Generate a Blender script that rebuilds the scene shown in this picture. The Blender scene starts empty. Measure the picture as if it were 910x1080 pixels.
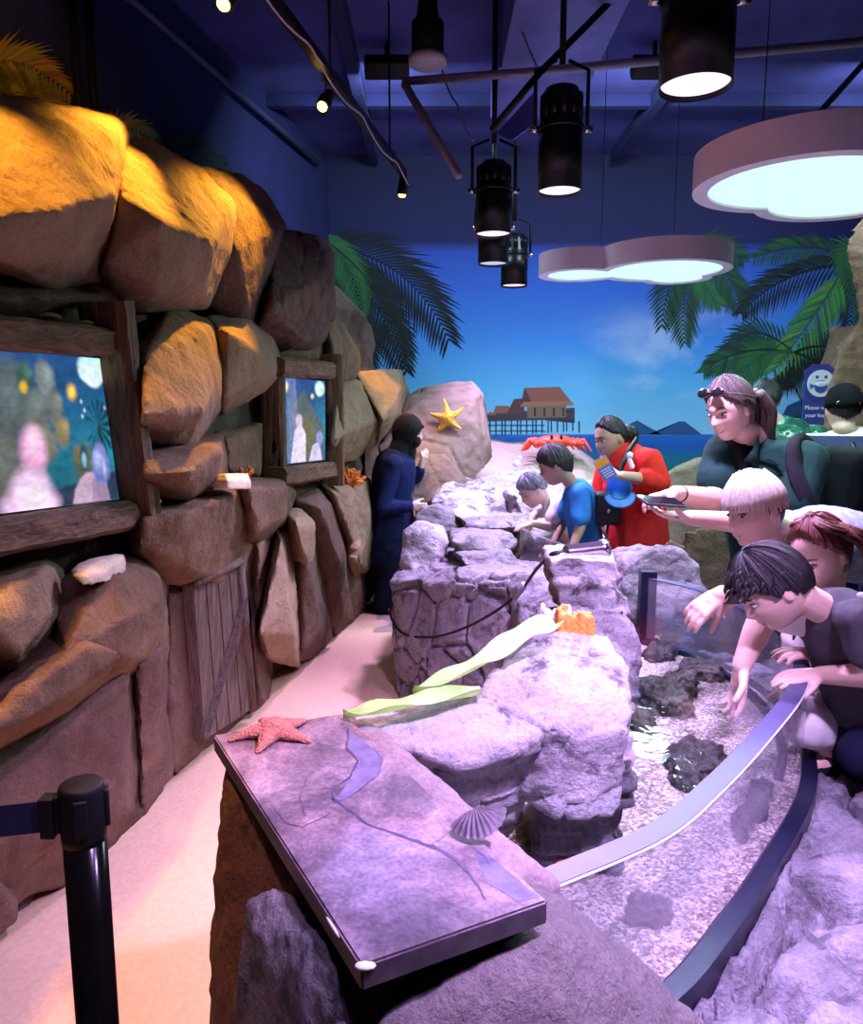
import bpy, bmesh, math, random
from mathutils import Vector, Matrix, Quaternion, noise
import numpy as np

V = Vector
SC = bpy.context.scene
COL = SC.collection
random.seed(7)
R = math.radians

# ------------------------------------------------------------------ camera model (910 x 1080 frame)
FPX = 780.0
PITCH = math.atan2(110.0, FPX)
CAM = V((0, 0, 1.52))
CP, SP = math.cos(PITCH), math.sin(PITCH)

def ray(u, v):
    a = (u - 455.0) / FPX; b = (540.0 - v) / FPX
    return V((a, CP + b * SP, -SP + b * CP))
def onZ(u, v, z):
    d = ray(u, v); t = (z - CAM.z) / d.z
    return CAM + d * t
def onY(u, v, y):
    d = ray(u, v); t = y / d.y
    return CAM + d * t
# left rock face: vertical plane through two floor points
WA, WB = V((-1.21, 2.2, 0)), V((-0.55, 5.54, 0))
WD = (WB - WA).normalized()
WN = V((WD.y, -WD.x, 0))
def onW(u, v, d=0.0):
    r = ray(u, v); n = WN
    t = (WA + n * d - CAM).dot(n) / r.dot(n)
    return CAM + r * t
def wpt(s, d, z):                     # point along the left face: s = world Y, d = out of the face
    p = WA + WD * ((s - WA.y) / WD.y) + WN * d
    return V((p.x, p.y, z))

cam_d = bpy.data.cameras.new('camera'); cam_o = bpy.data.objects.new('camera', cam_d); COL.objects.link(cam_o)
cam_o.location = CAM; cam_o.rotation_euler = (math.pi / 2 - PITCH, 0, 0)
cam_d.sensor_fit = 'HORIZONTAL'; cam_d.sensor_width = 36; cam_d.lens = 36 * FPX / 910; cam_d.clip_start = 0.02
SC.camera = cam_o

# ------------------------------------------------------------------ materials
def new_mat(name):
    m = bpy.data.materials.new(name); m.use_nodes = True
    nt = m.node_tree; nt.nodes.clear()
    out = nt.nodes.new('ShaderNodeOutputMaterial')
    return m, nt, out
def N(nt, typ, **kw):
    n = nt.nodes.new(typ)
    for k, v in kw.items():
        if k.startswith('i_'):
            key = k[2:]
            key = int(key) if key.isdigit() else key.replace('_', ' ')
            n.inputs[key].default_value = v
        else: setattr(n, k, v)
    return n
def L(nt, a, b): nt.links.new(a, b)
def ramp(nt, stops, interp='LINEAR'):
    r = nt.nodes.new('ShaderNodeValToRGB'); r.color_ramp.interpolation = interp
    e = r.color_ramp.elements
    while len(e) < len(stops): e.new(0.5)
    for i, (p, c) in enumerate(stops):
        e[i].position = p; e[i].color = (*c, 1) if len(c) == 3 else c
    return r
def c4(c): return (c[0], c[1], c[2], 1)

def mat(name, col, rough=0.6, metal=0.0, var=0.12, scale=18, bump=0.0, bscale=80, emit=None, estr=0, coat=0, spec=0.5, sheen=0, sss=0):
    m, nt, out = new_mat(name)
    b = N(nt, 'ShaderNodeBsdfPrincipled'); L(nt, b.outputs[0], out.inputs[0])
    b.inputs['Roughness'].default_value = rough; b.inputs['Metallic'].default_value = metal
    b.inputs['Coat Weight'].default_value = coat; b.inputs['Specular IOR Level'].default_value = spec
    if sheen: b.inputs['Sheen Weight'].default_value = sheen
    if sss:
        b.inputs['Subsurface Weight'].default_value = sss; b.inputs['Subsurface Radius'].default_value = (1, .35, .2); b.inputs['Subsurface Scale'].default_value = 0.006
    tc = N(nt, 'ShaderNodeTexCoord')
    no = N(nt, 'ShaderNodeTexNoise', i_Scale=scale, i_Detail=5.0); L(nt, tc.outputs['Object'], no.inputs['Vector'])
    lo = tuple(max(0, x * (1 - var)) for x in col); hi = tuple(min(1, x * (1 + var)) for x in col)
    r = ramp(nt, [(0.3, lo), (0.7, hi)]); L(nt, no.outputs['Fac'], r.inputs[0]); L(nt, r.outputs[0], b.inputs['Base Color'])
    if bump:
        n2 = N(nt, 'ShaderNodeTexNoise', i_Scale=bscale, i_Detail=6.0); L(nt, tc.outputs['Object'], n2.inputs['Vector'])
        bp = N(nt, 'ShaderNodeBump', i_Strength=bump, i_Distance=0.01); L(nt, n2.outputs['Fac'], bp.inputs['Height']); L(nt, bp.outputs[0], b.inputs['Normal'])
    if emit:
        b.inputs['Emission Color'].default_value = c4(emit); b.inputs['Emission Strength'].default_value = estr
    return m

def rock_mat(name, c1, c2, c3, scale=3.0, fine=45, bump=0.6, rough=0.85, speck=0.25, dist=0.012, pits=0.0, pitscale=9.0):
    m, nt, out = new_mat(name)
    b = N(nt, 'ShaderNodeBsdfPrincipled', i_Roughness=rough); L(nt, b.outputs[0], out.inputs[0])
    b.inputs['Specular IOR Level'].default_value = 0.35
    tc = N(nt, 'ShaderNodeTexCoord')
    n1 = N(nt, 'ShaderNodeTexNoise', i_Scale=scale, i_Detail=10.0, i_Roughness=0.66, i_Distortion=0.15); L(nt, tc.outputs['Object'], n1.inputs['Vector'])
    r1 = ramp(nt, [(0.28, c1), (0.5, c2), (0.72, c3)]); L(nt, n1.outputs['Fac'], r1.inputs[0])
    n2 = N(nt, 'ShaderNodeTexNoise', i_Scale=fine * 1.7, i_Detail=4.0, i_Roughness=0.7); L(nt, tc.outputs['Object'], n2.inputs['Vector'])
    r2 = ramp(nt, [(0.35, (1 - speck,) * 3), (0.65, (1 + 0 * speck,) * 3)]); L(nt, n2.outputs['Fac'], r2.inputs[0])
    mx = N(nt, 'ShaderNodeMix', data_type='RGBA', blend_type='MULTIPLY', i_0=1.0); L(nt, r1.outputs[0], mx.inputs[6]); L(nt, r2.outputs[0], mx.inputs[7])
    colout = mx.outputs[2]
    if pits:                                                 # noise-driven dark pockets and veins in the colour
        mpv = N(nt, 'ShaderNodeMapping'); mpv.inputs['Scale'].default_value = (1, 1, 1.9); L(nt, tc.outputs['Object'], mpv.inputs[0])
        n5 = N(nt, 'ShaderNodeTexNoise', i_Scale=pitscale, i_Detail=9.0, i_Roughness=0.7, i_Distortion=0.5); L(nt, mpv.outputs[0], n5.inputs['Vector'])
        r5 = ramp(nt, [(0.39, (1 - pits,) * 3), (0.48, (1, 1, 1))]); L(nt, n5.outputs['Fac'], r5.inputs[0])
        m5 = N(nt, 'ShaderNodeMix', data_type='RGBA', blend_type='MULTIPLY', i_0=1.0); L(nt, colout, m5.inputs[6]); L(nt, r5.outputs[0], m5.inputs[7]); colout = m5.outputs[2]
    L(nt, colout, b.inputs['Base Color'])
    n3 = N(nt, 'ShaderNodeTexNoise', i_Scale=fine, i_Detail=10.0, i_Roughness=0.65); L(nt, tc.outputs['Object'], n3.inputs['Vector'])
    n4 = N(nt, 'ShaderNodeTexNoise', i_Scale=fine * 0.3, i_Detail=8.0, i_Roughness=0.7, i_Distortion=0.2); L(nt, tc.outputs['Object'], n4.inputs['Vector'])
    ad = N(nt, 'ShaderNodeMath', operation='MULTIPLY_ADD', i_1=1.6); L(nt, n4.outputs['Fac'], ad.inputs[0]); L(nt, n3.outputs['Fac'], ad.inputs[2])
    bp = N(nt, 'ShaderNodeBump', i_Strength=bump, i_Distance=dist); L(nt, ad.outputs[0], bp.inputs['Height']); L(nt, bp.outputs[0], b.inputs['Normal'])
    return m

def emit_mat(name, col, strength):
    m, nt, out = new_mat(name)
    e = N(nt, 'ShaderNodeEmission'); e.inputs[0].default_value = c4(col); e.inputs[1].default_value = strength
    L(nt, e.outputs[0], out.inputs[0]); return m

def attr_mat(name, emission=0.0, rough=0.8):
    """colours come from a per-corner colour attribute: pictures on screens, painted figures"""
    m, nt, out = new_mat(name)
    a = N(nt, 'ShaderNodeAttribute'); a.attribute_name = 'Col'
    if emission:
        e = N(nt, 'ShaderNodeEmission', i_Strength=emission); L(nt, a.outputs['Color'], e.inputs[0]); L(nt, e.outputs[0], out.inputs[0])
    else:
        b = N(nt, 'ShaderNodeBsdfPrincipled', i_Roughness=rough); L(nt, a.outputs['Color'], b.inputs['Base Color']); L(nt, b.outputs[0], out.inputs[0])
    return m

def clear_mat(name, tint, ior=1.45, refl=1.0, rough=0.02, bump=0, bscale=10, haze=0.0, hazecol=(1, 1, 1)):
    """see-through acrylic and water: Fresnel mix of a tinted transparent and a glossy surface"""
    m, nt, out = new_mat(name)
    tr = N(nt, 'ShaderNodeBsdfTransparent'); tr.inputs[0].default_value = c4(tint)
    gl = N(nt, 'ShaderNodeBsdfGlossy', i_Roughness=rough)
    fr = N(nt, 'ShaderNodeFresnel', i_IOR=ior)
    base = tr.outputs[0]
    if haze:
        df = N(nt, 'ShaderNodeBsdfDiffuse'); df.inputs[0].default_value = c4(hazecol)
        mh = N(nt, 'ShaderNodeMixShader', i_0=haze); L(nt, tr.outputs[0], mh.inputs[1]); L(nt, df.outputs[0], mh.inputs[2]); base = mh.outputs[0]
    ge = N(nt, 'ShaderNodeNewGeometry'); iv = N(nt, 'ShaderNodeMath', operation='MULTIPLY_ADD', i_1=-refl, i_2=refl); L(nt, ge.outputs['Backfacing'], iv.inputs[0])   # no mirror from inside the sheet
    mu = N(nt, 'ShaderNodeMath', operation='MULTIPLY'); L(nt, iv.outputs[0], mu.inputs[1]); L(nt, fr.outputs[0], mu.inputs[0])
    mx = N(nt, 'ShaderNodeMixShader'); L(nt, mu.outputs[0], mx.inputs[0]); L(nt, base, mx.inputs[1]); L(nt, gl.outputs[0], mx.inputs[2])
    if bump:
        tc = N(nt, 'ShaderNodeTexCoord'); no = N(nt, 'ShaderNodeTexNoise', i_Scale=bscale, i_Detail=3.0, i_Distortion=0.8); L(nt, tc.outputs['Object'], no.inputs['Vector'])
        bp = N(nt, 'ShaderNodeBump', i_Strength=bump, i_Distance=0.02); L(nt, no.outputs['Fac'], bp.inputs['Height']); L(nt, bp.outputs[0], gl.inputs['Normal']); L(nt, bp.outputs[0], fr.inputs['Normal'])
    L(nt, mx.outputs[0], out.inputs[0]); return m

def wood_mat(name, c1, c2, axis='Z', scale=30, bump=0.8):
    m, nt, out = new_mat(name)
    b = N(nt, 'ShaderNodeBsdfPrincipled', i_Roughness=0.75); L(nt, b.outputs[0], out.inputs[0])
    tc = N(nt, 'ShaderNodeTexCoord'); mp = N(nt, 'ShaderNodeMapping')
    s = {'X': (0.08, 1, 1), 'Y': (1, 0.08, 1), 'Z': (1, 1, 0.08)}[axis]
    mp.inputs['Scale'].default_value = s
    L(nt, tc.outputs['Object'], mp.inputs[0])
    n = N(nt, 'ShaderNodeTexNoise', i_Scale=scale * 2, i_Detail=7.0, i_Roughness=0.65, i_Distortion=1.0); L(nt, mp.outputs[0], n.inputs['Vector'])
    r = ramp(nt, [(0.32, c1), (0.5, tuple((a + d) / 2 for a, d in zip(c1, c2))), (0.68, c2)]); L(nt, n.outputs['Fac'], r.inputs[0]); L(nt, r.outputs[0], b.inputs['Base Color'])
    bp = N(nt, 'ShaderNodeBump', i_Strength=bump, i_Distance=0.012); L(nt, n.outputs['Fac'], bp.inputs['Height']); L(nt, bp.outputs[0], b.inputs['Normal'])
    return m

def hair_mat(name, c1, c2, rough=0.35, axis='Z', scale=60):
    m = wood_mat(name, c1, c2, axis, scale, 0.5)
    for n in m.node_tree.nodes:
        if n.type == 'BSDF_PRINCIPLED': n.inputs['Roughness'].default_value = rough
    return m

# ------------------------------------------------------------------ object helpers
def link(o): COL.objects.link(o); return o
def empty(name, loc):
    o = bpy.data.objects.new(name, None); o.location = loc; o.empty_display_size = 0.1
    return link(o)
def tag(o, label, cat=None, group=None, kind=None):
    if label: o['label'] = label
    if cat: o['category'] = cat
    if group: o['group'] = group
    if kind: o['kind'] = kind
    return o
def thing(name, label, cat, loc, group=None):
    return tag(empty(name, loc), label, cat, group)

def obj(name, me, m=None, parent=None, smooth=True, origin='base'):
    """me: Mesh in world coordinates (or a bmesh). Becomes one object whose origin sits at its base, or a child of parent."""
    if isinstance(me, bmesh.types.BMesh):
        d = bpy.data.meshes.new(name); me.normal_update(); me.to_mesh(d); me.free(); me = d
    n = len(me.vertices); co = np.empty(n * 3, np.float32); me.vertices.foreach_get('co', co); co = co.reshape(-1, 3)
    if parent is not None:
        org = np.array(world_loc(parent), np.float32)
        if origin == 'base': org2 = org
    else:
        lo, hi = co.min(0), co.max(0); org2 = np.array([(lo[0] + hi[0]) / 2, (lo[1] + hi[1]) / 2, lo[2]], np.float32)
    me.vertices.foreach_set('co', (co - org2).ravel()); me.update()
    me.name = name
    o = bpy.data.objects.new(name, me); link(o)
    if parent is not None: o.parent = parent
    else: o.location = [float(x) for x in org2]
    if m is not None:
        if isinstance(m, (list, tuple)):
            for x in m: me.materials.append(x)
        else: me.materials.append(m)
    if smooth: me.polygons.foreach_set('use_smooth', [True] * len(me.polygons))
    return o
def world_loc(o):
    p = V(o.location)
    while o.parent is not None:
        o = o.parent; p = p + V(o.location)
    return p

def BM(): return bmesh.new()
def bm_join(bm, verts, faces, mi=0, smooth=None):
    vs = [bm.verts.new(v) for v in verts]
    for f in faces:
        try:
            fc = bm.faces.new([vs[i] for i in f]); fc.material_index = mi
            if smooth is not None: fc.smooth = smooth
        except ValueError: pass
    return vs
def frame(z, xhint=None):
    z = z.normalized()
    h = xhint if xhint is not None else (V((1, 0, 0)) if abs(z.x) < 0.8 else V((0, 1, 0)))
    x = (h - z * h.dot(z))
    if x.length < 1e-6:
        h = V((0, 1, 0)); x = h - z * h.dot(z)
    x.normalize(); y = z.cross(x)
    return x, y, z
def box(bm, c, size, ax=None, mi=0, bev=0.0):
    """box centred at c; ax = (x, y, z) unit axes"""
    x, y, z = ax if ax else (V((1, 0, 0)), V((0, 1, 0)), V((0, 0, 1)))
    hx, hy, hz = size[0] / 2, size[1] / 2, size[2] / 2
    t = BM()
    bm_join(t, [c + x * (sx * hx) + y * (sy * hy) + z * (sz * hz) for sz in (-1, 1) for sy in (-1, 1) for sx in (-1, 1)],
            [(0, 2, 3, 1), (4, 5, 7, 6), (0, 1, 5, 4), (2, 6, 7, 3), (0, 4, 6, 2), (1, 3, 7, 5)], mi)
    if bev: bmesh.ops.bevel(t, geom=list(t.edges), offset=bev, segments=2, affect='EDGES', profile=0.6)
    for f in t.faces: f.material_index = mi
    merge(bm, t)
def merge(bm, t):
    t.verts.index_update()
    vs = [bm.verts.new(v.co) for v in t.verts]
    for f in t.faces:
        try:
            nf = bm.faces.new([vs[v.index] for v in f.verts]); nf.material_index = f.material_index; nf.smooth = f.smooth
        except ValueError: pass
    t.free()
def rcone(bm, p1, r1, p2, r2, seg=16, flat=1.0, side=None, mi=0, caps=3):
    """tapered capsule; flat scales the radius across 'side'"""
    p1, p2 = V(p1), V(p2); ax = p2 - p1
    if ax.length < 1e-6: ax = V((0, 0, 1e-4))
    x, y, z = frame(ax, V(side) if side is not None else None)
    rings = []
    for i in range(caps, 0, -1):
        a = i / (caps + 0.0) * math.pi / 2 * 0.97; rings.append((p1 - z * (math.sin(a) * r1), r1 * math.cos(a)))
    rings.append((p1, r1)); rings.append((p2, r2))
    for i in range(1, caps + 1):
        a = i / (caps + 0.0) * math.pi / 2 * 0.97; rings.append((p2 + z * (math.sin(a) * r2), r2 * math.cos(a)))
    prev = None; first = None
    for c, r in rings:
        ring = [bm.verts.new(c + x * (math.cos(t) * r) + y * (math.sin(t) * r * flat)) for t in [2 * math.pi * k / seg for k in range(seg)]]
        if prev:
            for k in range(seg):
                f = bm.faces.new((prev[k], prev[(k + 1) % seg], ring[(k + 1) % seg], ring[k])); f.material_index = mi
        else: first = ring
        prev = ring
    f = bm.faces.new(list(reversed(first))); f.material_index = mi
    f = bm.faces.new(prev); f.material_index = mi
def tube(bm, pts, r, seg=10, mi=0, close=True):
    """round tube along points; r one radius or a list"""
    pts = [V(p) for p in pts]; n = len(pts); rs = r if isinstance(r, (list, tuple)) else [r] * n
    prev = None; xh = None
    for i in range(n):
        d = pts[min(i + 1, n - 1)] - pts[max(i - 1, 0)]
        x, y, z = frame(d, xh); xh = x
        ring = [bm.verts.new(pts[i] + x * (math.cos(t) * rs[i]) + y * (math.sin(t) * rs[i])) for t in [2 * math.pi * k / seg for k in range(seg)]]
        if prev:
            for k in range(seg):
                f = bm.faces.new((prev[k], prev[(k + 1) % seg], ring[(k + 1) % seg], ring[k])); f.material_index = mi
        elif close: f = bm.faces.new(list(reversed(ring))); f.material_index = mi
        prev = ring
    if close: f = bm.faces.new(prev); f.material_index = mi
def cyl(bm, p1, p2, r1, r2=None, seg=24, mi=0): tube(bm, [p1, p2], [r1, r2 if r2 is not None else r1], seg, mi)
def lathe(bm, c, prof, axis=V((0, 0, 1)), seg=32, mi=0, xh=None, cap=True):
    x, y, z = frame(axis, xh); prev = None
    for k, (r, h) in enumerate(prof):
        ring = [bm.verts.new(c + z * h + x * (math.cos(t) * r) + y * (math.sin(t) * r)) for t in [2 * math.pi * j / seg for j in range(seg)]]
        if prev:
            for j in range(seg):
                f = bm.faces.new((prev[j], prev[(j + 1) % seg], ring[(j + 1) % seg], ring[j])); f.material_index = mi
        elif cap: f = bm.faces.new(list(reversed(ring))); f.material_index = mi
        prev = ring
    if cap: f = bm.faces.new(prev); f.material_index = mi
def ell(bm, c, rx, ry, rz, ax=None, u=20, v=14, mi=0):
    x, y, z = ax if ax else (V((1, 0, 0)), V((0, 1, 0)), V((0, 0, 1)))
    c = V(c); top = bm.verts.new(c + z * rz); bot = bm.verts.new(c - z * rz); rings = []
    for i in range(1, v):
        a = math.pi * i / v
        rings.append([bm.verts.new(c + x * (rx * math.sin(a) * math.cos(t)) + y * (ry * math.sin(a) * math.sin(t)) + z * (rz * math.cos(a))) for t in [2 * math.pi * k / u for k in range(u)]])
    fs = []
    for k in range(u):
        fs.append(bm.faces.new((top, rings[0][k], rings[0][(k + 1) % u])))
        fs.append(bm.faces.new((bot, rings[-1][(k + 1) % u], rings[-1][k])))
        for i in range(v - 2): fs.append(bm.faces.new((rings[i][k], rings[i + 1][k], rings[i + 1][(k + 1) % u], rings[i][(k + 1) % u])))
    for f in fs: f.material_index = mi
def prism(bm, pts, thick, nrm, mi=0, bev=0):
    """polygon pts extruded by thick along -nrm (pts is the front)"""
    t = BM(); a = [t.verts.new(V(p)) for p in pts]; b = [t.verts.new(V(p) - nrm * thick) for p in pts]; n = len(pts)
    t.faces.new(a); t.faces.new(list(reversed(b)))
    for i in range(n): t.faces.new((a[(i + 1) % n], a[i], b[i], b[(i + 1) % n]))
    if bev: bmesh.ops.bevel(t, geom=list(t.edges), offset=bev, segments=2, affect='EDGES')
    bmesh.ops.recalc_face_normals(t, faces=list(t.faces))
    for f in t.faces: f.material_index = mi
    merge(bm, t)

def hull(bm, pts):
    t = BM()
    for p in pts: t.verts.new(V(p))
    r = bmesh.ops.convex_hull(t, input=list(t.verts))
    junk = set(g for g in r['geom_interior'] if isinstance(g, bmesh.types.BMVert)) | set(g for g in r['geom_unused'] if isinstance(g, bmesh.types.BMVert))
    bmesh.ops.delete(t, geom=list(junk), context='VERTS')
    bmesh.ops.recalc_face_normals(t, faces=list(t.faces))
    merge(bm, t)

def remesh(bm, voxel, smooth=3, factor=0.5):
    """union of everything in bm as one skin"""
    d = bpy.data.meshes.new('tmp'); bm.to_mesh(d); bm.free()
    o = bpy.data.objects.new('tmp', d); link(o)
    m = o.modifiers.new('r', 'REMESH'); m.mode = 'VOXEL'; m.voxel_size = voxel
    if smooth:
        s = o.modifiers.new('s', 'SMOOTH'); s.factor = factor; s.iterations = smooth
    dg = bpy.context.evaluated_depsgraph_get(); dg.update()
    me = bpy.data.meshes.new_from_object(o.evaluated_get(dg))
    bpy.data.objects.remove(o); bpy.data.meshes.remove(d)
    return me
def get_co(me):
    a = np.empty(len(me.vertices) * 3, np.float32); me.vertices.foreach_get('co', a); return a.reshape(-1, 3)
def get_no(me):
    a = np.empty(len(me.vertices) * 3, np.float32); me.vertices.foreach_get('normal', a); return a.reshape(-1, 3)
def set_co(me, a): me.vertices.foreach_set('co', a.astype(np.float32).ravel()); me.update()
def displace(me, layers, crack=None, seed=0.0, strata=None):
    """layers: (amplitude, frequency); crack: (depth, frequency, width) joints along cell borders; strata: (depth, frequency)"""
    co, no = get_co(me), get_no(me); out = co.copy(); off = V((seed * 3.17, seed * 1.31, seed * 7.7))
    for i in range(len(co)):
        p = V(co[i].tolist()); h = 0.0
        for a, f in layers: h += a * noise.fractal(p * f + off, 0.9, 2.1, 4)
        if crack:
            q = p + noise.noise_vector(p * (crack[1] * 0.9) + off) * (0.22 / crack[1])
            d, _ = noise.voronoi(q * crack[1] + off); e = d[1] - d[0]
            if e < crack[2]: h -= crack[0] * (1 - e / crack[2]) ** 1.5
        if strata:
            s = noise.noise(V((p.x * 1.5, p.y * 1.5, p.z * strata[1])) + off); h += strata[0] * (1 if s > 0.05 else -1) * min(1, abs(s - 0.05) * 6)
        out[i] += no[i] * h
    set_co(me, out)
    return me
RS = [0]
def rock(name, label, hulls, m, cat='rock', voxel=0.02, smooth=3, layers=((0.012, 5), (0.005, 18)), crack=None, strata=None, group=None, parent=None, kind=None):
    bm = BM()
    for h in hulls: hull(bm, h)
    me = remesh(bm, voxel, smooth)
    RS[0] += 1
    displace(me, layers, crack, RS[0], strata)
    o = obj(name, me, m, parent)
    if parent is None: tag(o, label, cat, group, kind)
    return o
def ftext(s, size, m, name, parent, loc, xdir, ydir, extrude=0.001, align='CENTER'):
    cu = bpy.data.curves.new(name, 'FONT'); cu.body = s; cu.size = size; cu.align_x = align; cu.align_y = 'CENTER'; cu.extrude = extrude
    o = bpy.data.objects.new('tmp', cu); link(o)
    dg = bpy.context.evaluated_depsgraph_get(); dg.update()
    me = bpy.data.meshes.new_from_object(o.evaluated_get(dg)); bpy.data.objects.remove(o); bpy.data.curves.remove(cu)
    x = xdir.normalized(); y = ydir.normalized(); z = x.cross(y)
    M = Matrix.Identity(4)
    for i in range(3): M[i][0], M[i][1], M[i][2], M[i][3] = x[i], y[i], z[i], loc[i]
    me.transform(M); me.materials.clear()
    return obj(name, me, m, parent, smooth=False)
# ------------------------------------------------------------------ palette
def s2l(r, g, b):
    f = lambda c: (c / 255 / 12.92) if c / 255 <= 0.04045 else ((c / 255 + 0.055) / 1.055) ** 2.4
    return (f(r), f(g), f(b))
M = {}
M['black'] = mat('black_metal', (0.012, 0.012, 0.014), 0.35, 0.6)
M['blackmatte'] = mat('black_matte', (0.006, 0.006, 0.008), 0.55, spec=.25)
M['pipe'] = mat('grey_pipe', (0.22, 0.22, 0.3), 0.45, 0.3)
M['navypaint'] = mat('navy_paint', (0.008, 0.011, 0.08), 0.85, var=0.25, scale=4, bump=0.3, bscale=60)
M['bluepipe'] = mat('navy_painted_pipe', (0.06, 0.06, 0.13), 0.5)
M['sand'] = mat('sand_floor', (0.54, 0.355, 0.22), 0.9, var=0.08, scale=60, bump=0.25, bscale=260)
M['whiteplastic'] = mat('white_lacquer', (0.94, 0.87, 0.97), 0.3, var=.02)
M['chrome'] = mat('brushed_steel', (0.55, 0.53, 0.55), 0.22, 1.0)

# ------------------------------------------------------------------ room shell
YB = 7.6
ZC = 3.95
def quadwall(name, pts, m, nx=1, ny=1):
    bm = BM(); bm_join(bm, [V(p) for p in pts], [(0, 1, 2, 3)])
    o = obj(name, bm, m, smooth=False); o['kind'] = 'structure'; return o
# sand floor with a gentle unevenness
bm = BM(); nx, ny = 90, 120
g = [[bm.verts.new((-4 + 9 * i / nx, -2.5 + 10.3 * j / ny, 0.006 * noise.noise(V((i * .35, j * .35, 0))))) for i in range(nx + 1)] for j in range(ny + 1)]
for j in range(ny):
    for i in range(nx): bm.faces.new((g[j][i], g[j][i + 1], g[j + 1][i + 1], g[j + 1][i]))
fl = obj('floor', bm, M['sand']); fl['kind'] = 'structure'

# left wall runs behind the rock face
LO = -0.85
l0, l1 = wpt(-2.4, LO, 0), wpt(YB, LO, 0)
wl = quadwall('wall_left', [l0, l1, l1 + V((0, 0, ZC)), l0 + V((0, 0, ZC))], M['navypaint'])
wr = quadwall('wall_right', [(4.6, YB, 0), (4.6, -2.4, 0), (4.6, -2.4, ZC), (4.6, YB, ZC)], M['navypaint'])
wf = quadwall('wall_front', [(4.6, -2.4, 0), (l0.x, -2.4, 0), (l0.x, -2.4, ZC), (4.6, -2.4, ZC)], M['navypaint'])
M['ceil'] = mat('ceiling_paint', (0.05, 0.05, 0.22), 0.85, var=0.35, scale=2.5, bump=0.2, bscale=40)
ce = quadwall('ceiling', [(-4, -2.4, ZC), (4.6, -2.4, ZC), (4.6, YB, ZC), (-4, YB, ZC)], M['ceil'])

# ---- back wall: painted sky over painted sea (colour gradient by height, steep near the top)
def mural_sky():
    m, nt, out = new_mat('mural_paint')
    b = N(nt, 'ShaderNodeBsdfPrincipled', i_Roughness=0.75); L(nt, b.outputs[0], out.inputs[0])
    ge = N(nt, 'ShaderNodeNewGeometry'); sp = N(nt, 'ShaderNodeSeparateXYZ'); L(nt, ge.outputs['Position'], sp.inputs[0])
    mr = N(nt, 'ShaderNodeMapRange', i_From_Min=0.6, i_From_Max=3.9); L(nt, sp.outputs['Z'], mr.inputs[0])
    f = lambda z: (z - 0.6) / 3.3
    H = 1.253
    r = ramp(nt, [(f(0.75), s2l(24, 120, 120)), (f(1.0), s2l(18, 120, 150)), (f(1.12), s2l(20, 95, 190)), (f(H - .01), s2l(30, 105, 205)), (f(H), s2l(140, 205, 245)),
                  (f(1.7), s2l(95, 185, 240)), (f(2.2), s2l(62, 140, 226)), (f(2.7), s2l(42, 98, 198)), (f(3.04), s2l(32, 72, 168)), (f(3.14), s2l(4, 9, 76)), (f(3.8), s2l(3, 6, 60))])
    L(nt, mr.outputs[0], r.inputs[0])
    # painted clouds
    tc = N(nt, 'ShaderNodeMapping'); tc.inputs['Scale'].default_value = (1.0, 1, 1.9); L(nt, ge.outputs['Position'], tc.inputs[0])
    n = N(nt, 'ShaderNodeTexNoise', i_Scale=1.15, i_Detail=7.0, i_Roughness=0.55, i_Distortion=0.3); L(nt, tc.outputs[0], n.inputs['Vector'])
    rc = ramp(nt, [(0.44, (0, 0, 0)), (0.66, (1, 1, 1))]); L(nt, n.outputs['Fac'], rc.inputs[0])
    band = ramp(nt, [(f(1.5), (0, 0, 0)), (f(1.75), (.6,) * 3), (f(2.1), (.6,) * 3), (f(2.6), (0, 0, 0))]); L(nt, mr.outputs[0], band.inputs[0])
    xr = N(nt, 'ShaderNodeMapRange', i_From_Min=1.2, i_From_Max=2.2); L(nt, sp.outputs['X'], xr.inputs[0])
    mu = N(nt, 'ShaderNodeMath', operation='MULTIPLY'); L(nt, rc.outputs[0], mu.inputs[0]); L(nt, band.outputs[0], mu.inputs[1])
    mu2 = N(nt, 'ShaderNodeMath', operation='MULTIPLY'); L(nt, mu.outputs[0], mu2.inputs[0]); L(nt, xr.outputs[0], mu2.inputs[1])
    mx = N(nt, 'ShaderNodeMix', data_type='RGBA'); L(nt, mu2.outputs[0], mx.inputs[0]); L(nt, r.outputs[0], mx.inputs[6]); mx.inputs[7].default_value = c4(s2l(225, 235, 245))
    # brushed ripples on the sea
    mp = N(nt, 'ShaderNodeMapping'); mp.inputs['Scale'].default_value = (0.8, 1, 14); L(nt, ge.outputs['Position'], mp.inputs[0])
    n2 = N(nt, 'ShaderNodeTexNoise', i_Scale=4.0, i_Detail=5.0); L(nt, mp.outputs[0], n2.inputs['Vector'])
    r2 = ramp(nt, [(0.4, (0.8, 0.85, 0.9)), (0.6, (1, 1, 1))]); L(nt, n2.outputs['Fac'], r2.inputs[0])
    gt = N(nt, 'ShaderNodeMath', operation='LESS_THAN', i_1=H); L(nt, sp.outputs['Z'], gt.inputs[0])
    m2 = N(nt, 'ShaderNodeMix', data_type='RGBA', blend_type='MULTIPLY'); L(nt, gt.outputs[0], m2.inputs[0]); L(nt, mx.outputs[2], m2.inputs[6]); L(nt, r2.outputs[0], m2.inputs[7])
    L(nt, m2.outputs[2], b.inputs['Base Color'])
    return m
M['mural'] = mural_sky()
wb = quadwall('wall_back', [(-4, YB, 0), (4.6, YB, 0), (4.6, YB, ZC), (-4, YB, ZC)], M['mural'])

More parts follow.
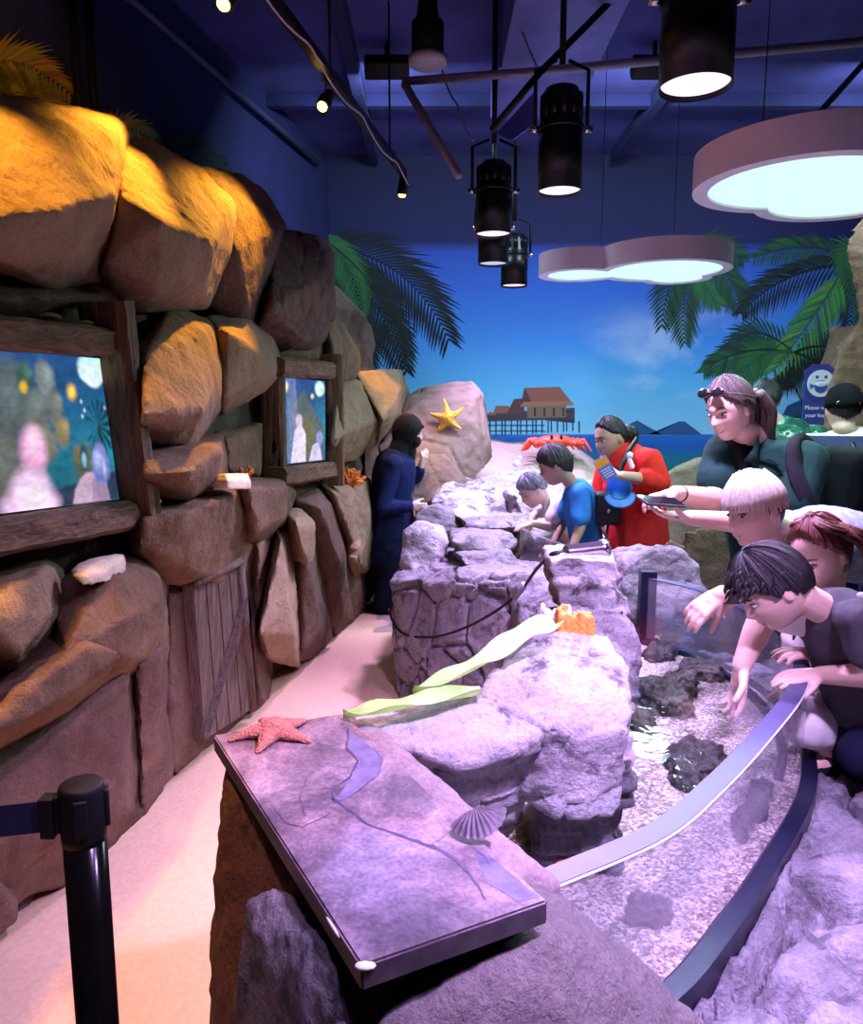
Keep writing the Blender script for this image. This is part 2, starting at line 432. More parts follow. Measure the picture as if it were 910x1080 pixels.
# ---- painted figures on the back wall (flat paint, part of the wall)
M['paint'] = attr_mat('mural_colours')
class Paint:
    def __init__(s): s.v = []; s.f = []; s.c = []
    def poly(s, pts, col, lift=0.0, proj=None):
        proj = proj or (lambda u, v: onY(u, v, YB - 0.006 - lift))
        i0 = len(s.v); s.v += [proj(*p) for p in pts]; s.f.append(list(range(i0, i0 + len(pts)))); s.c.append(col)
    def build(s, name, parent, m):
        bm = BM(); lay = bm.loops.layers.float_color.new('Col')
        vs = [bm.verts.new(p) for p in s.v]
        for f, c in zip(s.f, s.c):
            fc = bm.faces.new([vs[i] for i in f])
            for l in fc.loops: l[lay] = (*c, 1)
        bmesh.ops.triangulate(bm, faces=[f for f in bm.faces if len(f.verts) > 4])
        me = bpy.data.meshes.new(name); bm.to_mesh(me); bm.free()
        return obj(name, me, m, parent, smooth=False)
def q2(a, b, c, t): return ((1 - t) ** 2 * a[0] + 2 * t * (1 - t) * b[0] + t * t * c[0], (1 - t) ** 2 * a[1] + 2 * t * (1 - t) * b[1] + t * t * c[1])
def frond(P, a, b, c, ll, col, col2, n=26, lift=0, proj=None, down=0.6, seed=0, w=2.6):
    """painted palm frond: rib a-b-c in photo pixels, leaflets up to ll long"""
    rnd = random.Random(seed)
    for i in range(n):
        t = (i + 0.5) / n; p = q2(a, b, c, t); q = q2(a, b, c, min(1, t + 0.02)); dx, dy = q[0] - p[0], q[1] - p[1]; l = math.hypot(dx, dy) or 1; dx, dy = dx / l, dy / l
        for sd in (1, -1):
            nx, ny = -dy * sd, dx * sd
            L_ = ll * (0.35 + 0.65 * math.sin(math.pi * min(1, t * 0.8 + 0.22))) * rnd.uniform(.8, 1.1)
            vx, vy = dx * 0.75 + nx * 0.75, dy * 0.75 + ny * 0.75 + down * 0.5
            k = math.hypot(vx, vy); vx, vy = vx / k * L_, vy / k * L_
            wx, wy = -vy / L_ * w / 2, vx / L_ * w / 2
            cc = tuple(x + (y - x) * rnd.random() for x, y in zip(col, col2))
            mid = (p[0] + vx * .5, p[1] + vy * .5 - 0.03 * L_); tip = (p[0] + vx, p[1] + vy + 0.06 * L_)
            P.poly([(p[0] - wx * .5, p[1] - wy * .5), (mid[0] - wx, mid[1] - wy), tip, (mid[0] + wx, mid[1] + wy), (p[0] + wx * .5, p[1] + wy * .5)], cc, lift + i * 1e-5, proj)
    for i in range(12):
        p, q = q2(a, b, c, i / 12), q2(a, b, c, (i + 1) / 12); k = 1.6 * (1 - i / 14)
        P.poly([(p[0] - k * .3, p[1] - k), (q[0] - k * .3, q[1] - k), (q[0] + k * .3, q[1] + k), (p[0] + k * .3, p[1] + k)], col, lift + .001, proj)
G1, G2 = s2l(14, 46, 34), s2l(34, 88, 52)
D1, D2 = s2l(5, 14, 20), s2l(10, 28, 30)
LG1, LG2 = s2l(44, 110, 54), s2l(96, 156, 78)
# dark palm beside the rocks
P = Paint()
frond(P, (330, 260), (430, 260), (474, 360), 62, D1, D2, 34, 0, seed=1, w=3.2)
frond(P, (335, 262), (400, 300), (424, 388), 56, D1, D2, 30, .0005, seed=2, w=3.2)
frond(P, (330, 280), (385, 330), (388, 388), 46, D1, G1, 24, .001, seed=3, w=3)
frond(P, (345, 255), (420, 310), (430, 392), 40, D1, G1, 24, .0012, seed=31, w=3)
frond(P, (335, 250), (368, 262), (382, 330), 36, G2, LG1, 26, .002, seed=4, w=2.6)
P.build('painted_palm', wb, M['paint'])
# bright palms on the far side
P = Paint()
frond(P, (735, 270), (715, 310), (722, 362), 36, G1, G2, 22, 0, seed=5)
frond(P, (745, 268), (772, 285), (780, 330), 34, G1, G2, 20, .0003, seed=6)
frond(P, (735, 268), (700, 290), (698, 345), 34, D2, G2, 18, .0004, seed=61)
frond(P, (730, 262), (760, 250), (785, 275), 30, G1, G2, 18, .0006, seed=7)
frond(P, (745, 275), (735, 300), (760, 322), 30, G2, LG1, 18, .0008, seed=62)
P.build('painted_palm', wb, M['paint'])
P = Paint()
P.poly([(829, 385), (835, 383), (862, 440), (868, 460), (858, 460), (850, 432)], s2l(70, 120, 130))
frond(P, (890, 270), (850, 250), (795, 272), 30, G1, G2, 24, .0002, seed=8)
frond(P, (890, 278), (820, 285), (782, 330), 40, D1, G1, 26, .0003, seed=9)
frond(P, (885, 290), (870, 320), (815, 392), 42, G2, LG2, 26, .0014, seed=10, w=3.2)
frond(P, (895, 270), (905, 300), (893, 360), 34, D2, G2, 22, .0006, seed=11)
frond(P, (900, 262), (880, 252), (905, 330), 26, G2, LG1, 22, .0016, seed=11)
frond(P, (835, 370), (790, 330), (772, 372), 30, G1, G2, 20, .0008, seed=12)
frond(P, (835, 372), (780, 360), (742, 392), 34, G1, s2l(35, 100, 60), 24, .001, seed=13, w=3.4)
frond(P, (838, 372), (800, 362), (775, 405), 34, G2, LG1, 22, .0012, seed=14)
frond(P, (838, 372), (870, 355), (905, 380), 34, D2, G1, 22, .0009, seed=15)
frond(P, (838, 372), (840, 392), (818, 405), 30, D1, G1, 20, .0009, seed=16)
frond(P, (838, 372), (868, 380), (880, 405), 30, D1, G1, 20, .001, seed=17)
P.build('painted_palm', wb, M['paint'])
P = Paint()
def hillpoly(P, pts, col): P.poly(pts, col)
for hp in ([(652, 458), (664, 447), (672, 443.5), (680, 448), (698, 458)], [(684, 458), (700, 453), (716, 444.5), (722, 444.5), (740, 458)]): P.poly(hp, s2l(38, 84, 140))
for hp in ([(815, 458), (830, 428), (848, 420), (880, 458)], [(850, 458), (880, 428), (905, 420), (935, 440), (935, 458)]): P.poly(hp, s2l(36, 72, 120))
P.poly([(825, 458), (835, 440), (850, 436), (880, 442), (935, 438), (935, 458)], s2l(22, 58, 50), .001)
P.build('painted_hills', wb, M['paint'])
P = Paint()
P.poly([(770, 462), (840, 456), (935, 455), (935, 500), (770, 500)], s2l(150, 190, 130))
P.build('painted_shore', wb, M['paint'])
# stilt houses
P = Paint()
roof, roofd, wallc, dk = s2l(150, 92, 80), s2l(92, 60, 66), s2l(128, 104, 88), s2l(46, 44, 66)
P.poly([(513, 443), (556, 441), (600, 441), (606, 446), (606, 441), (514, 437)], dk)
P.poly([(514, 436), (606, 430), (606, 442), (514, 444)], s2l(70, 62, 70), .0002)
P.poly([(556, 427), (597, 427), (597, 440), (556, 441)], wallc, .0004)
for k in range(4): P.poly([(563 + 10 * k, 430), (565 + 10 * k, 430), (565 + 10 * k, 439), (563 + 10 * k, 439)], dk, .0006)
P.poly([(549, 428), (553, 409), (590, 408), (605, 427)], roof, .0006)
P.poly([(549, 428), (553, 409), (560, 422), (560, 428)], roofd, .0008)
P.poly([(552, 424), (602, 423), (606, 427), (548, 429)], s2l(170, 110, 92), .001)
P.poly([(520, 436), (523, 428), (536, 428), (542, 436)], roof, .0004)
P.poly([(534, 437), (542, 421), (552, 420), (553, 437)], roofd, .0005)
P.poly([(513, 438), (517, 434), (524, 438)], roof, .0005)
P.poly([(596, 433), (605, 433), (605, 434.5), (596, 434.5)], dk, .001)
for k in range(17):
    x = 516 + k * 5.4 + (k % 3)
    P.poly([(x, 440), (x + 1.3, 440), (x + 1.3, 460 - k * .35), (x, 460 - k * .35)], s2l(44, 56, 96), .0001)
for y in (448, 454): P.poly([(514, y), (575, y), (575, y + .9), (514, y + .9)], s2l(50, 66, 110), .0001)
P.poly([(610, 444), (611.5, 444), (611.5, 456), (610, 456)], dk)
P.build('painted_stilt_house', wb, M['paint'])
# painted foliage high on the left wall, lit by the spotlights
def onLW(u, v): 
    r = ray(u, v); o = WA + WN * (LO + 0.012); t = (o - CAM).dot(WN) / r.dot(WN); return CAM + r * t
P = Paint()
pl = lambda u, v: onLW(u, v)
frond(P, (-30, 80), (10, 40), (75, 100), 46, s2l(110, 92, 40), s2l(190, 165, 80), 26, 0, pl, seed=21, w=4)
frond(P, (-30, 120), (20, 70), (72, 130), 46, s2l(110, 92, 40), s2l(190, 165, 80), 26, .0, pl, seed=22, w=4)
frond(P, (-10, 60), (-5, 90), (10, 130), 36, s2l(90, 80, 40), s2l(140, 120, 60), 18, .0, pl, seed=25, w=4)
frond(P, (105, 150), (125, 115), (170, 155), 28, s2l(110, 112, 46), s2l(180, 184, 90), 18, .0, pl, seed=23, w=4)
frond(P, (160, 165), (190, 140), (240, 185), 36, D1, G1, 22, .0, pl, seed=24, w=4)
P.build('painted_palm', wl, M['paint'])

# ------------------------------------------------------------------ overhead pipes and ducts
def pipe(name, label, pts, r, m, cat='pipe', group=None):
    bm = BM(); tube(bm, pts, r, 12); return tag(obj(name, bm, m), label, cat, group)
def onOff(u, v, d):                    # on the left face's plane shifted out by d (overhead)
    return onW(u, v, d)
a, b_ = onOff(134, -4, LO + .06), onOff(336, 172, LO + .06)
pipe('conduit_pipe', 'long thin conduit pipe running diagonally along the dark blue wall above the boulders', [a + (a - b_) * .3, a, b_], 0.022, M['bluepipe'])
for i, (u0, u1, lab) in enumerate([(74, 80, 'first upright dark pipe on the wall, beside the amber-lit painted palm leaf'), (89, 96, 'second upright dark pipe on the wall, on the side away from the palm leaf')]):
    p0, p1 = onLW(u0, -20) + WN * .03, onLW(u1, 150) + WN * .03
    top = V((p0.x, p0.y, ZC))
    pipe('wall_pipe', lab, [V((p1.x, p1.y, 1.9)), V((p1.x, p1.y, ZC))], 0.022, M['blackmatte'], 'pipe')
# grey bent pipe bracket under the ceiling
zc = 3.3
p0, p1, p2, p3 = onZ(912, 44, zc), onZ(560, 76, zc), onZ(425, 86, zc), onZ(484, 186, 2.72)
pipe('bracket_pipe', 'bent grey pipe crossing under the ceiling and angling down beside the hanging spotlights', [p0 + (p0 - p1) * .4, p0, p1, p2, p2 + (p3 - p2) * .03, p3], 0.022, M['pipe'])
pipe('truss_pipe', 'thin grey pipe slanting up to the ceiling behind the large cloud lamp', [onZ(800, 190, 2.9), onZ(935, 40, 3.9)], 0.02, M['bluepipe'])
# air duct: long box under the ceiling with a sloping end
def ductbox(name, label, x0, x1, y0, y1, z0, m):
    bm = BM(); c = V(((x0 + x1) / 2, (y0 + y1) / 2, (z0 + ZC - .005) / 2)); box(bm, c, (x1 - x0, y1 - y0, ZC - .005 - z0), bev=0.01)
    d = thing(name, label, 'air duct', V((c.x, c.y, z0)))
    obj('duct_body', bm, m, d, smooth=False)
    y = y0 + .35
    while y < y1 - .1:
        bm = BM(); box(bm, V((c.x, y, c.z - .004)), (x1 - x0 + .03, .035, ZC - .02 - z0 + .008)); y += .95
        obj('flange', bm, m, d, smooth=False)
    return d
M['duct'] = mat('duct_paint', (0.16, 0.16, 0.5), 0.6, var=0.3, scale=3)
ductbox('air_duct', 'wide blue painted air duct running along the ceiling above the hanging spotlights', 0.42, 1.0, 1.6, 5.6, 3.55, M['duct'])
for x in (-.55, 1.75):
    bm = BM(); box(bm, V((x, 3.2, ZC - .06)), (.08, 8.5, .12)); o = obj('ceiling_beam', bm, M['navypaint'], smooth=False); o['kind'] = 'structure'
for y in (2.6, 4.4, 6.2):
    bm = BM(); box(bm, V((1.4, y, ZC - .05)), (6, .07, .09)); o = obj('ceiling_beam', bm, M['navypaint'], smooth=False); o['kind'] = 'structure'
# hanging triangular steel plates
bm = BM()
q = [onZ(524, 140, 3.2), onZ(565, 95, 3.4), onZ(567, 128, 3.1), onZ(540, 148, 3.05)]
prism(bm, q, .02, V((0, -1, 0)))
tag(obj('hanging_plate', bm, M['duct'], smooth=False), 'small slanted blue metal plate hanging behind the tall black spotlights', 'metal plate')
pipe('black_bracket', 'black diagonal hanger arm joining the two tall black spotlights', [onZ(650, -5, 3.6), onZ(568, 78, 3.2), onZ(518, 138, 2.95)], 0.018, M['blackmatte'], 'bracket')
def hang_cable(name, label, pts, r=0.006, m=None):
    bm = BM(); out = []
    for i in range(len(pts) - 1):
        for k in range(6):
            t = k / 6; out.append(pts[i].lerp(pts[i + 1], t) - V((0, 0, .03 * math.sin(math.pi * t))))
    out.append(pts[-1]); tube(bm, out, r, 6); return tag(obj(name, bm, m or M['wirewhite']), label, 'cable')
M['wirewhite'] = mat('pale_cable', (0.45, 0.38, 0.5), 0.5)
hang_cable('cable', 'thin pale cable slanting from the ceiling to the bent grey pipe', [onZ(537, -10, 3.9), onZ(570, 78, 3.2)])
hang_cable('cable', 'thin pale cable slanting down to the middle black spotlight', [onZ(465, 70, 3.5), onZ(482, 110, 3.2), onZ(499, 148, 2.95)])

# ------------------------------------------------------------------ hanging black cylinder spotlights
M['lens'] = emit_mat('lamp_lens', (0.92, 0.66, 0.98), 1.25)
M['lensdim'] = emit_mat('lamp_lens_dim', (0.55, 0.55, 0.9), .9)
LAMPS = []
def downlight(label, u, v, wpx, h, lens, diam=0.22, tilt=(0, 0)):
    t = diam * FPX / wpx; c = CAM + ray(u, v) * t
    ax = V((tilt[0], tilt[1], 1)).normalized()
    d = thing('hanging_spotlight', label, 'spotlight', c, 'black cylinder spotlights over the touch pool')
    r = diam / 2
    bm = BM(); lathe(bm, c, [(r * .93, .012), (r, 0), (r, h * .58), (r * .97, h * .585), (r * .97, .02)], ax, 40, cap=False)
    obj('lamp_barrel', bm, M['black'], d)
    bm = BM(); lathe(bm, c, [(r * 1.05, h * .575), (r * 1.08, h * .60), (r * 1.02, h * .62), (r * .94, h * .66), (r * .90, h * .86), (r * .74, h * .97), (r * .2, h * 1.0)], ax, 40)
    for k in range(12):
        a = 2 * math.pi * k / 12; x, y, z = frame(ax)
        box(bm, c + ax * (h * .8) + (x * math.cos(a) + y * math.sin(a)) * r * .9, (.012, .03, h * .22), (x * math.cos(a) + y * math.sin(a), -x * math.sin(a) + y * math.cos(a), ax))
    obj('lamp_housing', bm, M['black'], d)
    bm = BM(); lathe(bm, c, [(r * .94, .016), (r * .01, .012)], ax, 40); obj('lens', bm, lens, d)
    bm = BM()
    for s in (-1, 1):
        p = c + ax * (h * .6) + V((s * (r + .02), 0, 0)); tube(bm, [p, p + V((0, 0, h * .35 + .1)), c + ax * (h + .12) + V((s * .03, 0, 0))], .010, 8)
    tube(bm, [c + ax * (h + .1), V((c.x, c.y, ZC - .005 if not (.42 < c.x < 1.0 and 1.6 < c.y < 5.6) else 3.55))], .016, 10)
    obj('yoke', bm, M['blackmatte'], d)
    for s in (-1, 1):
        bm = BM(); cyl(bm, c + ax * (h * .6) + V((s * (r - .005), 0, 0)), c + ax * (h * .6) + V((s * (r + .045), 0, 0)), .016); obj('clamp_knob', bm, M['chrome'], d)
    LAMPS.append((c, ax)); return d
downlight('biggest black cylinder spotlight, glowing lilac, cut by the top of the picture', 733, 93, 75, .42, M['lens'])
downlight('tall black cylinder spotlight hanging beside the end of the small cloud lamp', 590, 203, 46, .50, M['lens'])
downlight('black cylinder spotlight with a bright white lens, overlapping a darker one behind it', 520, 248, 38, .43, M['lens'])
downlight('black cylinder spotlight with an unlit looking rim, half hidden behind the bright lens one', 520, 279, 32, .42, M['lensdim'])
downlight('smallest and lowest looking black cylinder spotlight, above the sea horizon', 542, 302, 28, .42, M['lens'])
M['fixture'] = M['blackmatte']
ADDED_WASH = []  # lamps and fixtures added to brighten the mural
for lab, x, y in (('black wall washer lamp added under the ceiling on the rock face side', -.3, 5.35), ('black wall washer lamp added under the ceiling above the small cloud lamp', 1.5, 5.35), ('black wall washer lamp added under the ceiling at the pillar end', 3.3, 5.35)):
    c = V((x, y, ZC - .16)); d = thing('added_wall_washer', lab, 'added wall washer', c - V((0, 0, .05)), 'wall washers added to brighten the mural')
    ax = V((0, .80, -.60)); bm = BM(); box(bm, c, (.30, .10, .12), (V((1, 0, 0)), V((0, .6, .8)), V((0, -.8, .6))), bev=.01); obj('lamp_box', bm, M['blackmatte'], d)
    bm = BM(); tube(bm, [c, V((x, y, ZC - .005))], .015, 8); obj('stem', bm, M['blackmatte'], d)
    bm = BM(); box(bm, c + V((0, .048, -.036)), (.26, .07, .004), (V((1, 0, 0)), V((0, .6, .8)), V((0, .8, -.6)))); obj('lamp_glass', bm, M['lensdim'], d)
    ADDED_WASH.append(c + ax * .12)
LAMPS2 = LAMPS; LAMPS = []
# the same row of spotlights goes on overhead towards the entrance, above the picture's top edge
def downlight_at(label, c, ax):
    t = (c - CAM).length; a = ray(455, 540)
    d = c - CAM
    k = d.dot(V((0, CP, -SP))); u = 455 + FPX * d.x / k; v = 540 - FPX * d.dot(V((0, SP, CP))) / k
    return downlight(label, u, v, .22 * FPX / k, .45, M['lens'], .22, ax)
downlight_at('black cylinder spotlight overhead above the printed board', V((.62, .55, 2.55)), (0, 0))
downlight_at('black cylinder spotlight overhead above the curved glass', V((1.35, .75, 2.55)), (0, 0))
downlight_at('black cylinder spotlight overhead above the sand path', V((-.25, .40, 2.6)), (0, 0))
LAMPS, LAMPS2 = LAMPS2, LAMPS
# ceiling speaker-like fixture near the top
c = CAM + ray(451, 68) * (0.2 * FPX / 40)
d = thing('ceiling_speaker', 'black pendant fixture with a pale rim beside the bent grey pipe', 'ceiling fixture', c)
bm = BM(); lathe(bm, c, [(.085, .02), (.085, .2), (.06, .22), (.05, .32), (.02, .33), (.02, ZC - c.z - .005)], seg=32); obj('fixture_body', bm, M['blackmatte'], d)
bm = BM(); lathe(bm, c, [(.04, .005), (.1, 0), (.103, .035), (.086, .04)], seg=40); obj('rim', bm, mat('dull_rim', (.35, .33, .4), .5), d)

# ------------------------------------------------------------------ cloud lamps
M['cloudglow'] = emit_mat('cloud_diffuser', (0.64, 1.0, 0.94), .92)
def outline_union(circles, n=240, grow=0.0):
    """outer outline of overlapping circles, seen from their common centre"""
    cx = sum(c[0] for c in circles) / len(circles); cy = sum(c[1] for c in circles) / len(circles); pts = []
    for k in range(n):
        a = 2 * math.pi * k / n; dx, dy = math.cos(a), math.sin(a); best = 0
        for x, y, r in circles:
            r += grow; ex, ey = x - cx, y - cy; b = ex * dx + ey * dy; disc = r * r - (ex * ex + ey * ey - b * b)
            if disc > 0: best = max(best, b + math.sqrt(disc))
        pts.append((cx + dx * best, cy + dy * best))
    return pts
CLOUDS = []
def cloud_lamp(label, c, circles, th):
    d = thing('cloud_ceiling_lamp', label, 'cloud lamp', c)
    o = outline_union(circles); i1 = outline_union(circles, grow=-.062)
    n = len(o); P3 = lambda p, z: c + V((p[0], p[1], z))
    bm = BM(); loops = [[bm.verts.new(P3(p, z)) for p in L_] for L_, z in ((i1, .012), (i1, 0), (o, 0), (o, th), )]
    for a, b in zip(loops, loops[1:]):
        for k in range(n): bm.faces.new((a[k], a[(k + 1) % n], b[(k + 1) % n], b[k]))
    bm.faces.new(loops[-1]); bmesh.ops.recalc_face_normals(bm, faces=list(bm.faces))
    obj('lamp_shell', bm, M['whiteplastic'], d, smooth=False)
    bm = BM(); cv = [bm.verts.new(P3(p, .010)) for p in i1]; ctr = bm.verts.new(P3((sum(p[0] for p in i1) / n, sum(p[1] for p in i1) / n), .010))
    for k in range(n): bm.faces.new((cv[k], ctr, cv[(k + 1) % n]))
    obj('diffuser', bm, M['cloudglow'], d, smooth=False)
    for dx, dy in ((-.25, 0), (.25, .05)):
        bm = BM(); tube(bm, [c + V((dx, dy, th)), V((c.x + dx, c.y + dy, ZC - .005))], .0025, 6); obj('suspension_wire', bm, M['blackmatte'], d)
    CLOUDS.append(c); return d
cA = onZ(865, 196, 2.42); cB = onZ(672, 288, 2.42)
cloud_lamp('large white cloud shaped lamp cut by the picture edge, nearest of the two cloud lamps', cA, [(-.07, .00, .43), (.22, .24, .36), (.46, .0, .40), (.72, .18, .28)], .14)
cloud_lamp('small white cloud shaped lamp hanging beyond the spotlights, over the people', cB, [(-.38, .10, .27), (.16, -.06, .43), (.34, .24, .24)], .14)
# ------------------------------------------------------------------ left rock face
M['rockbrown'] = rock_mat('rock_brown', (0.080, 0.043, 0.022), (0.185, 0.108, 0.058), (0.30, 0.19, 0.11), 2.6, 60, 0.75, speck=.3)
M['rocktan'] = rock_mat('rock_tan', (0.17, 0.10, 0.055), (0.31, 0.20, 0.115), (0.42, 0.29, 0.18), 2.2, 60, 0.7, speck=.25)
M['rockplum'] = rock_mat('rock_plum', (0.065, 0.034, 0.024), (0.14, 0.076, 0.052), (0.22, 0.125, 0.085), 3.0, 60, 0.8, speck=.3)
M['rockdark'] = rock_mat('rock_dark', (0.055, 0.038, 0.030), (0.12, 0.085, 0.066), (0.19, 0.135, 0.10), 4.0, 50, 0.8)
GR = 'sculpted boulders of the rock face'
def frock(label, outline, ridges, m='rockbrown', dout=0.06, back=0.38, smooth=1, voxel=0.016, extra=(), layers=((0.012, 3.0), (0.006, 12), (0.003, 40)), crack=None, name='boulder'):
    cu = sum(p[0] for p in outline) / len(outline); cv = sum(p[1] for p in outline) / len(outline)
    outline = [(u + (u - cu) * .09, v + (v - cv) * .09) for u, v in outline]
    pts = [onW(u, v, dout) for u, v in outline]
    cu = sum(p[0] for p in outline) / len(outline); cv = sum(p[1] for p in outline) / len(outline)
    bk = [onW(u + (cu - u) * .12, v + (cv - v) * .12, -back) for u, v in outline]
    pts += [p for p in bk] + [onW(u, v, d) for u, v, d in ridges]
    for p in pts: p.z = max(p.z, -0.03)
    hs = [pts] + [[onW(u, v, d) for u, v, d in e] for e in extra]
    return rock(name, label, hs, M[m], 'rock', voxel, smooth, layers, crack, group=GR)
# backing of the rock face: rough dark rock between the boulders
bm = BM(); ns, nz = 150, 70
g = []
for j in range(nz + 1):
    z = -0.05 + 2.55 * j / nz; row = []
    for i in range(ns + 1):
        s = 0.2 + 5.9 * i / ns; p = wpt(s, 0, z)
        h = 0.07 * noise.fractal(p * 2.2, .9, 2.1, 4) + 0.02 * noise.fractal(p * 9, .9, 2.1, 4)
        top = 2.35 - .05 * abs(s - 3) + .08 * noise.noise(V((s * 2, 0, 0))); k = max(0, z - top) * 1.2
        row.append(bm.verts.new(wpt(s, -0.04 + h - k, z)))
    g.append(row)
for j in range(nz):
    for i in range(ns): bm.faces.new((g[j][i], g[j][i + 1], g[j + 1][i + 1], g[j + 1][i]))
o = obj('wall_rockwork', bm, M['rockdark']); o['kind'] = 'structure'

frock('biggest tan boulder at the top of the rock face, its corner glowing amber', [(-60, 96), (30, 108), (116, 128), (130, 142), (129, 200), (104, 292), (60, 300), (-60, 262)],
      [(48, 118, .14), (118, 136, .22), (124, 206, .32), (56, 224, .36), (-60, 236, .36), (52, 150, .26), (98, 284, .16), (-60, 120, .2)], 'rocktan', voxel=.016)
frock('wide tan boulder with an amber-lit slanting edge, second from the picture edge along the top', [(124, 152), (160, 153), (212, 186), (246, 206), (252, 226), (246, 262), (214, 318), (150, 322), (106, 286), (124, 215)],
      [(160, 160, .12), (128, 206, .26), (168, 234, .34), (224, 258, .36), (236, 226, .24), (205, 205, .2), (216, 306, .22), (168, 300, .28), (112, 280, .2)], 'rocktan', voxel=.016)
frock('tall brown boulder wedged behind the wide amber-edged one', [(212, 183), (255, 189), (282, 211), (298, 240), (286, 292), (268, 337), (236, 332), (222, 318), (246, 265)],
      [(250, 262, .2), (292, 244, .2), (262, 330, .18), (262, 215, .12)], 'rockplum')
frock('highest boulder at the far end of the rock face, split by cracks', [(290, 247), (338, 254), (350, 270), (350, 352), (328, 366), (300, 366), (272, 346), (284, 318)],
      [(345, 284, .16), (326, 300, .24), (286, 324, .22), (322, 360, .2), (306, 296, .16)], 'rockplum', crack=(.03, 4.0, .06))
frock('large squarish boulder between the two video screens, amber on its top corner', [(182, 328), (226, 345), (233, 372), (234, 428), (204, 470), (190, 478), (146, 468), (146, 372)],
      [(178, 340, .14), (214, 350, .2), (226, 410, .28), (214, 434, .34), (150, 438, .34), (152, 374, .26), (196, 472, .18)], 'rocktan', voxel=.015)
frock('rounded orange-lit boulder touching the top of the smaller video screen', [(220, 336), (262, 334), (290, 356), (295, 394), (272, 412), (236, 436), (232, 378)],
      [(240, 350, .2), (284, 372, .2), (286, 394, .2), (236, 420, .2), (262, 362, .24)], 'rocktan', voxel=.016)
frock('bulging brown boulder with a shadowed underside below the large squarish one', [(146, 474), (204, 470), (236, 458), (241, 500), (226, 522), (200, 534), (150, 526)],
      [(152, 500, .3), (200, 498, .36), (232, 474, .3), (232, 500, .26), (200, 526, .26), (150, 482, .26)], 'rockbrown', voxel=.016)
frock('small ledge boulder with a bright yellow lit top, left of the smaller screen', [(228, 456), (274, 448), (273, 500), (238, 502)],
      [(238, 464, .16), (270, 462, .12), (242, 496, .14)], 'rockbrown')
frock('narrow tan boulder standing above the far screen post', [(344, 336), (362, 345), (378, 374), (377, 398), (350, 408), (342, 380)],
      [(352, 366, .14), (372, 382, .12), (352, 398, .12)], 'rockbrown')
frock('faceted tan boulder jutting out beside the smaller screen', [(350, 406), (380, 402), (402, 438), (400, 462), (372, 484), (352, 486)],
      [(356, 416, .16), (382, 412, .18), (398, 444, .22), (352, 462, .2)], 'rocktan')
frock('amber-topped boulder leaning over the woman in the navy blazer', [(376, 394), (422, 392), (429, 415), (424, 442), (398, 466), (392, 440)],
      [(396, 412, .2), (422, 412, .22), (404, 444, .28), (420, 434, .22)], 'rocktan')
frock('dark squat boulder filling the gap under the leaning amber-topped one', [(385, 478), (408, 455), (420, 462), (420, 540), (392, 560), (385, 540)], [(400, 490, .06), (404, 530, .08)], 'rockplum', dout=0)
# lower tier
frock('wide brown ledge boulder over the wooden hatch', [(132, 540), (156, 526), (206, 516), (242, 508), (266, 514), (266, 586), (255, 620), (205, 622), (176, 612), (136, 584)],
      [(150, 546, .26), (196, 540, .32), (244, 522, .28), (258, 540, .24), (200, 600, .24), (148, 576, .26)], 'rockbrown', voxel=.016)
frock('amber-lit block with the pale stone slab on it', [(236, 508), (300, 504), (308, 522), (300, 552), (276, 574), (258, 572), (250, 520)],
      [(262, 516, .3), (300, 514, .24), (300, 546, .2), (270, 562, .26)], 'rockbrown')
frock('rounded brown boulder with a small white stone resting on it', [(62, 616), (100, 594), (134, 588), (160, 591), (174, 610), (174, 694), (120, 726), (60, 702)],
      [(120, 600, .28), (164, 606, .22), (168, 634, .26), (134, 654, .36), (126, 690, .34), (66, 690, .32), (92, 640, .3)], 'rockbrown', voxel=.014)
frock('yellow-brown wedge boulder cut by the picture edge under the large screen', [(-40, 618), (44, 592), (62, 604), (64, 652), (22, 712), (-40, 700)],
      [(46, 600, .26), (56, 648, .3), (20, 690, .3), (-40, 650, .34)], 'rocktan', voxel=.014)
frock('broad slanted boulder reaching from the picture edge up to the white stone', [(-40, 740), (20, 702), (64, 660), (118, 664), (140, 680), (130, 712), (60, 760), (-40, 822)],
      [(20, 726, .34), (90, 680, .36), (126, 690, .34), (60, 742, .36), (-40, 790, .36)], 'rockbrown', voxel=.014)
frock('massive smooth reddish boulder down at the sand, behind the barrier post', [(-40, 808), (60, 748), (132, 692), (148, 704), (150, 800), (152, 856), (110, 898), (62, 932), (0, 962), (-40, 975)],
      [(60, 790, .2), (128, 712, .2), (134, 850, .16), (40, 900, .12), (-40, 880, .2)], 'rockplum', voxel=.014, dout=.05, layers=((0.03, 2.4), (0.006, 14)))
frock('upright narrow slab between the reddish boulder and the wooden hatch', [(138, 690), (174, 660), (176, 780), (180, 812), (150, 858), (140, 780)],
      [(146, 700, .2), (172, 690, .2), (168, 800, .12), (150, 840, .1)], 'rockplum', voxel=.015, dout=.04)
frock('small boulder in the bottom corner cut by the picture edge', [(-40, 880), (2, 905), (10, 935), (14, 968), (-40, 1010)], [(0, 935, .16), (-40, 940, .2)], 'rockplum', dout=.08)
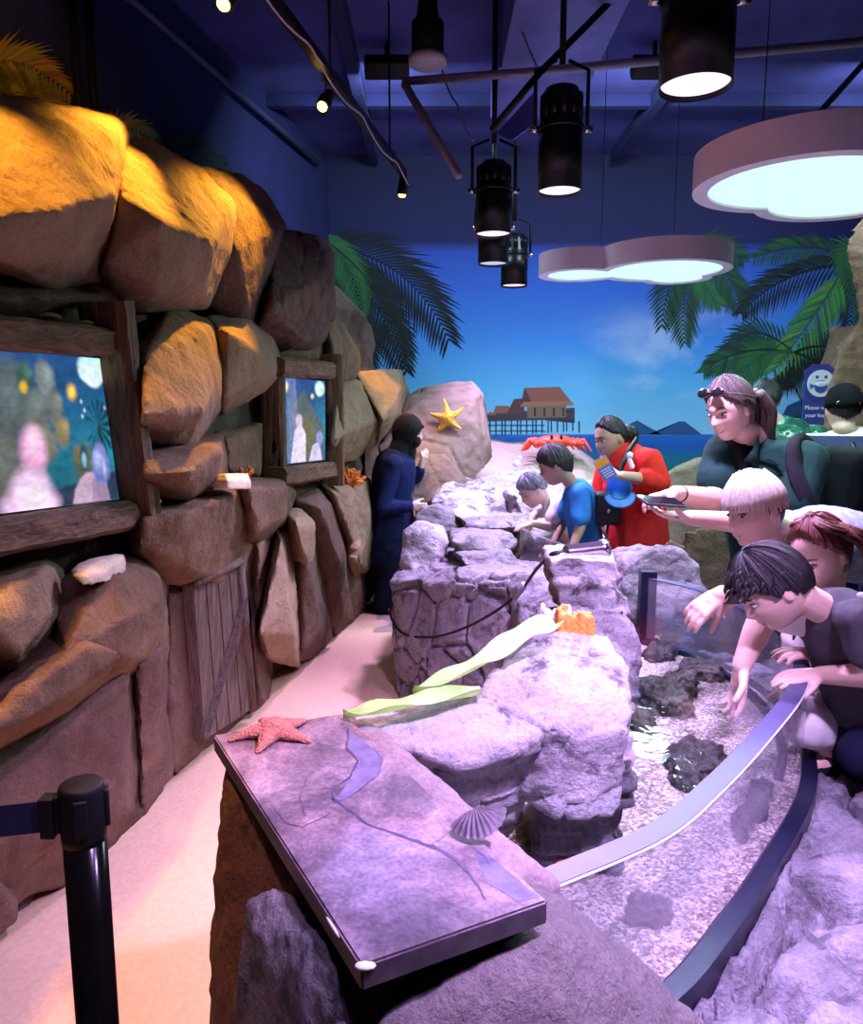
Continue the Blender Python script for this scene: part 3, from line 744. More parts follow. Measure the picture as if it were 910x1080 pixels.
# hatch block + wooden hatch
frock('dark plum rock around the wooden hatch', [(170, 612), (204, 606), (258, 584), (270, 600), (280, 735), (262, 748), (190, 806), (178, 800)],
      [(180, 630, .10), (262, 600, .10), (268, 738, .05), (184, 790, .05)], 'rockplum', dout=.02, layers=((0.012, 4), (0.005, 16)))
M['woodgrey'] = wood_mat('weathered_wood', (0.05, 0.030, 0.022), (0.18, 0.115, 0.085), 'Z', 26, 1.0)
M['woodbeam'] = wood_mat('brown_beam_wood', (0.045, 0.022, 0.012), (0.27, 0.14, 0.07), 'Z', 22, 1.0)
M['woodbeamh'] = wood_mat('brown_beam_wood_level', (0.045, 0.022, 0.012), (0.29, 0.15, 0.075), 'Y', 22, 1.0)
hq = [onW(203, 616, .15), onW(252, 592, .15), onW(266, 748, .10), onW(215, 782, .10)]
hd = thing('wooden_hatch', 'weathered wooden hatch door of upright planks set in the rock beside the sand path', 'hatch', (hq[3] + hq[2]) / 2)
for k in range(4):
    a, b = k / 4 + .006, (k + 1) / 4 - .006; bm = BM()
    prism(bm, [hq[0].lerp(hq[1], a), hq[0].lerp(hq[1], b), hq[3].lerp(hq[2], b), hq[3].lerp(hq[2], a)][::-1], .05, WN, bev=.004)
    obj('plank', bm, M['woodgrey'], hd, smooth=False)
bm = BM(); a, b = hq[0].lerp(hq[3], .93) + WN * .012, hq[1].lerp(hq[2], .22) + WN * .012
x, y, z = frame(b - a); box(bm, (a + b) / 2, (.03, .012, (b - a).length), (x.cross(z).cross(z), WN, z)); 
obj('diagonal_brace', bm, M['woodgrey'], hd, smooth=False)
bm = BM(); tube(bm, [hq[0] + WN * .01, hq[1] + WN * .01], .018, 8); tube(bm, [hq[1] + WN * .0, hq[2] + WN * .0], .024, 8)
obj('hatch_surround', bm, M['woodgrey'], hd)
frock('rough upright rib of rock along the side of the wooden hatch', [(258, 590), (268, 586), (284, 720), (285, 745), (268, 750)], [(266, 660, .14), (276, 735, .12)], 'rockplum', dout=.04)
frock('slender leaning rock beside the hatch, below the amber block', [(262, 568), (284, 560), (280, 600), (272, 650), (268, 640)], [(274, 580, .2)], 'rockbrown')
frock('tall amber-lit rock spike with a flat shadowed foot on the sand', [(291, 562), (304, 560), (311, 620), (316, 672), (315, 700), (286, 692), (272, 668), (280, 610)],
      [(297, 570, .22), (305, 640, .26), (311, 668, .26), (274, 668, .24), (282, 692, .18), (312, 696, .16)], 'rocktan')
frock('plum pointed rock on the sand beside the amber-lit spike', [(304, 548), (322, 540), (334, 560), (340, 610), (350, 668), (330, 690), (314, 694), (310, 610)],
      [(318, 562, .2), (330, 620, .2), (340, 664, .16), (320, 684, .14)], 'rockplum')
frock('domed dark plum rock below the smaller screen', [(312, 530), (336, 520), (356, 532), (368, 570), (372, 650), (352, 664), (334, 600)],
      [(338, 536, .2), (358, 590, .22), (362, 648, .14)], 'rockplum')
frock('pale block between the hatch and the domed plum rock, lit orange', [(302, 542), (318, 536), (336, 546), (334, 590), (322, 605), (306, 585)], [(312, 552, .28), (330, 556, .24), (322, 592, .24)], 'rocktan')
frock('squat tan boulder carrying the orange coral, at the feet of the far screen', [(340, 512), (362, 502), (390, 506), (395, 530), (392, 598), (374, 602), (362, 560), (352, 526)],
      [(352, 520, .16), (382, 514, .2), (390, 540, .22), (380, 596, .2), (364, 550, .2)], 'rocktan')
frock('low dark rock at the far end of the rock face by the path', [(366, 560), (385, 598), (384, 640), (372, 654), (364, 640)], [(376, 620, .12)], 'rockplum')
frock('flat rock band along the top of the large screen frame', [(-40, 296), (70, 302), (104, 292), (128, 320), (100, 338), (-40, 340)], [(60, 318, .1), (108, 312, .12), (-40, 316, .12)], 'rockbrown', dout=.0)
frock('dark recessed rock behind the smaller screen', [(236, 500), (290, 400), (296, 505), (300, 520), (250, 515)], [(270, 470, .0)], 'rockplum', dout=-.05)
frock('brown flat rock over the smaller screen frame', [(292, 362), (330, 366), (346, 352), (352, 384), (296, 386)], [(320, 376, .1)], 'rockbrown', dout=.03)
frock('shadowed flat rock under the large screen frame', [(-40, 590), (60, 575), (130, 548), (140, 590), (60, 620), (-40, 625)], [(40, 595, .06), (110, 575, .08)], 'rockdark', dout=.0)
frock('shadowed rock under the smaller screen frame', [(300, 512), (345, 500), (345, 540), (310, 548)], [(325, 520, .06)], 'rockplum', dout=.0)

# ------------------------------------------------------------------ video screens in wooden frames
class Canvas:
    """picture shown on a screen: painted per vertex in its own u,v (0..1, v down)"""
    def __init__(s, nx, ny, base): s.nx, s.ny = nx, ny; s.u, s.v = np.meshgrid(np.linspace(0, 1, nx), np.linspace(0, 1, ny)); s.a = np.zeros((ny, nx, 3)) + np.array(base)
    def mix(s, k, col): s.a = s.a * (1 - k[..., None]) + np.array(col) * k[..., None]
    def blob(s, x, y, rx, ry, col, soft=.15, wob=0, seed=0):
        d = np.sqrt(((s.u - x) / rx) ** 2 + ((s.v - y) / ry) ** 2)
        if wob: d = d + wob * np.sin(np.arctan2(s.v - y, s.u - x) * 5 + seed)
        s.mix(np.clip((1 - d) / soft, 0, 1), col)
    def poly(s, pts, col, a=1.0):
        ins = np.zeros_like(s.u, bool); n = len(pts)
        for i in range(n):
            (x1, y1), (x2, y2) = pts[i], pts[(i + 1) % n]
            if y1 == y2: continue
            c = ((y1 > s.v) != (y2 > s.v)) & (s.u < (x2 - x1) * (s.v - y1) / (y2 - y1) + x1); ins ^= c
        s.mix(ins * a, col)
    def soften(s, n, gain=1.0):
        for _ in range(n):
            p = np.pad(s.a, ((1, 1), (1, 1), (0, 0)), mode='edge'); s.a = (p[1:-1, 1:-1] * 4 + p[:-2, 1:-1] + p[2:, 1:-1] + p[1:-1, :-2] + p[1:-1, 2:]) / 8
        s.a = s.a * gain
    def mesh(s, q, name, m, parent):
        """q: top-left, top-right, bottom-right, bottom-left"""
        bm = BM(); lay = bm.loops.layers.float_color.new('Col'); vs = []
        for j in range(s.ny):
            l, r = q[0].lerp(q[3], j / (s.ny - 1)), q[1].lerp(q[2], j / (s.ny - 1)); vs.append([bm.verts.new(l.lerp(r, i / (s.nx - 1))) for i in range(s.nx)])
        for j in range(s.ny - 1):
            for i in range(s.nx - 1):
                f = bm.faces.new((vs[j][i], vs[j + 1][i], vs[j + 1][i + 1], vs[j][i + 1]))
                for lp, (jj, ii) in zip(f.loops, ((j, i), (j + 1, i), (j + 1, i + 1), (j, i + 1))): lp[lay] = (*np.clip(s.a[jj, ii], 0, 1), 1)
        me = bpy.data.meshes.new(name); bm.to_mesh(me); bm.free(); return obj(name, me, m, parent)
M['screen'] = attr_mat('screen_picture', emission=.95)
def beam(bm, a, b, w, dpt, seed=0):
    """rough-hewn square beam from a to b, w across, dpt deep"""
    z = (b - a); ln = z.length; z.normalize(); y = WN; x = y.cross(z).normalized(); n = max(8, int(ln / .025)); prev = None
    for i in range(n + 1):
        t = i / n; c = a.lerp(b, t); ring = []
        for k in range(16):
            an = 2 * math.pi * (k + .5) / 16; sx, sy = math.cos(an), math.sin(an); m_ = max(abs(sx), abs(sy)); sx, sy = sx / m_, sy / m_
            e = 1 + .10 * noise.noise(V((t * ln * 7 + seed, k * .9, seed))) + .05 * noise.noise(V((t * ln * 30 + seed, k * 2.1, seed)))
            ring.append(bm.verts.new(c + x * (sx * w / 2 * e) + y * (sy * dpt / 2 * e)))
        if prev:
            for k in range(16): bm.faces.new((prev[k], prev[(k + 1) % 16], ring[(k + 1) % 16], ring[k]))
        else: bm.faces.new(list(reversed(ring)))
        prev = ring
    bm.faces.new(prev)
def tv(label, q, canvas, beams):
    """q: corner points of the screen (tl, tr, br, bl)"""
    base = (q[2] + q[3]) / 2
    d = thing('wall_screen', label, 'screen', base)
    bm = BM(); nrm = WN
    cen = (q[0] + q[1] + q[2] + q[3]) / 4; out = [p + (p - cen).normalized() * .022 for p in q]
    prism(bm, [p - nrm * .006 for p in out][::-1], .05, nrm, bev=.003); obj('screen_housing', bm, M['blackmatte'], d, smooth=False)
    bm = BM()
    for i in range(4): 
        a, b = out[i], out[(i + 1) % 4]; ai, bi = q[i], q[(i + 1) % 4]
        prism(bm, [p + nrm * .004 for p in (a, b, bi, ai)][::-1], .012, nrm)
    obj('bezel', bm, M['black'], d, smooth=False)
    canvas.mesh(q, 'display', M['screen'], d)
    for nm, a, b, w, dp, mm in beams:
        bm = BM(); beam(bm, a, b, w, dp, random.random() * 50); obj(nm, bm, M[mm], d, smooth=False)
    return d
D = .16
def grain(c, seed):
    rs = np.random.RandomState(seed)
    for k, amp in ((8, .14), (24, .16), (60, .2)):
        g = rs.rand(k + 2, k + 2); yy = c.v * k; xx = c.u * k; i, j = yy.astype(int), xx.astype(int); fy, fx = yy - i, xx - j
        n = g[i, j] * (1 - fy) * (1 - fx) + g[i + 1, j] * fy * (1 - fx) + g[i, j + 1] * (1 - fy) * fx + g[i + 1, j + 1] * fy * fx
        c.a = c.a * (1 + amp * (n - .5) * 2)[..., None]
c = Canvas(220, 130, (0.02, 0.10, 0.16))
def scenic(c, mirror=False):
    c.mix(np.clip(1 - c.v * 1.6, 0, 1) * .8, (0.03, 0.08, 0.30)); c.mix(np.clip((c.v - .45) * 1.2, 0, 1) * .5, (0.01, 0.18, 0.22))
    c.mix(np.clip(c.u * 1.4 - .6, 0, 1) * np.clip(1 - abs(c.v - .6) * 2.2, 0, 1), (0.03, 0.33, 0.50))
q1 = [onW(-150, 355, D), onW(114, 379, D), onW(130, 526, D), onW(-150, 560, D)]
# u is across the whole screen: the part inside the picture is about u .5 to 1
scenic(c)
K = lambda x, y: (0.55 + .45 * x, y)
def B(x, y, rx, ry, col, soft=.2, wob=0): c.blob(*K(x, y), rx * .45, ry, col, soft, wob)
c.mix(np.clip(1 - np.abs(c.v - .3) * 2, 0, 1) * .5, (.01, .10, .26))
for bx, by, rx, ry, cc_ in ((.22, .16, .12, .14, (.20, .24, .26)), (.10, .36, .16, .16, (.14, .17, .17)), (.30, .34, .10, .15, (.17, .19, .18)), (.14, .58, .18, .18, (.16, .17, .13)), (.36, .50, .09, .12, (.26, .21, .10)), (-.15, .3, .2, .3, (.10, .13, .14)), (-.3, .7, .3, .3, (.12, .13, .12)), (.02, .16, .1, .12, (.05, .12, .10))):
    c.blob(*K(bx, by), rx * .45, ry, cc_, .35, .07, bx * 9); c.blob(*K(bx + .03, by - .03), rx * .28, ry * .55, tuple(x * 1.45 for x in cc_), .8, .1, by * 9)
B(.58, .74, .16, .2, (.10, .14, .09), .5); B(.5, .66, .06, .08, (.2, .16, .08), .5)
B(.57, .68, .05, .10, (0.03, .08, .10)); B(.57, .7, .03, .06, (.25, .5, .6))
B(.5, .24, .07, .07, (1.0, 0.55, 0.02), .6); B(.5, .24, .04, .04, (1.0, 0.85, 0.2), .5); B(0, .22, .05, .05, (1, .6, .02), .7)
for x, y in ((.6, .3), (.6, .4), (.63, .36), (.94, .33), (.88, .34)): B(x, y, .012, .016, (.9, .95, 1), .5)
B(.78, .06, .2, .10, (.55, .95, 1)); B(.72, .10, .13, .08, (.75, 1, 1)); B(.92, .08, .12, .09, (.75, 1, 1)); B(.78, .12, .13, .09, (.8, 1, 1))
for k in range(14):
    a = -2.8 + k * .42; x0, y0 = .78, .46
    c.poly([K(x0, y0), K(x0 + .16 * math.cos(a), y0 + .2 * math.sin(a) + .02), K(x0 + .17 * math.cos(a + .16), y0 + .22 * math.sin(a + .16) + .04)], (0.01, .05, .06))
c.poly([K(.77, .46), K(.80, .46), K(.82, .72), K(.79, .72)], (0.01, .05, .06))
c.poly([K(.0, .92), K(1.0, .78), K(1, 1), K(0, 1)], (.03, .05, .10))
c.poly([K(*p) for p in [(.40, 1), (.44, .90), (.50, .83), (.58, .79), (.68, .78), (.80, .84), (.84, 1)]], (.62, .42, .58)); c.poly([K(*p) for p in [(.62, 1), (.64, .84), (.70, .80), (.80, .84), (.84, 1)]], (.40, .28, .45))
B(.76, .74, .12, .17, (.20, .24, .62), .25, .05); B(.73, .70, .07, .09, (.55, .62, .98), .8); B(.80, .76, .03, .10, (.6, .6, 1), .8)
B(.05, .62, .16, .20, (.95, .45, .75), .5); B(.0, 1.0, .30, .30, (.95, .62, .95), .35, .06); B(.02, .94, .2, .2, (1, .88, 1), .8); B(.06, .56, .10, .12, (1, .7, .9), .7)
grain(c, 3); c.soften(2, .85)
tv('large video screen in a rough timber frame, cut by the picture edge', q1, c, [
    ('top_beam', onW(-160, 338, D), onW(112, 362, D), .085, .13, 'woodbeamh'), ('bottom_beam', onW(-160, 590, D), onW(142, 540, D), .095, .14, 'woodbeamh'),
    ('side_post', onW(111, 318, D + .02), onW(143, 556, D + .02), .075, .16, 'woodbeam')])
c = Canvas(80, 110, (0.04, 0.14, 0.26)); scenic(c); K = lambda x, y: (x, y)
def B(x, y, rx, ry, col, soft=.2, wob=0): c.blob(x, y, rx, ry, col, soft, wob)
c.poly([(.2, .35), (.5, .12), (.75, .4), (.95, .55), (.95, 1), (.1, 1)], (.12, .16, .17)); c.poly([(.35, .5), (.55, .42), (.75, .6), (.7, .95), (.4, .95)], (.18, .17, .11))
for x0 in (.08, .16, .24): c.poly([(x0, 0), (x0 + .06, 0), (x0 + .2, 1), (x0 + .02, 1)], (.05 + x0, .28, .5), .6)
B(.86, .1, .14, .11, (.75, 1, 1), .3); B(.68, .2, .05, .04, (1, .8, .3), .5); B(.12, .1, .06, .08, (.9, .9, .5), .6)
B(.38, .5, .09, .1, (.75, .6, .85), .4); c.poly([(.2, 1), (.28, .62), (.42, .52), (.52, .66), (.52, 1)], (.85, .75, 1)); c.poly([(.6, 1), (.68, .8), (.85, .76), (.92, 1)], (.75, .65, .98)); B(.86, .72, .1, .11, (.35, .4, .75), .4)
B(.08, .7, .06, .2, (.7, .9, 1), .6); B(.08, .92, .08, .1, (.2, .3, .8), .5)
grain(c, 4); c.soften(1, .85)
q = [onW(295, 398, .10), onW(343, 402, .10), onW(343, 485, .10), onW(296, 490, .10)]
tv('smaller video screen in a dark timber frame further along the rock face', q, c, [
    ('top_beam', onW(288, 387, .10), onW(347, 391, .10), .10, .13, 'woodbeamh'), ('bottom_beam', onW(290, 503, .10), onW(347, 495, .10), .10, .13, 'woodbeamh'),
    ('side_post', onW(349, 374, .12), onW(350, 512, .12), .06, .15, 'woodbeam'), ('side_post', onW(288, 388, .06), onW(290, 505, .06), .07, .12, 'woodbeam')])

# ------------------------------------------------------------------ small things on the ledges
M['shellcream'] = mat('shell_cream', (0.75, 0.62, 0.42), 0.5, var=.2)
M['stonewhite'] = mat('white_stone', (0.62, 0.52, 0.38), 0.8, bump=.5, bscale=90)
M['coralorange'] = mat('orange_coral', (0.85, 0.25, 0.04), 0.7, bump=.6, bscale=120)
p = [onW(86, 598, .26), onW(104, 590, .26), onW(132, 584, .26), onW(134, 595, .26), onW(108, 605, .30), onW(88, 607, .30)]
rock('white_stone', 'small wedge shaped white stone on the rounded brown boulder', [p + [x - V((0, 0, .03)) for x in p] + [x - WN * .04 for x in p]], M['stonewhite'], 'stone', .008, 4, ((.002, 30),))
p = [onW(238, 505, .30), onW(262, 504, .30), onW(265, 512, .32), onW(240, 512, .32)]
rock('stone_slab', 'flat pale yellow-lit stone slab on the amber-lit block', [[x + V((0, 0, .02)) for x in p] + [x - V((0, 0, .015)) for x in p] + [x - WN * .16 for x in p]], M['shellcream'], 'stone', .006, 2, ((.002, 30),))
def star_mesh(c, nrm, up, r, th, arms=5, w=.32, n=12, twist=0.0, seed=0):
    """five-armed starfish: domed, arms tapering, bumpy"""
    rnd = random.Random(seed); bm = BM(); y = (up - nrm * up.dot(nrm)).normalized(); x = y.cross(nrm)
    for k in range(arms):
        a = 2 * math.pi * k / arms + twist; bend = rnd.uniform(-.18, .18); pp = c; L_ = r * rnd.uniform(.92, 1.06)
        pts = []
        for i in range(n + 1):
            t = i / n; an = a + bend * t * t; pts.append(c + (x * math.sin(an) + y * math.cos(an)) * (L_ * t) + nrm * (th * .45 * (1 - t) ** .7))
        for i in range(n):
            f = lambda t: r * w * (1 - .78 * t ** .85)
            t0, t1 = i / n, (i + 1) / n
            rcone(bm, pts[i], f(t0), pts[i + 1], f(t1), 12, th / (r * w) * .8, (x * math.cos(a) - y * math.sin(a)), caps=2)
    ell(bm, c + nrm * th * .3, r * .42, r * .42, th * .8, (x, y, nrm))
    me = remesh(bm, r / 42, 3)
    displace(me, ((r * .02, 9 / r),), None, seed)
    return me
# yellow star on the far rock is added with that rock; orange coral cluster on the tan boulder
cc = onW(366, 512, .12); bm = BM(); rnd = random.Random(4)
for k in range(46):
    a = rnd.uniform(0, 6.28); e = rnd.uniform(.15, 1.3); dv = V((math.cos(a) * math.cos(e), math.sin(a) * math.cos(e), math.sin(e)))
    s = cc + V((dv.x * .03, dv.y * .03, 0)); m_ = s + dv * rnd.uniform(.05, .09); rcone(bm, s, .012, m_, .008, 8, caps=2)
    for q_ in range(2): rcone(bm, m_, .009, m_ + (dv + V((rnd.uniform(-.6, .6), rnd.uniform(-.6, .6), .2))).normalized() * .03, .007, 8, caps=2)
tag(obj('orange_coral', bm, M['coralorange']), 'orange branching coral on the squat tan boulder by the smaller screen', 'coral')
# shells on the screen frame
def scallop(c, up, fwd, r, n=11, depth=.45, name='shell'):
    """ribbed fan shell, hinge at -fwd"""
    bm = BM(); z = up.normalized(); y = (fwd - z * fwd.dot(z)).normalized(); x = y.cross(z); rows = []
    for i in range(13):
        t = i / 12; row = []
        for k in range(n * 6 + 1):
            a = (k / (n * 6) - .5) * 2.5; rib = .06 * math.cos(k / 6 * 2 * math.pi) * t
            rr = r * 1.7 * t; p = V((math.sin(a) * rr * .82, math.cos(a) * rr - r * .8, 0)); dome = depth * r * (math.sin(math.pi * min(1, t * .92 + .04)) ** .7) * math.cos(a * .9) + rib * r
            row.append(bm.verts.new(c + x * p.x + y * p.y + z * max(dome, -.02)))
        rows.append(row)
    for i in range(12):
        for k in range(n * 6): bm.faces.new((rows[i][k], rows[i][k + 1], rows[i + 1][k + 1], rows[i + 1][k]))
    g = bmesh.ops.solidify(bm, geom=list(bm.faces), thickness=r * .06)
    bmesh.ops.recalc_face_normals(bm, faces=list(bm.faces))
    return bm
tag(obj('seashell', scallop(onW(52, 336, .16) + V((0, 0, .0)), V((0, 0, 1)), WN, .035), M['shellcream']), 'amber-lit fan shell on the large screen frame, at the middle of its top beam', 'shell')
tag(obj('seashell', scallop(onW(90, 342, .17), V((0, 0, 1)), WN + WD * .5, .026), M['shellcream']), 'small round shell on the large screen frame, closest to the upright post', 'shell')
bm = BM(); p0 = onW(158, 532, .22)
for k in range(5): rcone(bm, p0 + WD * (k * .018 - .03), .012 - .001 * k, p0 + WD * (k * .018 - .012) + V((0, 0, .004)), .010 - .001 * k, 10, caps=2)
tag(obj('shell_fragment', bm, M['shellcream']), 'small pale shell fragment lying on the ledge under the squarish boulder', 'shell')
bm = BM(); p0 = onW(260, 503, .14)
for k in range(9):
    a = k * .7; rcone(bm, p0, .012, p0 + V((.03 * math.cos(a), .03 * math.sin(a), .02 + .012 * (k % 3))), .006, 8, caps=2)
tag(obj('small_coral', bm, M['coralorange']), 'tiny amber coral sprig behind the pale yellow stone slab', 'coral')
# long tan shell hanging at the far end
bm = BM(); pts = [onW(378, 570, .26), onW(374, 578, .28), onW(372, 590, .28), onW(375, 600, .27), onW(376, 607, .26)]
for a, b, r1, r2 in zip(pts, pts[1:], (.02, .035, .03, .03), (.035, .03, .03, .018)): rcone(bm, a, r1, b, r2, 14, .5, WN)
tag(obj('long_shell', remesh(bm, .006, 4), M['rocktan']), 'long curved tan shell leaning on the rock beside the woman in the navy blazer', 'shell')

# ------------------------------------------------------------------ amber track spotlights above the rocks
ZT = 2.95
TRACK = []
tr0, tr1 = wpt(1.2, .42, ZT + .12), wpt(5.3, .42, ZT + .12)
td = thing('lighting_track', 'dark lighting track with a loose cable running above the boulders', 'lighting track', (tr0 + tr1) / 2)
bm = BM(); x, y, z = frame(tr1 - tr0, V((0, 0, 1))); box(bm, (tr0 + tr1) / 2, (.04, .045, (tr1 - tr0).length), (x, y, z)); obj('rail', bm, M['black'], td, smooth=False)
for k in range(4):
    bm = BM(); p = tr0.lerp(tr1, .1 + k * .27); tube(bm, [p, V((p.x, p.y, ZC - .005))], .006, 6); obj('hanger_rod', bm, M['blackmatte'], td)
bm = BM(); pts = []
for k in range(60):
    t = k / 59; p = tr0.lerp(tr1, t); pts.append(p + V((.03, .0, -.02 - .05 * abs(math.sin(t * 17)))))
tube(bm, pts, .005, 6); obj('loose_cable', bm, M['wirewhite'], td)
M['bulb'] = emit_mat('amber_bulb', (1.0, 0.55, 0.05), 14.0)
AIM = []
def track_spot(label, p, aim):
    p = V(p); d_ = (V(aim) - p).normalized(); d = thing('track_spotlight', label, 'spotlight', p - V((0, 0, .05)), 'amber spotlights on the track')
    bm = BM(); lathe(bm, p, [(.030, 0), (.034, -.005), (.034, -.05), (.028, -.07), (.026, -.11), (.012, -.13)], d_, 24); obj('lamp_can', bm, M['black'], d)
    bm = BM(); ell(bm, p + d_ * .004, .024, .024, .016, frame(d_)); obj('bulb', bm, M['bulb'], d)
    bm = BM(); tube(bm, [p - d_ * .06, p - d_ * .06 + V((0, 0, .10)), V((p.x, p.y, ZT + .11))], .006, 8); obj('bracket', bm, M['chrome'], d)
    TRACK.append(p + d_ * .03); AIM.append(aim)
track_spot('amber spotlight at the top edge of the picture, lighting the biggest boulder', onZ(236, 4, ZT), onW(128, 172, .2))
track_spot('amber spotlight with a glowing bulb in mid track, over the smaller screen', onZ(340, 112, ZT), onW(205, 352, .2))
track_spot('tiny amber spotlight at the far end of the track', onZ(424, 205, ZT), onW(410, 430, .2))
track_spot('amber spotlight added to the track above the picture, brightening the painted palm leaf', wpt(2.0, .42, ZT), onLW(38, 88))  # added lamp, brightens the palm leaf on the wall
track_spot('amber spotlight at the start of the track, over the large screen', wpt(1.55, .42, ZT), V((-.98, 1.95, .05)))
# ------------------------------------------------------------------ touch pool: rocks, tank, water
M['rockgrey'] = rock_mat('rock_grey', (0.14, 0.12, 0.13), (0.26, 0.23, 0.25), (0.37, 0.33, 0.35), 3.0, 60, 0.9, speck=.3, pits=.6, pitscale=8)
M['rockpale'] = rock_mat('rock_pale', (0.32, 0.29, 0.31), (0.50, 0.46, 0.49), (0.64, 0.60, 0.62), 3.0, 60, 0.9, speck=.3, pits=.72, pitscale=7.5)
M['rockfront'] = rock_mat('rock_front', (0.12, 0.098, 0.10), (0.20, 0.165, 0.17), (0.28, 0.235, 0.24), 2.4, 75, 0.9, speck=.35)
M['rockrust'] = rock_mat('rock_rust', (0.07, 0.03, 0.02), (0.13, 0.055, 0.04), (0.20, 0.10, 0.08), 4.0, 50, 0.8)
M['rockstrata'] = rock_mat('rock_strata', (0.16, 0.14, 0.15), (0.40, 0.37, 0.38), (0.60, 0.57, 0.58), 4.0, 60, 1.0, speck=.4, pits=.8, pitscale=11)
M['rockpink'] = rock_mat('rock_pinkish', (0.20, 0.145, 0.15), (0.29, 0.215, 0.22), (0.37, 0.29, 0.295), 3.0, 60, .6, speck=.3)
M['wetstrata'] = rock_mat('rock_wet_strata', (0.05, 0.045, 0.05), (0.14, 0.13, 0.15), (0.26, 0.24, 0.28), 6.0, 60, 1.0, rough=.5, speck=.4, pits=.7, pitscale=12)
PG = 'rocks around the touch pool'
def prock(label, hulls, m, **k):
    k.setdefault('group', PG); k.setdefault('voxel', .014); k.setdefault('smooth', 3)
    return rock(k.pop('name', 'pool_rock'), label, hulls, M[m], 'rock', **k)
def Z3(l): return [onZ(u, v, z) for u, v, z in l]
def Y3(l): return [onY(u, v, y) for u, v, y in l]
def dn(pts, z): return [V((p.x, p.y, z)) for p in pts]

ZB = 0.88
bA, bB, bC, bD = onZ(225, 775, ZB), onZ(362, 752, ZB), onZ(578, 950, ZB), onZ(381, 1019, ZB)
# pedestal under the board
top = [bA + V((.03, -.02, -.035)), bB + V((0.0, -.02, -.035)), bC + V((-.03, .03, -.035)), bD + V((.02, .06, -.035))]
ped = [p.copy() for p in top] + [V((-.45, 1.42, 0)), V((-.15, 1.65, 0)), V((.25, .95, 0)), V((-.10, .80, 0)), V((-.44, 1.38, .5)), V((-.34, 1.05, .45)), V((-.40, 1.1, 0))]
prock('dark rust-brown rock pedestal under the printed stone board, its side facing the sand path', [ped], 'rockrust', voxel=.011, layers=((.02, 4), (.006, 18)))
q = Z3([(262, 950, .79), (284, 934, .82), (304, 936, .835), (332, 977, .84), (350, 1020, .835), (366, 1088, .80), (252, 1010, .72), (246, 1060, .66), (250, 1100, .60)])
cc = V((-.16, .98, .5)); prock('purple-grey rounded stone bulging out of the pedestal under the board', [q + [V((-.36, 1.0, .1)), V((-.14, .75, .1)), V((-.2, 1.15, .6)), V((-.1, 1.0, .6)), V((-.1, .9, .3))]], 'rockgrey', voxel=.009, layers=((.012, 7), (.004, 26)))
q = Z3([(556, 918, .83), (592, 934, .81), (640, 980, .75), (690, 1030, .68), (748, 1090, .60), (575, 985, .83), (500, 1040, .80), (420, 1070, .77), (380, 1100, .72), (600, 1080, .76)])
q += [V((.55, .95, 0)), V((.45, .6, .3)), V((.0, .55, .3)), V((.1, 1.1, 0)), V((.22, 1.12, .5)), V((.05, .95, .80)), V((-.06, .80, .78))]
prock('big smooth grainy grey rock in front of the printed board and the tank', [q], 'rockfront', voxel=.009, smooth=6, layers=((.016, 5), (.0035, 30)))
q = Z3([(372, 752, .86), (398, 772, .87), (430, 800, .87), (482, 842, .87), (530, 872, .86), (564, 910, .84), (590, 932, .80)])
q += [p + V((-.10, -.10, -.02)) for p in q] + [p + V((.03, .04, -.3)) for p in q]
prock('pinkish smooth rock ridge running along the far edge of the printed board', [q], 'rockpink', voxel=.009, layers=((.010, 7), (.003, 26)))

# printed stone board
def board_mat():
    m, nt, out = new_mat('printed_stone')
    b = N(nt, 'ShaderNodeBsdfPrincipled', i_Roughness=0.6); L(nt, b.outputs[0], out.inputs[0])
    tc = N(nt, 'ShaderNodeTexCoord')
    n1 = N(nt, 'ShaderNodeTexNoise', i_Scale=5.5, i_Detail=12.0, i_Roughness=0.72, i_Distortion=.3); L(nt, tc.outputs['Object'], n1.inputs['Vector'])
    r1 = ramp(nt, [(.30, s2l(34, 27, 34)), (.43, s2l(84, 70, 78)), (.56, s2l(132, 116, 120)), (.72, s2l(184, 168, 162))]); L(nt, n1.outputs['Fac'], r1.inputs[0])
    n2 = N(nt, 'ShaderNodeTexNoise', i_Scale=2.2, i_Detail=3.0); L(nt, tc.outputs['Object'], n2.inputs['Vector'])
    r2 = ramp(nt, [(.40, (.96, .92, 1.0)), (.55, (1, .84, .86)), (.66, (.74, .78, 1.0))]); L(nt, n2.outputs['Fac'], r2.inputs[0])
    mx = N(nt, 'ShaderNodeMix', data_type='RGBA', blend_type='MULTIPLY', i_0=1.0); L(nt, r1.outputs[0], mx.inputs[6]); L(nt, r2.outputs[0], mx.inputs[7])
    n3 = N(nt, 'ShaderNodeTexNoise', i_Scale=160.0, i_Detail=3.0); L(nt, tc.outputs['Object'], n3.inputs['Vector'])
    r3 = ramp(nt, [(.32, (.62,) * 3), (.62, (1.04,) * 3)]); L(nt, n3.outputs['Fac'], r3.inputs[0])
    m2 = N(nt, 'ShaderNodeMix', data_type='RGBA', blend_type='MULTIPLY', i_0=1.0); L(nt, mx.outputs[2], m2.inputs[6]); L(nt, r3.outputs[0], m2.inputs[7])
    L(nt, m2.outputs[2], b.inputs['Base Color'])
    bp = N(nt, 'ShaderNodeBump', i_Strength=.25, i_Distance=.003); L(nt, n3.outputs['Fac'], bp.inputs['Height']); L(nt, bp.outputs[0], b.inputs['Normal'])
    return m
M['board'] = board_mat()
M['boardedge'] = mat('board_edge', (0.05, 0.04, 0.05), .45, var=.4, scale=30)
M['paintwhite'] = mat('chipped_white', (0.8, 0.78, 0.8), .7)
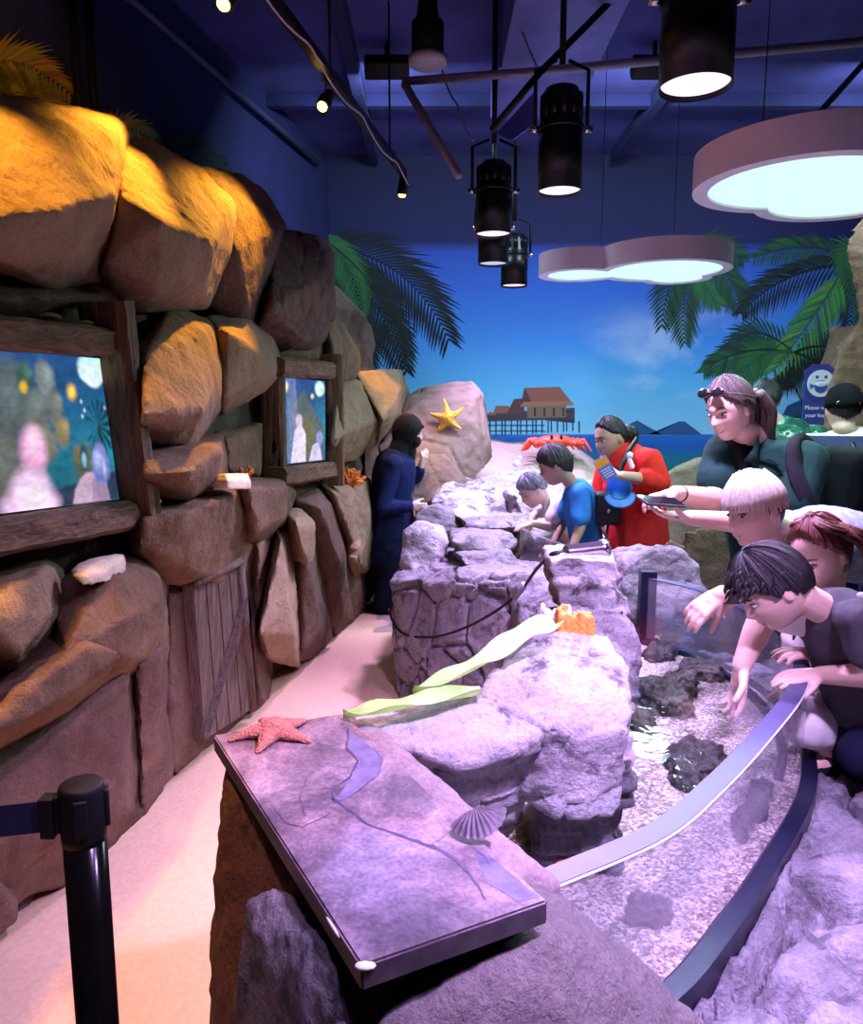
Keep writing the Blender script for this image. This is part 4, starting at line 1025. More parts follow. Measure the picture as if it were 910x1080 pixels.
bd = thing('printed_stone_board', 'rectangular board printed like cracked stone, lying on the rock pedestal in front of the tank', 'board', (bA + bB + bC + bD) / 4 - V((0, 0, .034)))
bm = BM(); prism(bm, [bA, bB, bC, bD], .034, V((0, 0, 1)), bev=.003)
bm.faces.ensure_lookup_table()
for f in bm.faces: f.material_index = 0 if f.normal.z > .7 else 1
bm.normal_update()
for f in bm.faces: f.material_index = 0 if f.normal.z > .7 else 1
obj('panel', bm, [M['board'], M['boardedge']], bd, smooth=False)
# printed crack lines: thin ink ribbons on the board
M['ink'] = mat('printed_crack_ink', s2l(58, 50, 78), .5, var=.3, scale=60)
M['inkgrey'] = mat('printed_facet_ink', s2l(96, 86, 116), .6, var=.35, scale=40)
def ribbon(bm, px, w, z):
    pts = [onZ(u, v, z) for u, v in px]; fine = []
    for i in range(len(pts) - 1):
        for k in range(8):
            t = k / 8; p = pts[i].lerp(pts[i + 1], t); fine.append(p + V((noise.noise(p * 60) * .003, noise.noise(p * 60 + V((5, 0, 0))) * .003, 0)))
    fine.append(pts[-1]); n = len(fine); A = []
    for i in range(n):
        d = (fine[min(i + 1, n - 1)] - fine[max(0, i - 1)]).normalized(); s = V((-d.y, d.x, 0)); ww = w * (.35 + .9 * abs(noise.noise(fine[i] * 45))) * min(1, 4 * (1 - i / n) + .15)
        A.append((bm.verts.new(fine[i] + s * ww), bm.verts.new(fine[i] - s * ww)))
    for a, b in zip(A, A[1:]): bm.faces.new((a[0], a[1], b[1], b[0]))
bm = BM()
zz = ZB + .0007
ribbon(bm, [(367, 768), (366, 790), (378, 802), (370, 818), (350, 835), (352, 845)], .0035, zz)
ribbon(bm, [(350, 842), (370, 855), (385, 868), (418, 880), (455, 892), (480, 905), (498, 925), (512, 948)], .0045, zz)
ribbon(bm, [(352, 845), (345, 860), (320, 872), (300, 868), (288, 850)], .0012, zz)
ribbon(bm, [(322, 862), (316, 840), (325, 818), (345, 806)], .0010, zz)
ribbon(bm, [(395, 790), (404, 802), (398, 818), (380, 832), (362, 846)], .0015, zz)
ribbon(bm, [(455, 892), (470, 880), (500, 892), (520, 915)], .0014, zz)
obj('printed_crack', bm, M['ink'], bd, smooth=False)
for poly in ([(366, 770), (385, 782), (404, 800), (398, 818), (366, 842), (353, 845), (372, 818), (380, 803), (368, 790)], [(500, 895), (520, 905), (568, 946), (548, 952), (512, 930)]):
    bm = BM(); vs = [bm.verts.new(onZ(u, v, ZB + .0004)) for u, v in poly]; bm.faces.new(vs); bmesh.ops.triangulate(bm, faces=list(bm.faces)); bmesh.ops.recalc_face_normals(bm, faces=list(bm.faces)); obj('printed_facet', bm, M['inkgrey'], bd, smooth=False)
bm = BM()
ell(bm, bD + V((.004, .005, -.0035)), .013, .007, .0040, u=9, v=7); obj('chipped_corner', bm, M['paintwhite'], bd); bm = BM(); ell(bm, bD.lerp(bA, .12) + V((-.001, 0, -.006)), .0022, .022, .003, ((bD - bA).cross(V((0, 0, 1))).normalized(), (bD - bA).normalized(), V((0, 0, 1))))
obj('chipped_corner', bm, M['paintwhite'], bd)
# starfish on the board
M['starpink'] = mat('starfish_pink', s2l(170, 104, 88), .75, var=.25, scale=60, bump=1.0, bscale=220)
M['staryellow'] = mat('starfish_yellow', s2l(236, 178, 60), .75, var=.3, scale=60, bump=1.0, bscale=200)
sc_ = onZ(289, 776, ZB)
me = star_mesh(sc_ + V((0, 0, .004)), V((0, 0, 1)), V((.62, .78, 0)), .080, .026, w=.38, seed=3, twist=.1)
bmx = BM(); bmx.from_mesh(me); bmx.free()
tag(obj('starfish', me, M['starpink']), 'pink bumpy starfish lying on the near end of the printed stone board'.replace('near end', 'narrow end'), 'starfish')
# scallop shell at the board's edge
M['shellgrey'] = mat('shell_grey', s2l(120, 108, 120), .5, var=.35, scale=40)
tag(obj('scallop_shell', scallop(onZ(506, 868, .90), V((-.25, -.35, 1)), V((.1, -1, .0)), .034), M['shellgrey']), 'grey ribbed scallop shell on the pinkish ridge beside the printed board', 'shell')

# rocks between board and water
q = Z3([(366, 750, .87), (440, 734, .89), (500, 734, .91), (560, 738, .90), (578, 765, .88), (560, 790, .84), (486, 804, .84), (420, 786, .87), (390, 776, .87)])
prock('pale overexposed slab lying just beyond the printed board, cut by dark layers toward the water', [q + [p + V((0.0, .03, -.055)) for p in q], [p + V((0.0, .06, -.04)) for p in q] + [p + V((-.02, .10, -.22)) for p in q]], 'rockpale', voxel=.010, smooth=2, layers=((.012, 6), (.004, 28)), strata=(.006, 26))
q = Z3([(480, 822, .755), (500, 816, .765), (560, 798, .77), (582, 796, .775), (574, 814, .745), (536, 842, .715), (508, 847, .71), (490, 838, .72)])
prock('thin pale ledge of layered rock under the pale slab, at the water', [q + [p + V((0, .03, -.035)) for p in q] + [p + V((-.12, .1, -.02)) for p in q[:3]], [p + V((-.03, .07, -.03)) for p in q] + [p + V((-.05, .10, -.22)) for p in q]], 'rockpale', voxel=.008, smooth=2, layers=((.010, 9), (.004, 30)), strata=(.006, 34))
q1 = Z3([(500, 735, .91), (520, 705, .95), (560, 672, .99), (600, 660, 1.0), (645, 668, .98), (662, 700, .95), (668, 735, .90), (664, 770, .86), (620, 782, .85), (578, 768, .88)])
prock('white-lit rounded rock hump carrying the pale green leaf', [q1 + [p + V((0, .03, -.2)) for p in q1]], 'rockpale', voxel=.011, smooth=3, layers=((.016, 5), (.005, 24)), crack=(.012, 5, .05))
def blkY(l, y, dy): f_ = Y3([(u, v, y) for u, v in l]); return f_ + [p + V((0, dy, .0)) for p in f_]
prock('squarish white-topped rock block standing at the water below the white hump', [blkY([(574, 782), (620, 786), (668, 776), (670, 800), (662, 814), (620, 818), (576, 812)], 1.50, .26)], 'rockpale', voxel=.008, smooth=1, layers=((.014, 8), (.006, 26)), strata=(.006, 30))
prock('dark wet layered block under the white-topped one, dipping into the water', [blkY([(576, 808), (664, 808), (668, 842), (640, 852), (584, 846)], 1.49, .26) + [V((.24, 1.55, .5)), V((.42, 1.52, .5)), V((.24, 1.75, .5)), V((.42, 1.75, .5))]], 'wetstrata', voxel=.008, smooth=1, layers=((.012, 9), (.006, 26)), strata=(.010, 40))
# rock stack right of the leaf
def layer(pts_px, z, th, y=None): 
    p = Z3([(u, v, z) for u, v in pts_px]); return p + [x - V((0, 0, th)) for x in p]
Yk = 2.35
blk = lambda l, dy=.28: Y3(l) + [p + V((.02, dy, 0)) for p in Y3(l)]
prock('flat topped grey rock slab on which the steel lamp lies', [blk([(578, 592, Yk), (600, 586, Yk), (652, 592, Yk), (656, 612, Yk), (640, 618, Yk), (584, 614, Yk)], .26)], 'rockpale', voxel=.010, smooth=2, layers=((.014, 7), (.005, 28)), strata=(.003, 12))
prock('dark layered middle rock of the stack under the lamp slab', [blk([(586, 614, Yk - .02), (640, 616, Yk - .02), (664, 630, Yk - .04), (668, 650, Yk - .06), (590, 648, Yk - .04)], .3)], 'rockstrata', voxel=.010, smooth=1, layers=((.018, 9), (.007, 28)), strata=(.008, 14))
prock('bulky grey rock at the foot of the stack, dipping into the water', [Y3([(590, 645, Yk - .08), (660, 640, Yk - .10), (676, 690, Yk - .16), (676, 735, Yk - .24), (645, 740, Yk - .3), (610, 700, Yk - .2)]) + [p + V((-.06, .3, -.1)) for p in Y3([(590, 645, Yk), (660, 640, Yk), (676, 690, Yk), (676, 735, Yk)])]], 'rockgrey', voxel=.010, smooth=2, layers=((.022, 6), (.007, 26)), strata=(.004, 10))
# cracked mass
fr = [V((-.19, 3.78, 0)), V((.10, 3.25, 0)), V((.52, 2.8, 0))]
face = Y3([(411, 612, 3.86), (440, 602, 3.82), (500, 598, 3.60), (560, 608, 3.20), (600, 622, 2.96), (416, 680, 3.82)])
backp = Y3([(430, 580, 4.5), (470, 576, 4.5), (545, 590, 4.1), (600, 600, 3.6)]) + [V((-.15, 4.9, 0)), V((1.0, 3.7, 0)), V((.9, 3.6, .7))]
prock('big grey rock mass laced with cracks, standing between the sand path and the pool', [fr + face + backp], 'rockgrey', voxel=.013, smooth=2, layers=((.02, 4), (.004, 24)), crack=(.042, 4.2, .085))
def yb(l, dy=.3, dz=-.05): p = Y3(l); return p + [x + V((0, dy, dz)) for x in p]
prock('pale lumpy rock on the corner of the cracked mass beside the navy blazer', [yb([(422, 600, 4.0), (424, 560, 4.1), (440, 549, 4.1), (468, 556, 4.1), (474, 572, 4.0), (462, 600, 3.9), (440, 610, 3.9)])], 'rockpale', layers=((.02, 7), (.006, 24)))
prock('grey grooved oval rock behind the pale lumpy rock', [yb([(436, 545, 4.45), (446, 534, 4.5), (462, 531, 4.5), (480, 540, 4.5), (482, 556, 4.4), (466, 566, 4.4), (440, 560, 4.4)])], 'rockgrey', layers=((.014, 8), (.006, 26)), strata=(.010, 16))
prock('flat top slab on top of the cracked mass', [yb([(478, 560, 4.0), (500, 554, 4.1), (538, 562, 4.0), (546, 574, 3.9), (530, 586, 3.8), (486, 584, 3.8), (476, 572, 3.8)])], 'rockgrey', layers=((.012, 8), (.005, 26)), strata=(.006, 22))
prock('small cracked rock under the flat top slab', [yb([(478, 582, 3.75), (540, 580, 3.7), (550, 600, 3.6), (545, 615, 3.5), (500, 606, 3.55)])], 'rockgrey', layers=((.018, 9), (.006, 26)), crack=(.02, 8, .06))
prock('slanting grey rock wedge between the cracked mass and the rock stack', [Y3([(540, 640, 3.0), (556, 605, 3.1), (590, 602, 3.1), (612, 640, 2.8), (620, 700, 2.5), (560, 690, 2.7), (545, 660, 2.9)]) + [V((.3, 3.3, .3)), V((.8, 3.3, .3)), V((.8, 2.9, .2))]], 'rockgrey', layers=((.016, 6), (.005, 26)), crack=(.02, 5, .06))
prock('plum-grey smooth rock under the orange coral, between wedge and white hump', [Y3([(560, 668, 2.3), (580, 640, 2.45), (610, 632, 2.5), (640, 655, 2.3), (660, 690, 2.1), (600, 690, 2.1)]) + [V((.2, 2.6, .5)), V((.6, 2.6, .5)), V((.55, 2.1, .6)), V((.25, 2.1, .6))]], 'rockgrey', layers=((.014, 6), (.005, 26)))
# boulder at the far end of the glass
prock('large purple-grey boulder at the far end of the curved glass', [Y3([(655, 606, 3.35), (664, 588, 3.4), (690, 578, 3.4), (718, 581, 3.4), (738, 598, 3.38), (747, 622, 3.32), (738, 640, 3.3), (700, 655, 3.25), (668, 656, 3.25), (655, 640, 3.3)]) + [V((.85, 3.5, .4)), V((1.3, 3.6, .4)), V((.85, 3.75, .80)), V((1.2, 3.75, .78))]], 'rockgrey', voxel=.012, layers=((.022, 6), (.006, 24)), crack=(.014, 6, .06), strata=(.006, 14))
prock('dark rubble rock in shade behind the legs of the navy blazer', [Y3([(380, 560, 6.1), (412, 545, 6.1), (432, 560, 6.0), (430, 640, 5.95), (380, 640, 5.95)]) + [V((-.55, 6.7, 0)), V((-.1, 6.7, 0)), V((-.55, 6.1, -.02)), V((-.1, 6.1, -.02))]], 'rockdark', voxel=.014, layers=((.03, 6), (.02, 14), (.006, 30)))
# terraces and beach behind the pool
prock('pale terraced rock behind the pool under the far beach', [yb([(455, 530, 5.2), (470, 512, 5.4), (520, 500, 5.5), (560, 492, 5.6), (600, 500, 5.6), (600, 545, 5.2), (560, 560, 5.0), (500, 556, 5.0)], .5)], 'rockpale', layers=((.025, 5), (.006, 24)), strata=(.02, 10), voxel=.016)
prock('second pale terraced rock, right beside the two boys', [yb([(540, 520, 4.9), (580, 505, 5.1), (640, 515, 5.1), (660, 540, 5.0), (640, 580, 4.6), (560, 575, 4.6)], .5)], 'rockpale', layers=((.025, 5), (.006, 24)), strata=(.02, 10), voxel=.016)
prock('flat tan ledge stone at the pool behind the cracked mass', [yb([(482, 545, 4.6), (560, 540, 4.6), (560, 556, 4.4), (500, 560, 4.4)], .3)], 'rockstrata', layers=((.012, 8), (.005, 26)), strata=(.008, 22))
# the big sculpted rock with the yellow star
M['rockbeach'] = rock_mat('rock_beach', (0.12, 0.08, 0.055), (0.19, 0.135, 0.10), (0.25, 0.19, 0.145), 2.2, 40, 0.5, speck=.2)
prock('large tan rock behind the woman in the navy blazer, carrying the yellow starfish', [Y3([(398, 470, 6.0), (430, 418, 6.4), (450, 408, 6.5), (498, 402, 6.5), (510, 416, 6.4), (517, 470, 6.3), (510, 515, 6.0), (470, 540, 5.8), (410, 540, 5.8)]) + Y3([(440, 425, 6.2), (500, 420, 6.2), (470, 480, 5.9)]) + [V((-.5, 7.3, .3)), V((.6, 7.3, .3)), V((-.3, 7.2, 1.6)), V((.5, 7.2, 1.6))]], 'rockbeach', voxel=.022, smooth=2, layers=((.03, 2.5), (.006, 16)), crack=(.03, 1.4, .03))
prock('pinkish lower block of the star rock, beside the raised hand', [Y3([(420, 500, 5.6), (440, 482, 5.7), (468, 478, 5.75), (495, 505, 5.6), (500, 520, 5.5), (470, 528, 5.4), (430, 530, 5.4)]) + [V((-.3, 6.2, .5)), V((.4, 6.2, .5)), V((-.2, 5.7, .4)), V((.35, 5.7, .4))]], 'rockbeach', voxel=.016, smooth=2, layers=((.02, 4), (.006, 18)), crack=(.02, 3, .05))
p = onY(472, 441, 6.02)
me = star_mesh(p, V((-.10, -1, .05)).normalized(), V((-.12, 0, 1)), .145, .05, w=.30, seed=8)
tag(obj('starfish', me, M['staryellow']), 'yellow starfish clinging to the large tan rock on the wall', 'starfish')
# beach mound
bm = BM(); g = []; nx, ny = 90, 70
for j in range(ny + 1):
    row = []
    for i in range(nx + 1):
        x = -.4 + 4.6 * i / nx; y = 4.9 + (YB - .06 - 4.9) * j / ny; t = j / ny
        h = .62 + .58 * min(1, t * 1.35) ** .8
        h -= .75 * min(1, max(0, (x - 1.25) / .75)) ** 1.5; h += .05 * noise.noise(V((x * 1.6, y * 1.6, 3))) + .02 * noise.noise(V((x * 6, y * 6, 1)))
        h *= min(1, max(0, (x - .02 - max(0, y - 6) * -.3) / .35)) if y < 6.6 else 1.0
        row.append(bm.verts.new((x, y, max(-.02, h * min(1, .25 + 5 * t)))))
    g.append(row)
for j in range(ny):
    for i in range(nx): bm.faces.new((g[j][i], g[j][i + 1], g[j + 1][i + 1], g[j + 1][i]))
M['beach'] = rock_mat('beach_sand', (0.20, 0.16, 0.12), (0.28, 0.23, 0.18), (0.35, 0.29, 0.23), 2.5, 70, 0.4, speck=.15)
o = obj('terrain_beach', bm, M['beach']); o['kind'] = 'structure'
# tan rocks behind the visitors
prock('tan curved rock between the red dress and the phone woman, before the painted sea', [Y3([(662, 560, 5.0), (690, 505, 5.1), (735, 482, 5.2), (775, 478, 5.2), (800, 560, 5.0), (790, 600, 4.9), (680, 600, 4.9)]) + [V((1.6, 5.8, .2)), V((2.4, 5.8, .2)), V((1.9, 5.6, 1.1)), V((1.45, 4.9, .1)), V((2.1, 4.9, .1))]], 'rockbeach', voxel=.018, layers=((.02, 3), (.005, 18)))
prock('dark brown rock behind the curved glass under the phone', [Y3([(722, 560, 3.75), (770, 552, 3.8), (800, 560, 3.8), (800, 640, 3.7), (745, 650, 3.7), (728, 610, 3.7)]) + [V((1.3, 4.2, .2)), V((1.75, 4.2, .2)), V((1.3, 3.8, .2)), V((1.7, 3.8, .2))]], 'rockplum', voxel=.014, layers=((.016, 5), (.006, 20)))
prock('amber-lit tan rock between the red dress and the dark brown rock', [Y3([(698, 575, 3.75), (708, 568, 3.75), (722, 575, 3.75), (730, 600, 3.75), (702, 605, 3.75)]) + [V((1.22, 3.9, .3)), V((1.35, 3.9, .3)), V((1.2, 3.75, .3)), V((1.35, 3.75, .3))]], 'rocktan', layers=((.012, 8), (.005, 20)))
prock('tall rock pillar at the picture edge behind the man in the black cap', [Y3([(893, 245, 5.9), (915, 225, 5.9), (1010, 230, 5.9), (1020, 300, 5.8), (890, 262, 5.85), (903, 310, 5.85), (907, 350, 5.85)]), Y3([(906, 340, 5.85), (882, 375, 5.8), (878, 400, 5.8), (886, 440, 5.8), (890, 520, 5.8), (1040, 520, 5.6), (1030, 330, 5.8)]) + [V((3.0, 5.75, 0)), V((4.3, 5.75, 0)), V((3.2, 6.6, 0)), V((4.3, 6.6, 0)), V((3.4, 6.5, 2.2))], Y3([(905, 300, 5.85), (912, 350, 5.8), (1010, 300, 5.8), (1010, 380, 5.7)])], 'rocktan', voxel=.02, smooth=4, layers=((.03, 3), (.006, 16)))

# ------------------------------------------------------------------ curved acrylic tank wall
rim_px = [V((.13, 1.03, 0)), V((.20, 1.07, 0)), V((.41, 1.20, 0)), V((.57, 1.36, 0)), V((.76, 1.58, 0)), V((.98, 1.86, 0)), V((1.11, 2.10, 0)), V((1.19, 2.40, 0)), V((1.19, 2.70, 0)), V((1.12, 2.99, 0)), V((.98, 3.19, 0))]
def catmull(P, n=10):
    out = []
    for i in range(len(P) - 1):
        p0, p1, p2, p3 = P[max(0, i - 1)], P[i], P[i + 1], P[min(len(P) - 1, i + 2)]
        for k in range(n):
            t = k / n; out.append(.5 * ((2 * p1) + (p2 - p0) * t + (2 * p0 - 5 * p1 + 4 * p2 - p3) * t * t + (3 * p1 - p0 - 3 * p2 + p3) * t ** 3))
    out.append(P[-1].copy()); return out
RIM = catmull(rim_px, 10)
def offs(C, d):
    o = []
    for i in range(len(C)):
        t = (C[min(i + 1, len(C) - 1)] - C[max(i - 1, 0)]).normalized(); o.append(C[i] + V((-t.y, t.x, 0)) * d)
    return o
def wallstrip(bm, outer, inner, z0, z1):
    """closed solid strip between two plan curves"""
    n = len(outer); R_ = []
    for i in range(n):
        o_, i_ = outer[i], inner[i]; R_.append([bm.verts.new((o_.x, o_.y, z0)), bm.verts.new((o_.x, o_.y, z1)), bm.verts.new((i_.x, i_.y, z1)), bm.verts.new((i_.x, i_.y, z0))])
    for a, b in zip(R_, R_[1:]):
        for k in range(4): bm.faces.new((a[k], b[k], b[(k + 1) % 4], a[(k + 1) % 4]))
    bm.faces.new(R_[0]); bm.faces.new(list(reversed(R_[-1]))); bmesh.ops.recalc_face_normals(bm, faces=list(bm.faces))
ZR, ZW, ZG, ZF = .78, .712, .49, .455
M['acrylic'] = clear_mat('acrylic', (0.96, 0.95, 0.97), 1.32, .8, .02, haze=.12, hazecol=(.85, .80, .9))
M['rimreflect'] = mat('blue_rim_reflection', s2l(62, 60, 92), .42, var=.12, scale=20)  # dark blue reflection on the acrylic's top edge, put into the colour
M['baseblue'] = mat('navy_base_seal', s2l(8, 12, 40), .35, var=.2, scale=20)
M['water'] = clear_mat('water', (0.93, 0.97, 0.97), 1.33, .9, .03, bump=.12, bscale=9)
tk = thing('acrylic_tank', 'curved clear tank wall with blue reflection painted on its rim, enclosing the shallow touch pool', 'touch pool tank', V((.9, 2.0, ZF)))
IN = offs(RIM, .042)
bm = BM(); wallstrip(bm, offs(RIM, .001), offs(RIM, .041), ZF + .02, ZR - .004); obj('clear_wall', bm, M['acrylic'], tk, smooth=False)
bm = BM(); wallstrip(bm, offs(RIM, -.001), IN, ZR - .004, ZR); obj('rim_reflection', bm, M['rimreflect'], tk, smooth=False)
bm = BM(); tube(bm, [V((p.x, p.y, ZR - .005)) for p in offs(RIM, -.001)], .0028, 8); obj('bright_edge_line', bm, mat('bright_edge_line', (.62, .58, .68), .2), tk)  # pale tube painting in the bright line along the rim's outer edge
bm = BM(); wallstrip(bm, offs(RIM, -.040), offs(RIM, .0), ZF - .05, ZF + .035); obj('base_seal', bm, M['baseblue'], tk, smooth=False)
bm = BM(); wallstrip(bm, offs(RIM, .042)[52:], offs(RIM, .066)[52:], ZG - .04, ZG + .022); obj('inner_seal', bm, M['baseblue'], tk, smooth=False)
bm = BM(); e = RIM[-1]; ei = IN[-1]; c = (e + ei) / 2; box(bm, V((c.x - .01, c.y + .01, (ZF + ZR) / 2 + .02)), (.07, .05, ZR - ZF + .02), bev=.004); obj('end_post', bm, M['baseblue'], tk, smooth=False)
# pool bed and water
bed = offs(RIM, .003) + [V((.9, 3.4, 0)), V((.6, 3.2, 0)), V((.45, 2.7, 0)), V((.35, 2.2, 0)), V((.30, 1.9, 0)), V((.05, 1.6, 0)), V((-.02, 1.25, 0)), V((.06, 1.05, 0))]
def sheet(poly, z, name, m, step=None, amp=0):
    bm = BM(); vs = [bm.verts.new((p.x, p.y, z)) for p in poly]; f = bm.faces.new(vs)
    bmesh.ops.triangulate(bm, faces=[f])
    if step: 
        for _ in range(4): bmesh.ops.subdivide_edges(bm, edges=[e for e in bm.edges if e.calc_length() > step], cuts=1, use_grid_fill=True)
        bmesh.ops.triangulate(bm, faces=list(bm.faces))
        for v in bm.verts: v.co.z += amp * noise.fractal(v.co * 5, .9, 2.1, 3)
    bmesh.ops.recalc_face_normals(bm, faces=list(bm.faces))
    for f in bm.faces:
        if f.normal.z < 0: f.normal_flip()
    return obj(name, bm, m)
def gravel_mat():
    m, nt, out = new_mat('gravel')
    b = N(nt, 'ShaderNodeBsdfPrincipled', i_Roughness=0.8); L(nt, b.outputs[0], out.inputs[0])
    tc = N(nt, 'ShaderNodeTexCoord')
    vo = N(nt, 'ShaderNodeTexVoronoi', i_Scale=150.0); L(nt, tc.outputs['Object'], vo.inputs['Vector'])
    hs = N(nt, 'ShaderNodeSeparateColor'); L(nt, vo.outputs['Color'], hs.inputs[0])
    r = ramp(nt, [(0, s2l(84, 74, 66)), (.25, s2l(128, 117, 106)), (.6, s2l(162, 152, 142)), (.92, s2l(204, 196, 186)), (1, s2l(90, 76, 66))]); L(nt, hs.outputs[0], r.inputs[0])
    n = N(nt, 'ShaderNodeTexNoise', i_Scale=6.0, i_Detail=6.0); L(nt, tc.outputs['Object'], n.inputs['Vector'])
    r2 = ramp(nt, [(.35, (.62, .60, .55)), (.62, (1, 1, 1))]); L(nt, n.outputs['Fac'], r2.inputs[0])
    mx = N(nt, 'ShaderNodeMix', data_type='RGBA', blend_type='MULTIPLY', i_0=.9); L(nt, r.outputs[0], mx.inputs[6]); L(nt, r2.outputs[0], mx.inputs[7]); L(nt, mx.outputs[2], b.inputs['Base Color'])
    bp = N(nt, 'ShaderNodeBump', i_Strength=.8, i_Distance=.006, invert=True); L(nt, vo.outputs['Distance'], bp.inputs['Height']); L(nt, bp.outputs[0], b.inputs['Normal'])
    return m
M['gravel'] = gravel_mat()
o = sheet(bed, ZG, 'gravel', M['gravel'], .05, .008); tag(o, 'pale coral gravel covering the floor of the touch pool', 'gravel', kind='stuff')
o = sheet(bed, ZW, 'water', M['water'])
bm = BM(); bm.from_mesh(o.data); wsk = offs(RIM, .0445); org = V(o.location); R_ = [(bm.verts.new(V((p.x, p.y, ZG + .01)) - org), bm.verts.new(V((p.x, p.y, ZW)) - org)) for p in wsk[:75]]
for a, b in zip(R_, R_[1:]): bm.faces.new((a[0], b[0], b[1], a[1]))
bm.to_mesh(o.data); bm.free(); tag(o, 'clear shallow water filling the curved touch pool', 'water', kind='stuff')
# plinth under the pool
bm = BM(); pl_ = offs(RIM, .0) + bed[len(IN):]
prism(bm, [V((p.x, p.y, ZG - .03)) for p in pl_][::1], ZG - .035, V((0, 0, 1))); 
tag(obj('pool_plinth', bm, M['rockdark'], smooth=False), 'dark plinth under the curved touch pool, behind the rock step', 'plinth')
# clear plastic tray under the reaching hand
tyc = V((.93, 1.98, ZW - .01)); bm = BM(); tx, ty = V((.93, -.36, 0)).normalized(), V((.36, .93, 0)).normalized(); up = V((0, 0, 1))
box(bm, tyc - up * .05, (.17, .13, .003), (tx, ty, up))
for sx in (-1, 1): box(bm, tyc + tx * (.085 * sx) - up * .02, (.003, .13, .06), (tx, ty, up)); box(bm, tyc + ty * (.065 * sx) - up * .02, (.17, .003, .06), (tx, ty, up))
for sx in (-1, 1): box(bm, tyc + tx * (.089 * sx) + up * .012, (.010, .14, .003), (tx, ty, up)); box(bm, tyc + ty * (.069 * sx) + up * .012, (.17, .010, .003), (tx, ty, up))
M['traycl'] = clear_mat('tray_plastic', (.95, .93, .96), 1.3, .8, .05, haze=.02)
tag(obj('plastic_tray', bm, M['traycl'], smooth=False), 'clear plastic tray floating by the glass under the reaching hand', 'tray')
# underwater rocks
M['wetdark'] = rock_mat('wet_dark_rock', (0.012, 0.012, 0.010), (0.045, 0.038, 0.034), (0.11, 0.095, 0.085), 12, 60, 1.0, rough=.5)
M['wetbrown'] = rock_mat('wet_brown_rock', (0.04, 0.028, 0.022), (0.11, 0.08, 0.065), (0.22, 0.17, 0.14), 10, 60, 1.0, rough=.5)
M['wetgreen'] = rock_mat('wet_mossy_rock', (0.018, 0.022, 0.010), (0.075, 0.075, 0.04), (0.20, 0.19, 0.14), 9, 60, 1.0, rough=.5)
def wrock(label, out_px, h, m, seed, z=ZG, vox=.0055):
    p = Z3([(u, v, z + .005) for u, v in out_px]); c = sum(p, V((0, 0, 0))) / len(p)
    t = [c + (x - c) * .72 + V((0, 0, .75 * h * (.7 + .5 * noise.noise(x * 9 + V((seed, 0, 0)))))) for x in p]
    o = rock('pool_bed_rock', label, [[x - V((0, 0, .03)) for x in p] + t], M[m], 'rock', vox, 1, ((.012, 10), (.018, 28), (.007, 70)), group='rocks lying in the touch pool'); return o
wrock('dark porous rock alone on the gravel in the middle of the pool', [(694, 800), (710, 786), (740, 788), (768, 796), (772, 818), (742, 826), (732, 838), (706, 830)], .07, 'wetdark', 1)
wrock('jagged dark coral rock with a brown tip, beside the bulky stack', [(664, 735), (676, 720), (704, 722), (728, 735), (735, 758), (700, 760), (680, 752)], .09, 'wetgreen', 2)
wrock('small brown coral rock with lit edges, between the jagged one and the glass', [(700, 718), (716, 712), (738, 718), (732, 738), (712, 740)], .07, 'wetbrown', 3)
wrock('long flat brown rock beyond the jagged coral rocks', [(704, 712), (720, 696), (752, 702), (772, 712), (768, 720), (730, 718)], .06, 'wetbrown', 4)
wrock('low dark rock at the foot of the stack, toward the boulder', [(676, 690), (690, 678), (716, 686), (712, 698), (684, 698)], .05, 'wetdark', 5)
wrock('tiny dark rock beside the inner seal of the far glass', [(710, 678), (722, 674), (730, 678), (720, 682)], .03, 'wetdark', 6)
wrock('round mossy dark rock against the block at the water', [(664, 760), (672, 750), (688, 758), (692, 778), (676, 786), (664, 780)], .08, 'wetgreen', 7)
wrock('flat mossy olive stone with a violet sheen below the thin ledge', [(536, 868), (556, 848), (590, 848), (612, 858), (604, 880), (576, 890), (546, 886)], .035, 'wetgreen', 8)
wrock('mossy green rock close to the tank rim', [(612, 890), (622, 870), (648, 868), (666, 882), (650, 900), (620, 906)], .06, 'wetgreen', 9)
wrock('pinkish flat stone seen through the glass, by the front rock', [(650, 970), (668, 945), (700, 945), (712, 962), (690, 985)], .03, 'wetbrown', 10)
wrock('dark slate-like stone behind the curved front glass', [(770, 880), (784, 852), (806, 828), (816, 842), (800, 872), (778, 892)], .09, 'wetdark', 11)
bm = BM(); ell(bm, onZ(570, 842, ZG + .02), .022, .016, .014); tag(obj('white_pebble', bm, M['paintwhite']), 'white rounded pebble on the mossy olive stone', 'pebble')
bm = BM(); ell(bm, onZ(700, 762, ZG + .05), .014, .010, .008); tag(obj('white_pebble', bm, M['paintwhite']), 'white shell bit on the round mossy rock', 'pebble')
me = star_mesh(onZ(592, 914, ZG + .015), V((0, 0, 1)), V((.3, 1, 0)), .04, .014, seed=12, w=.3)
tag(obj('starfish', me, M['coralorange']), 'tiny red starfish under water beside the tank rim', 'starfish')
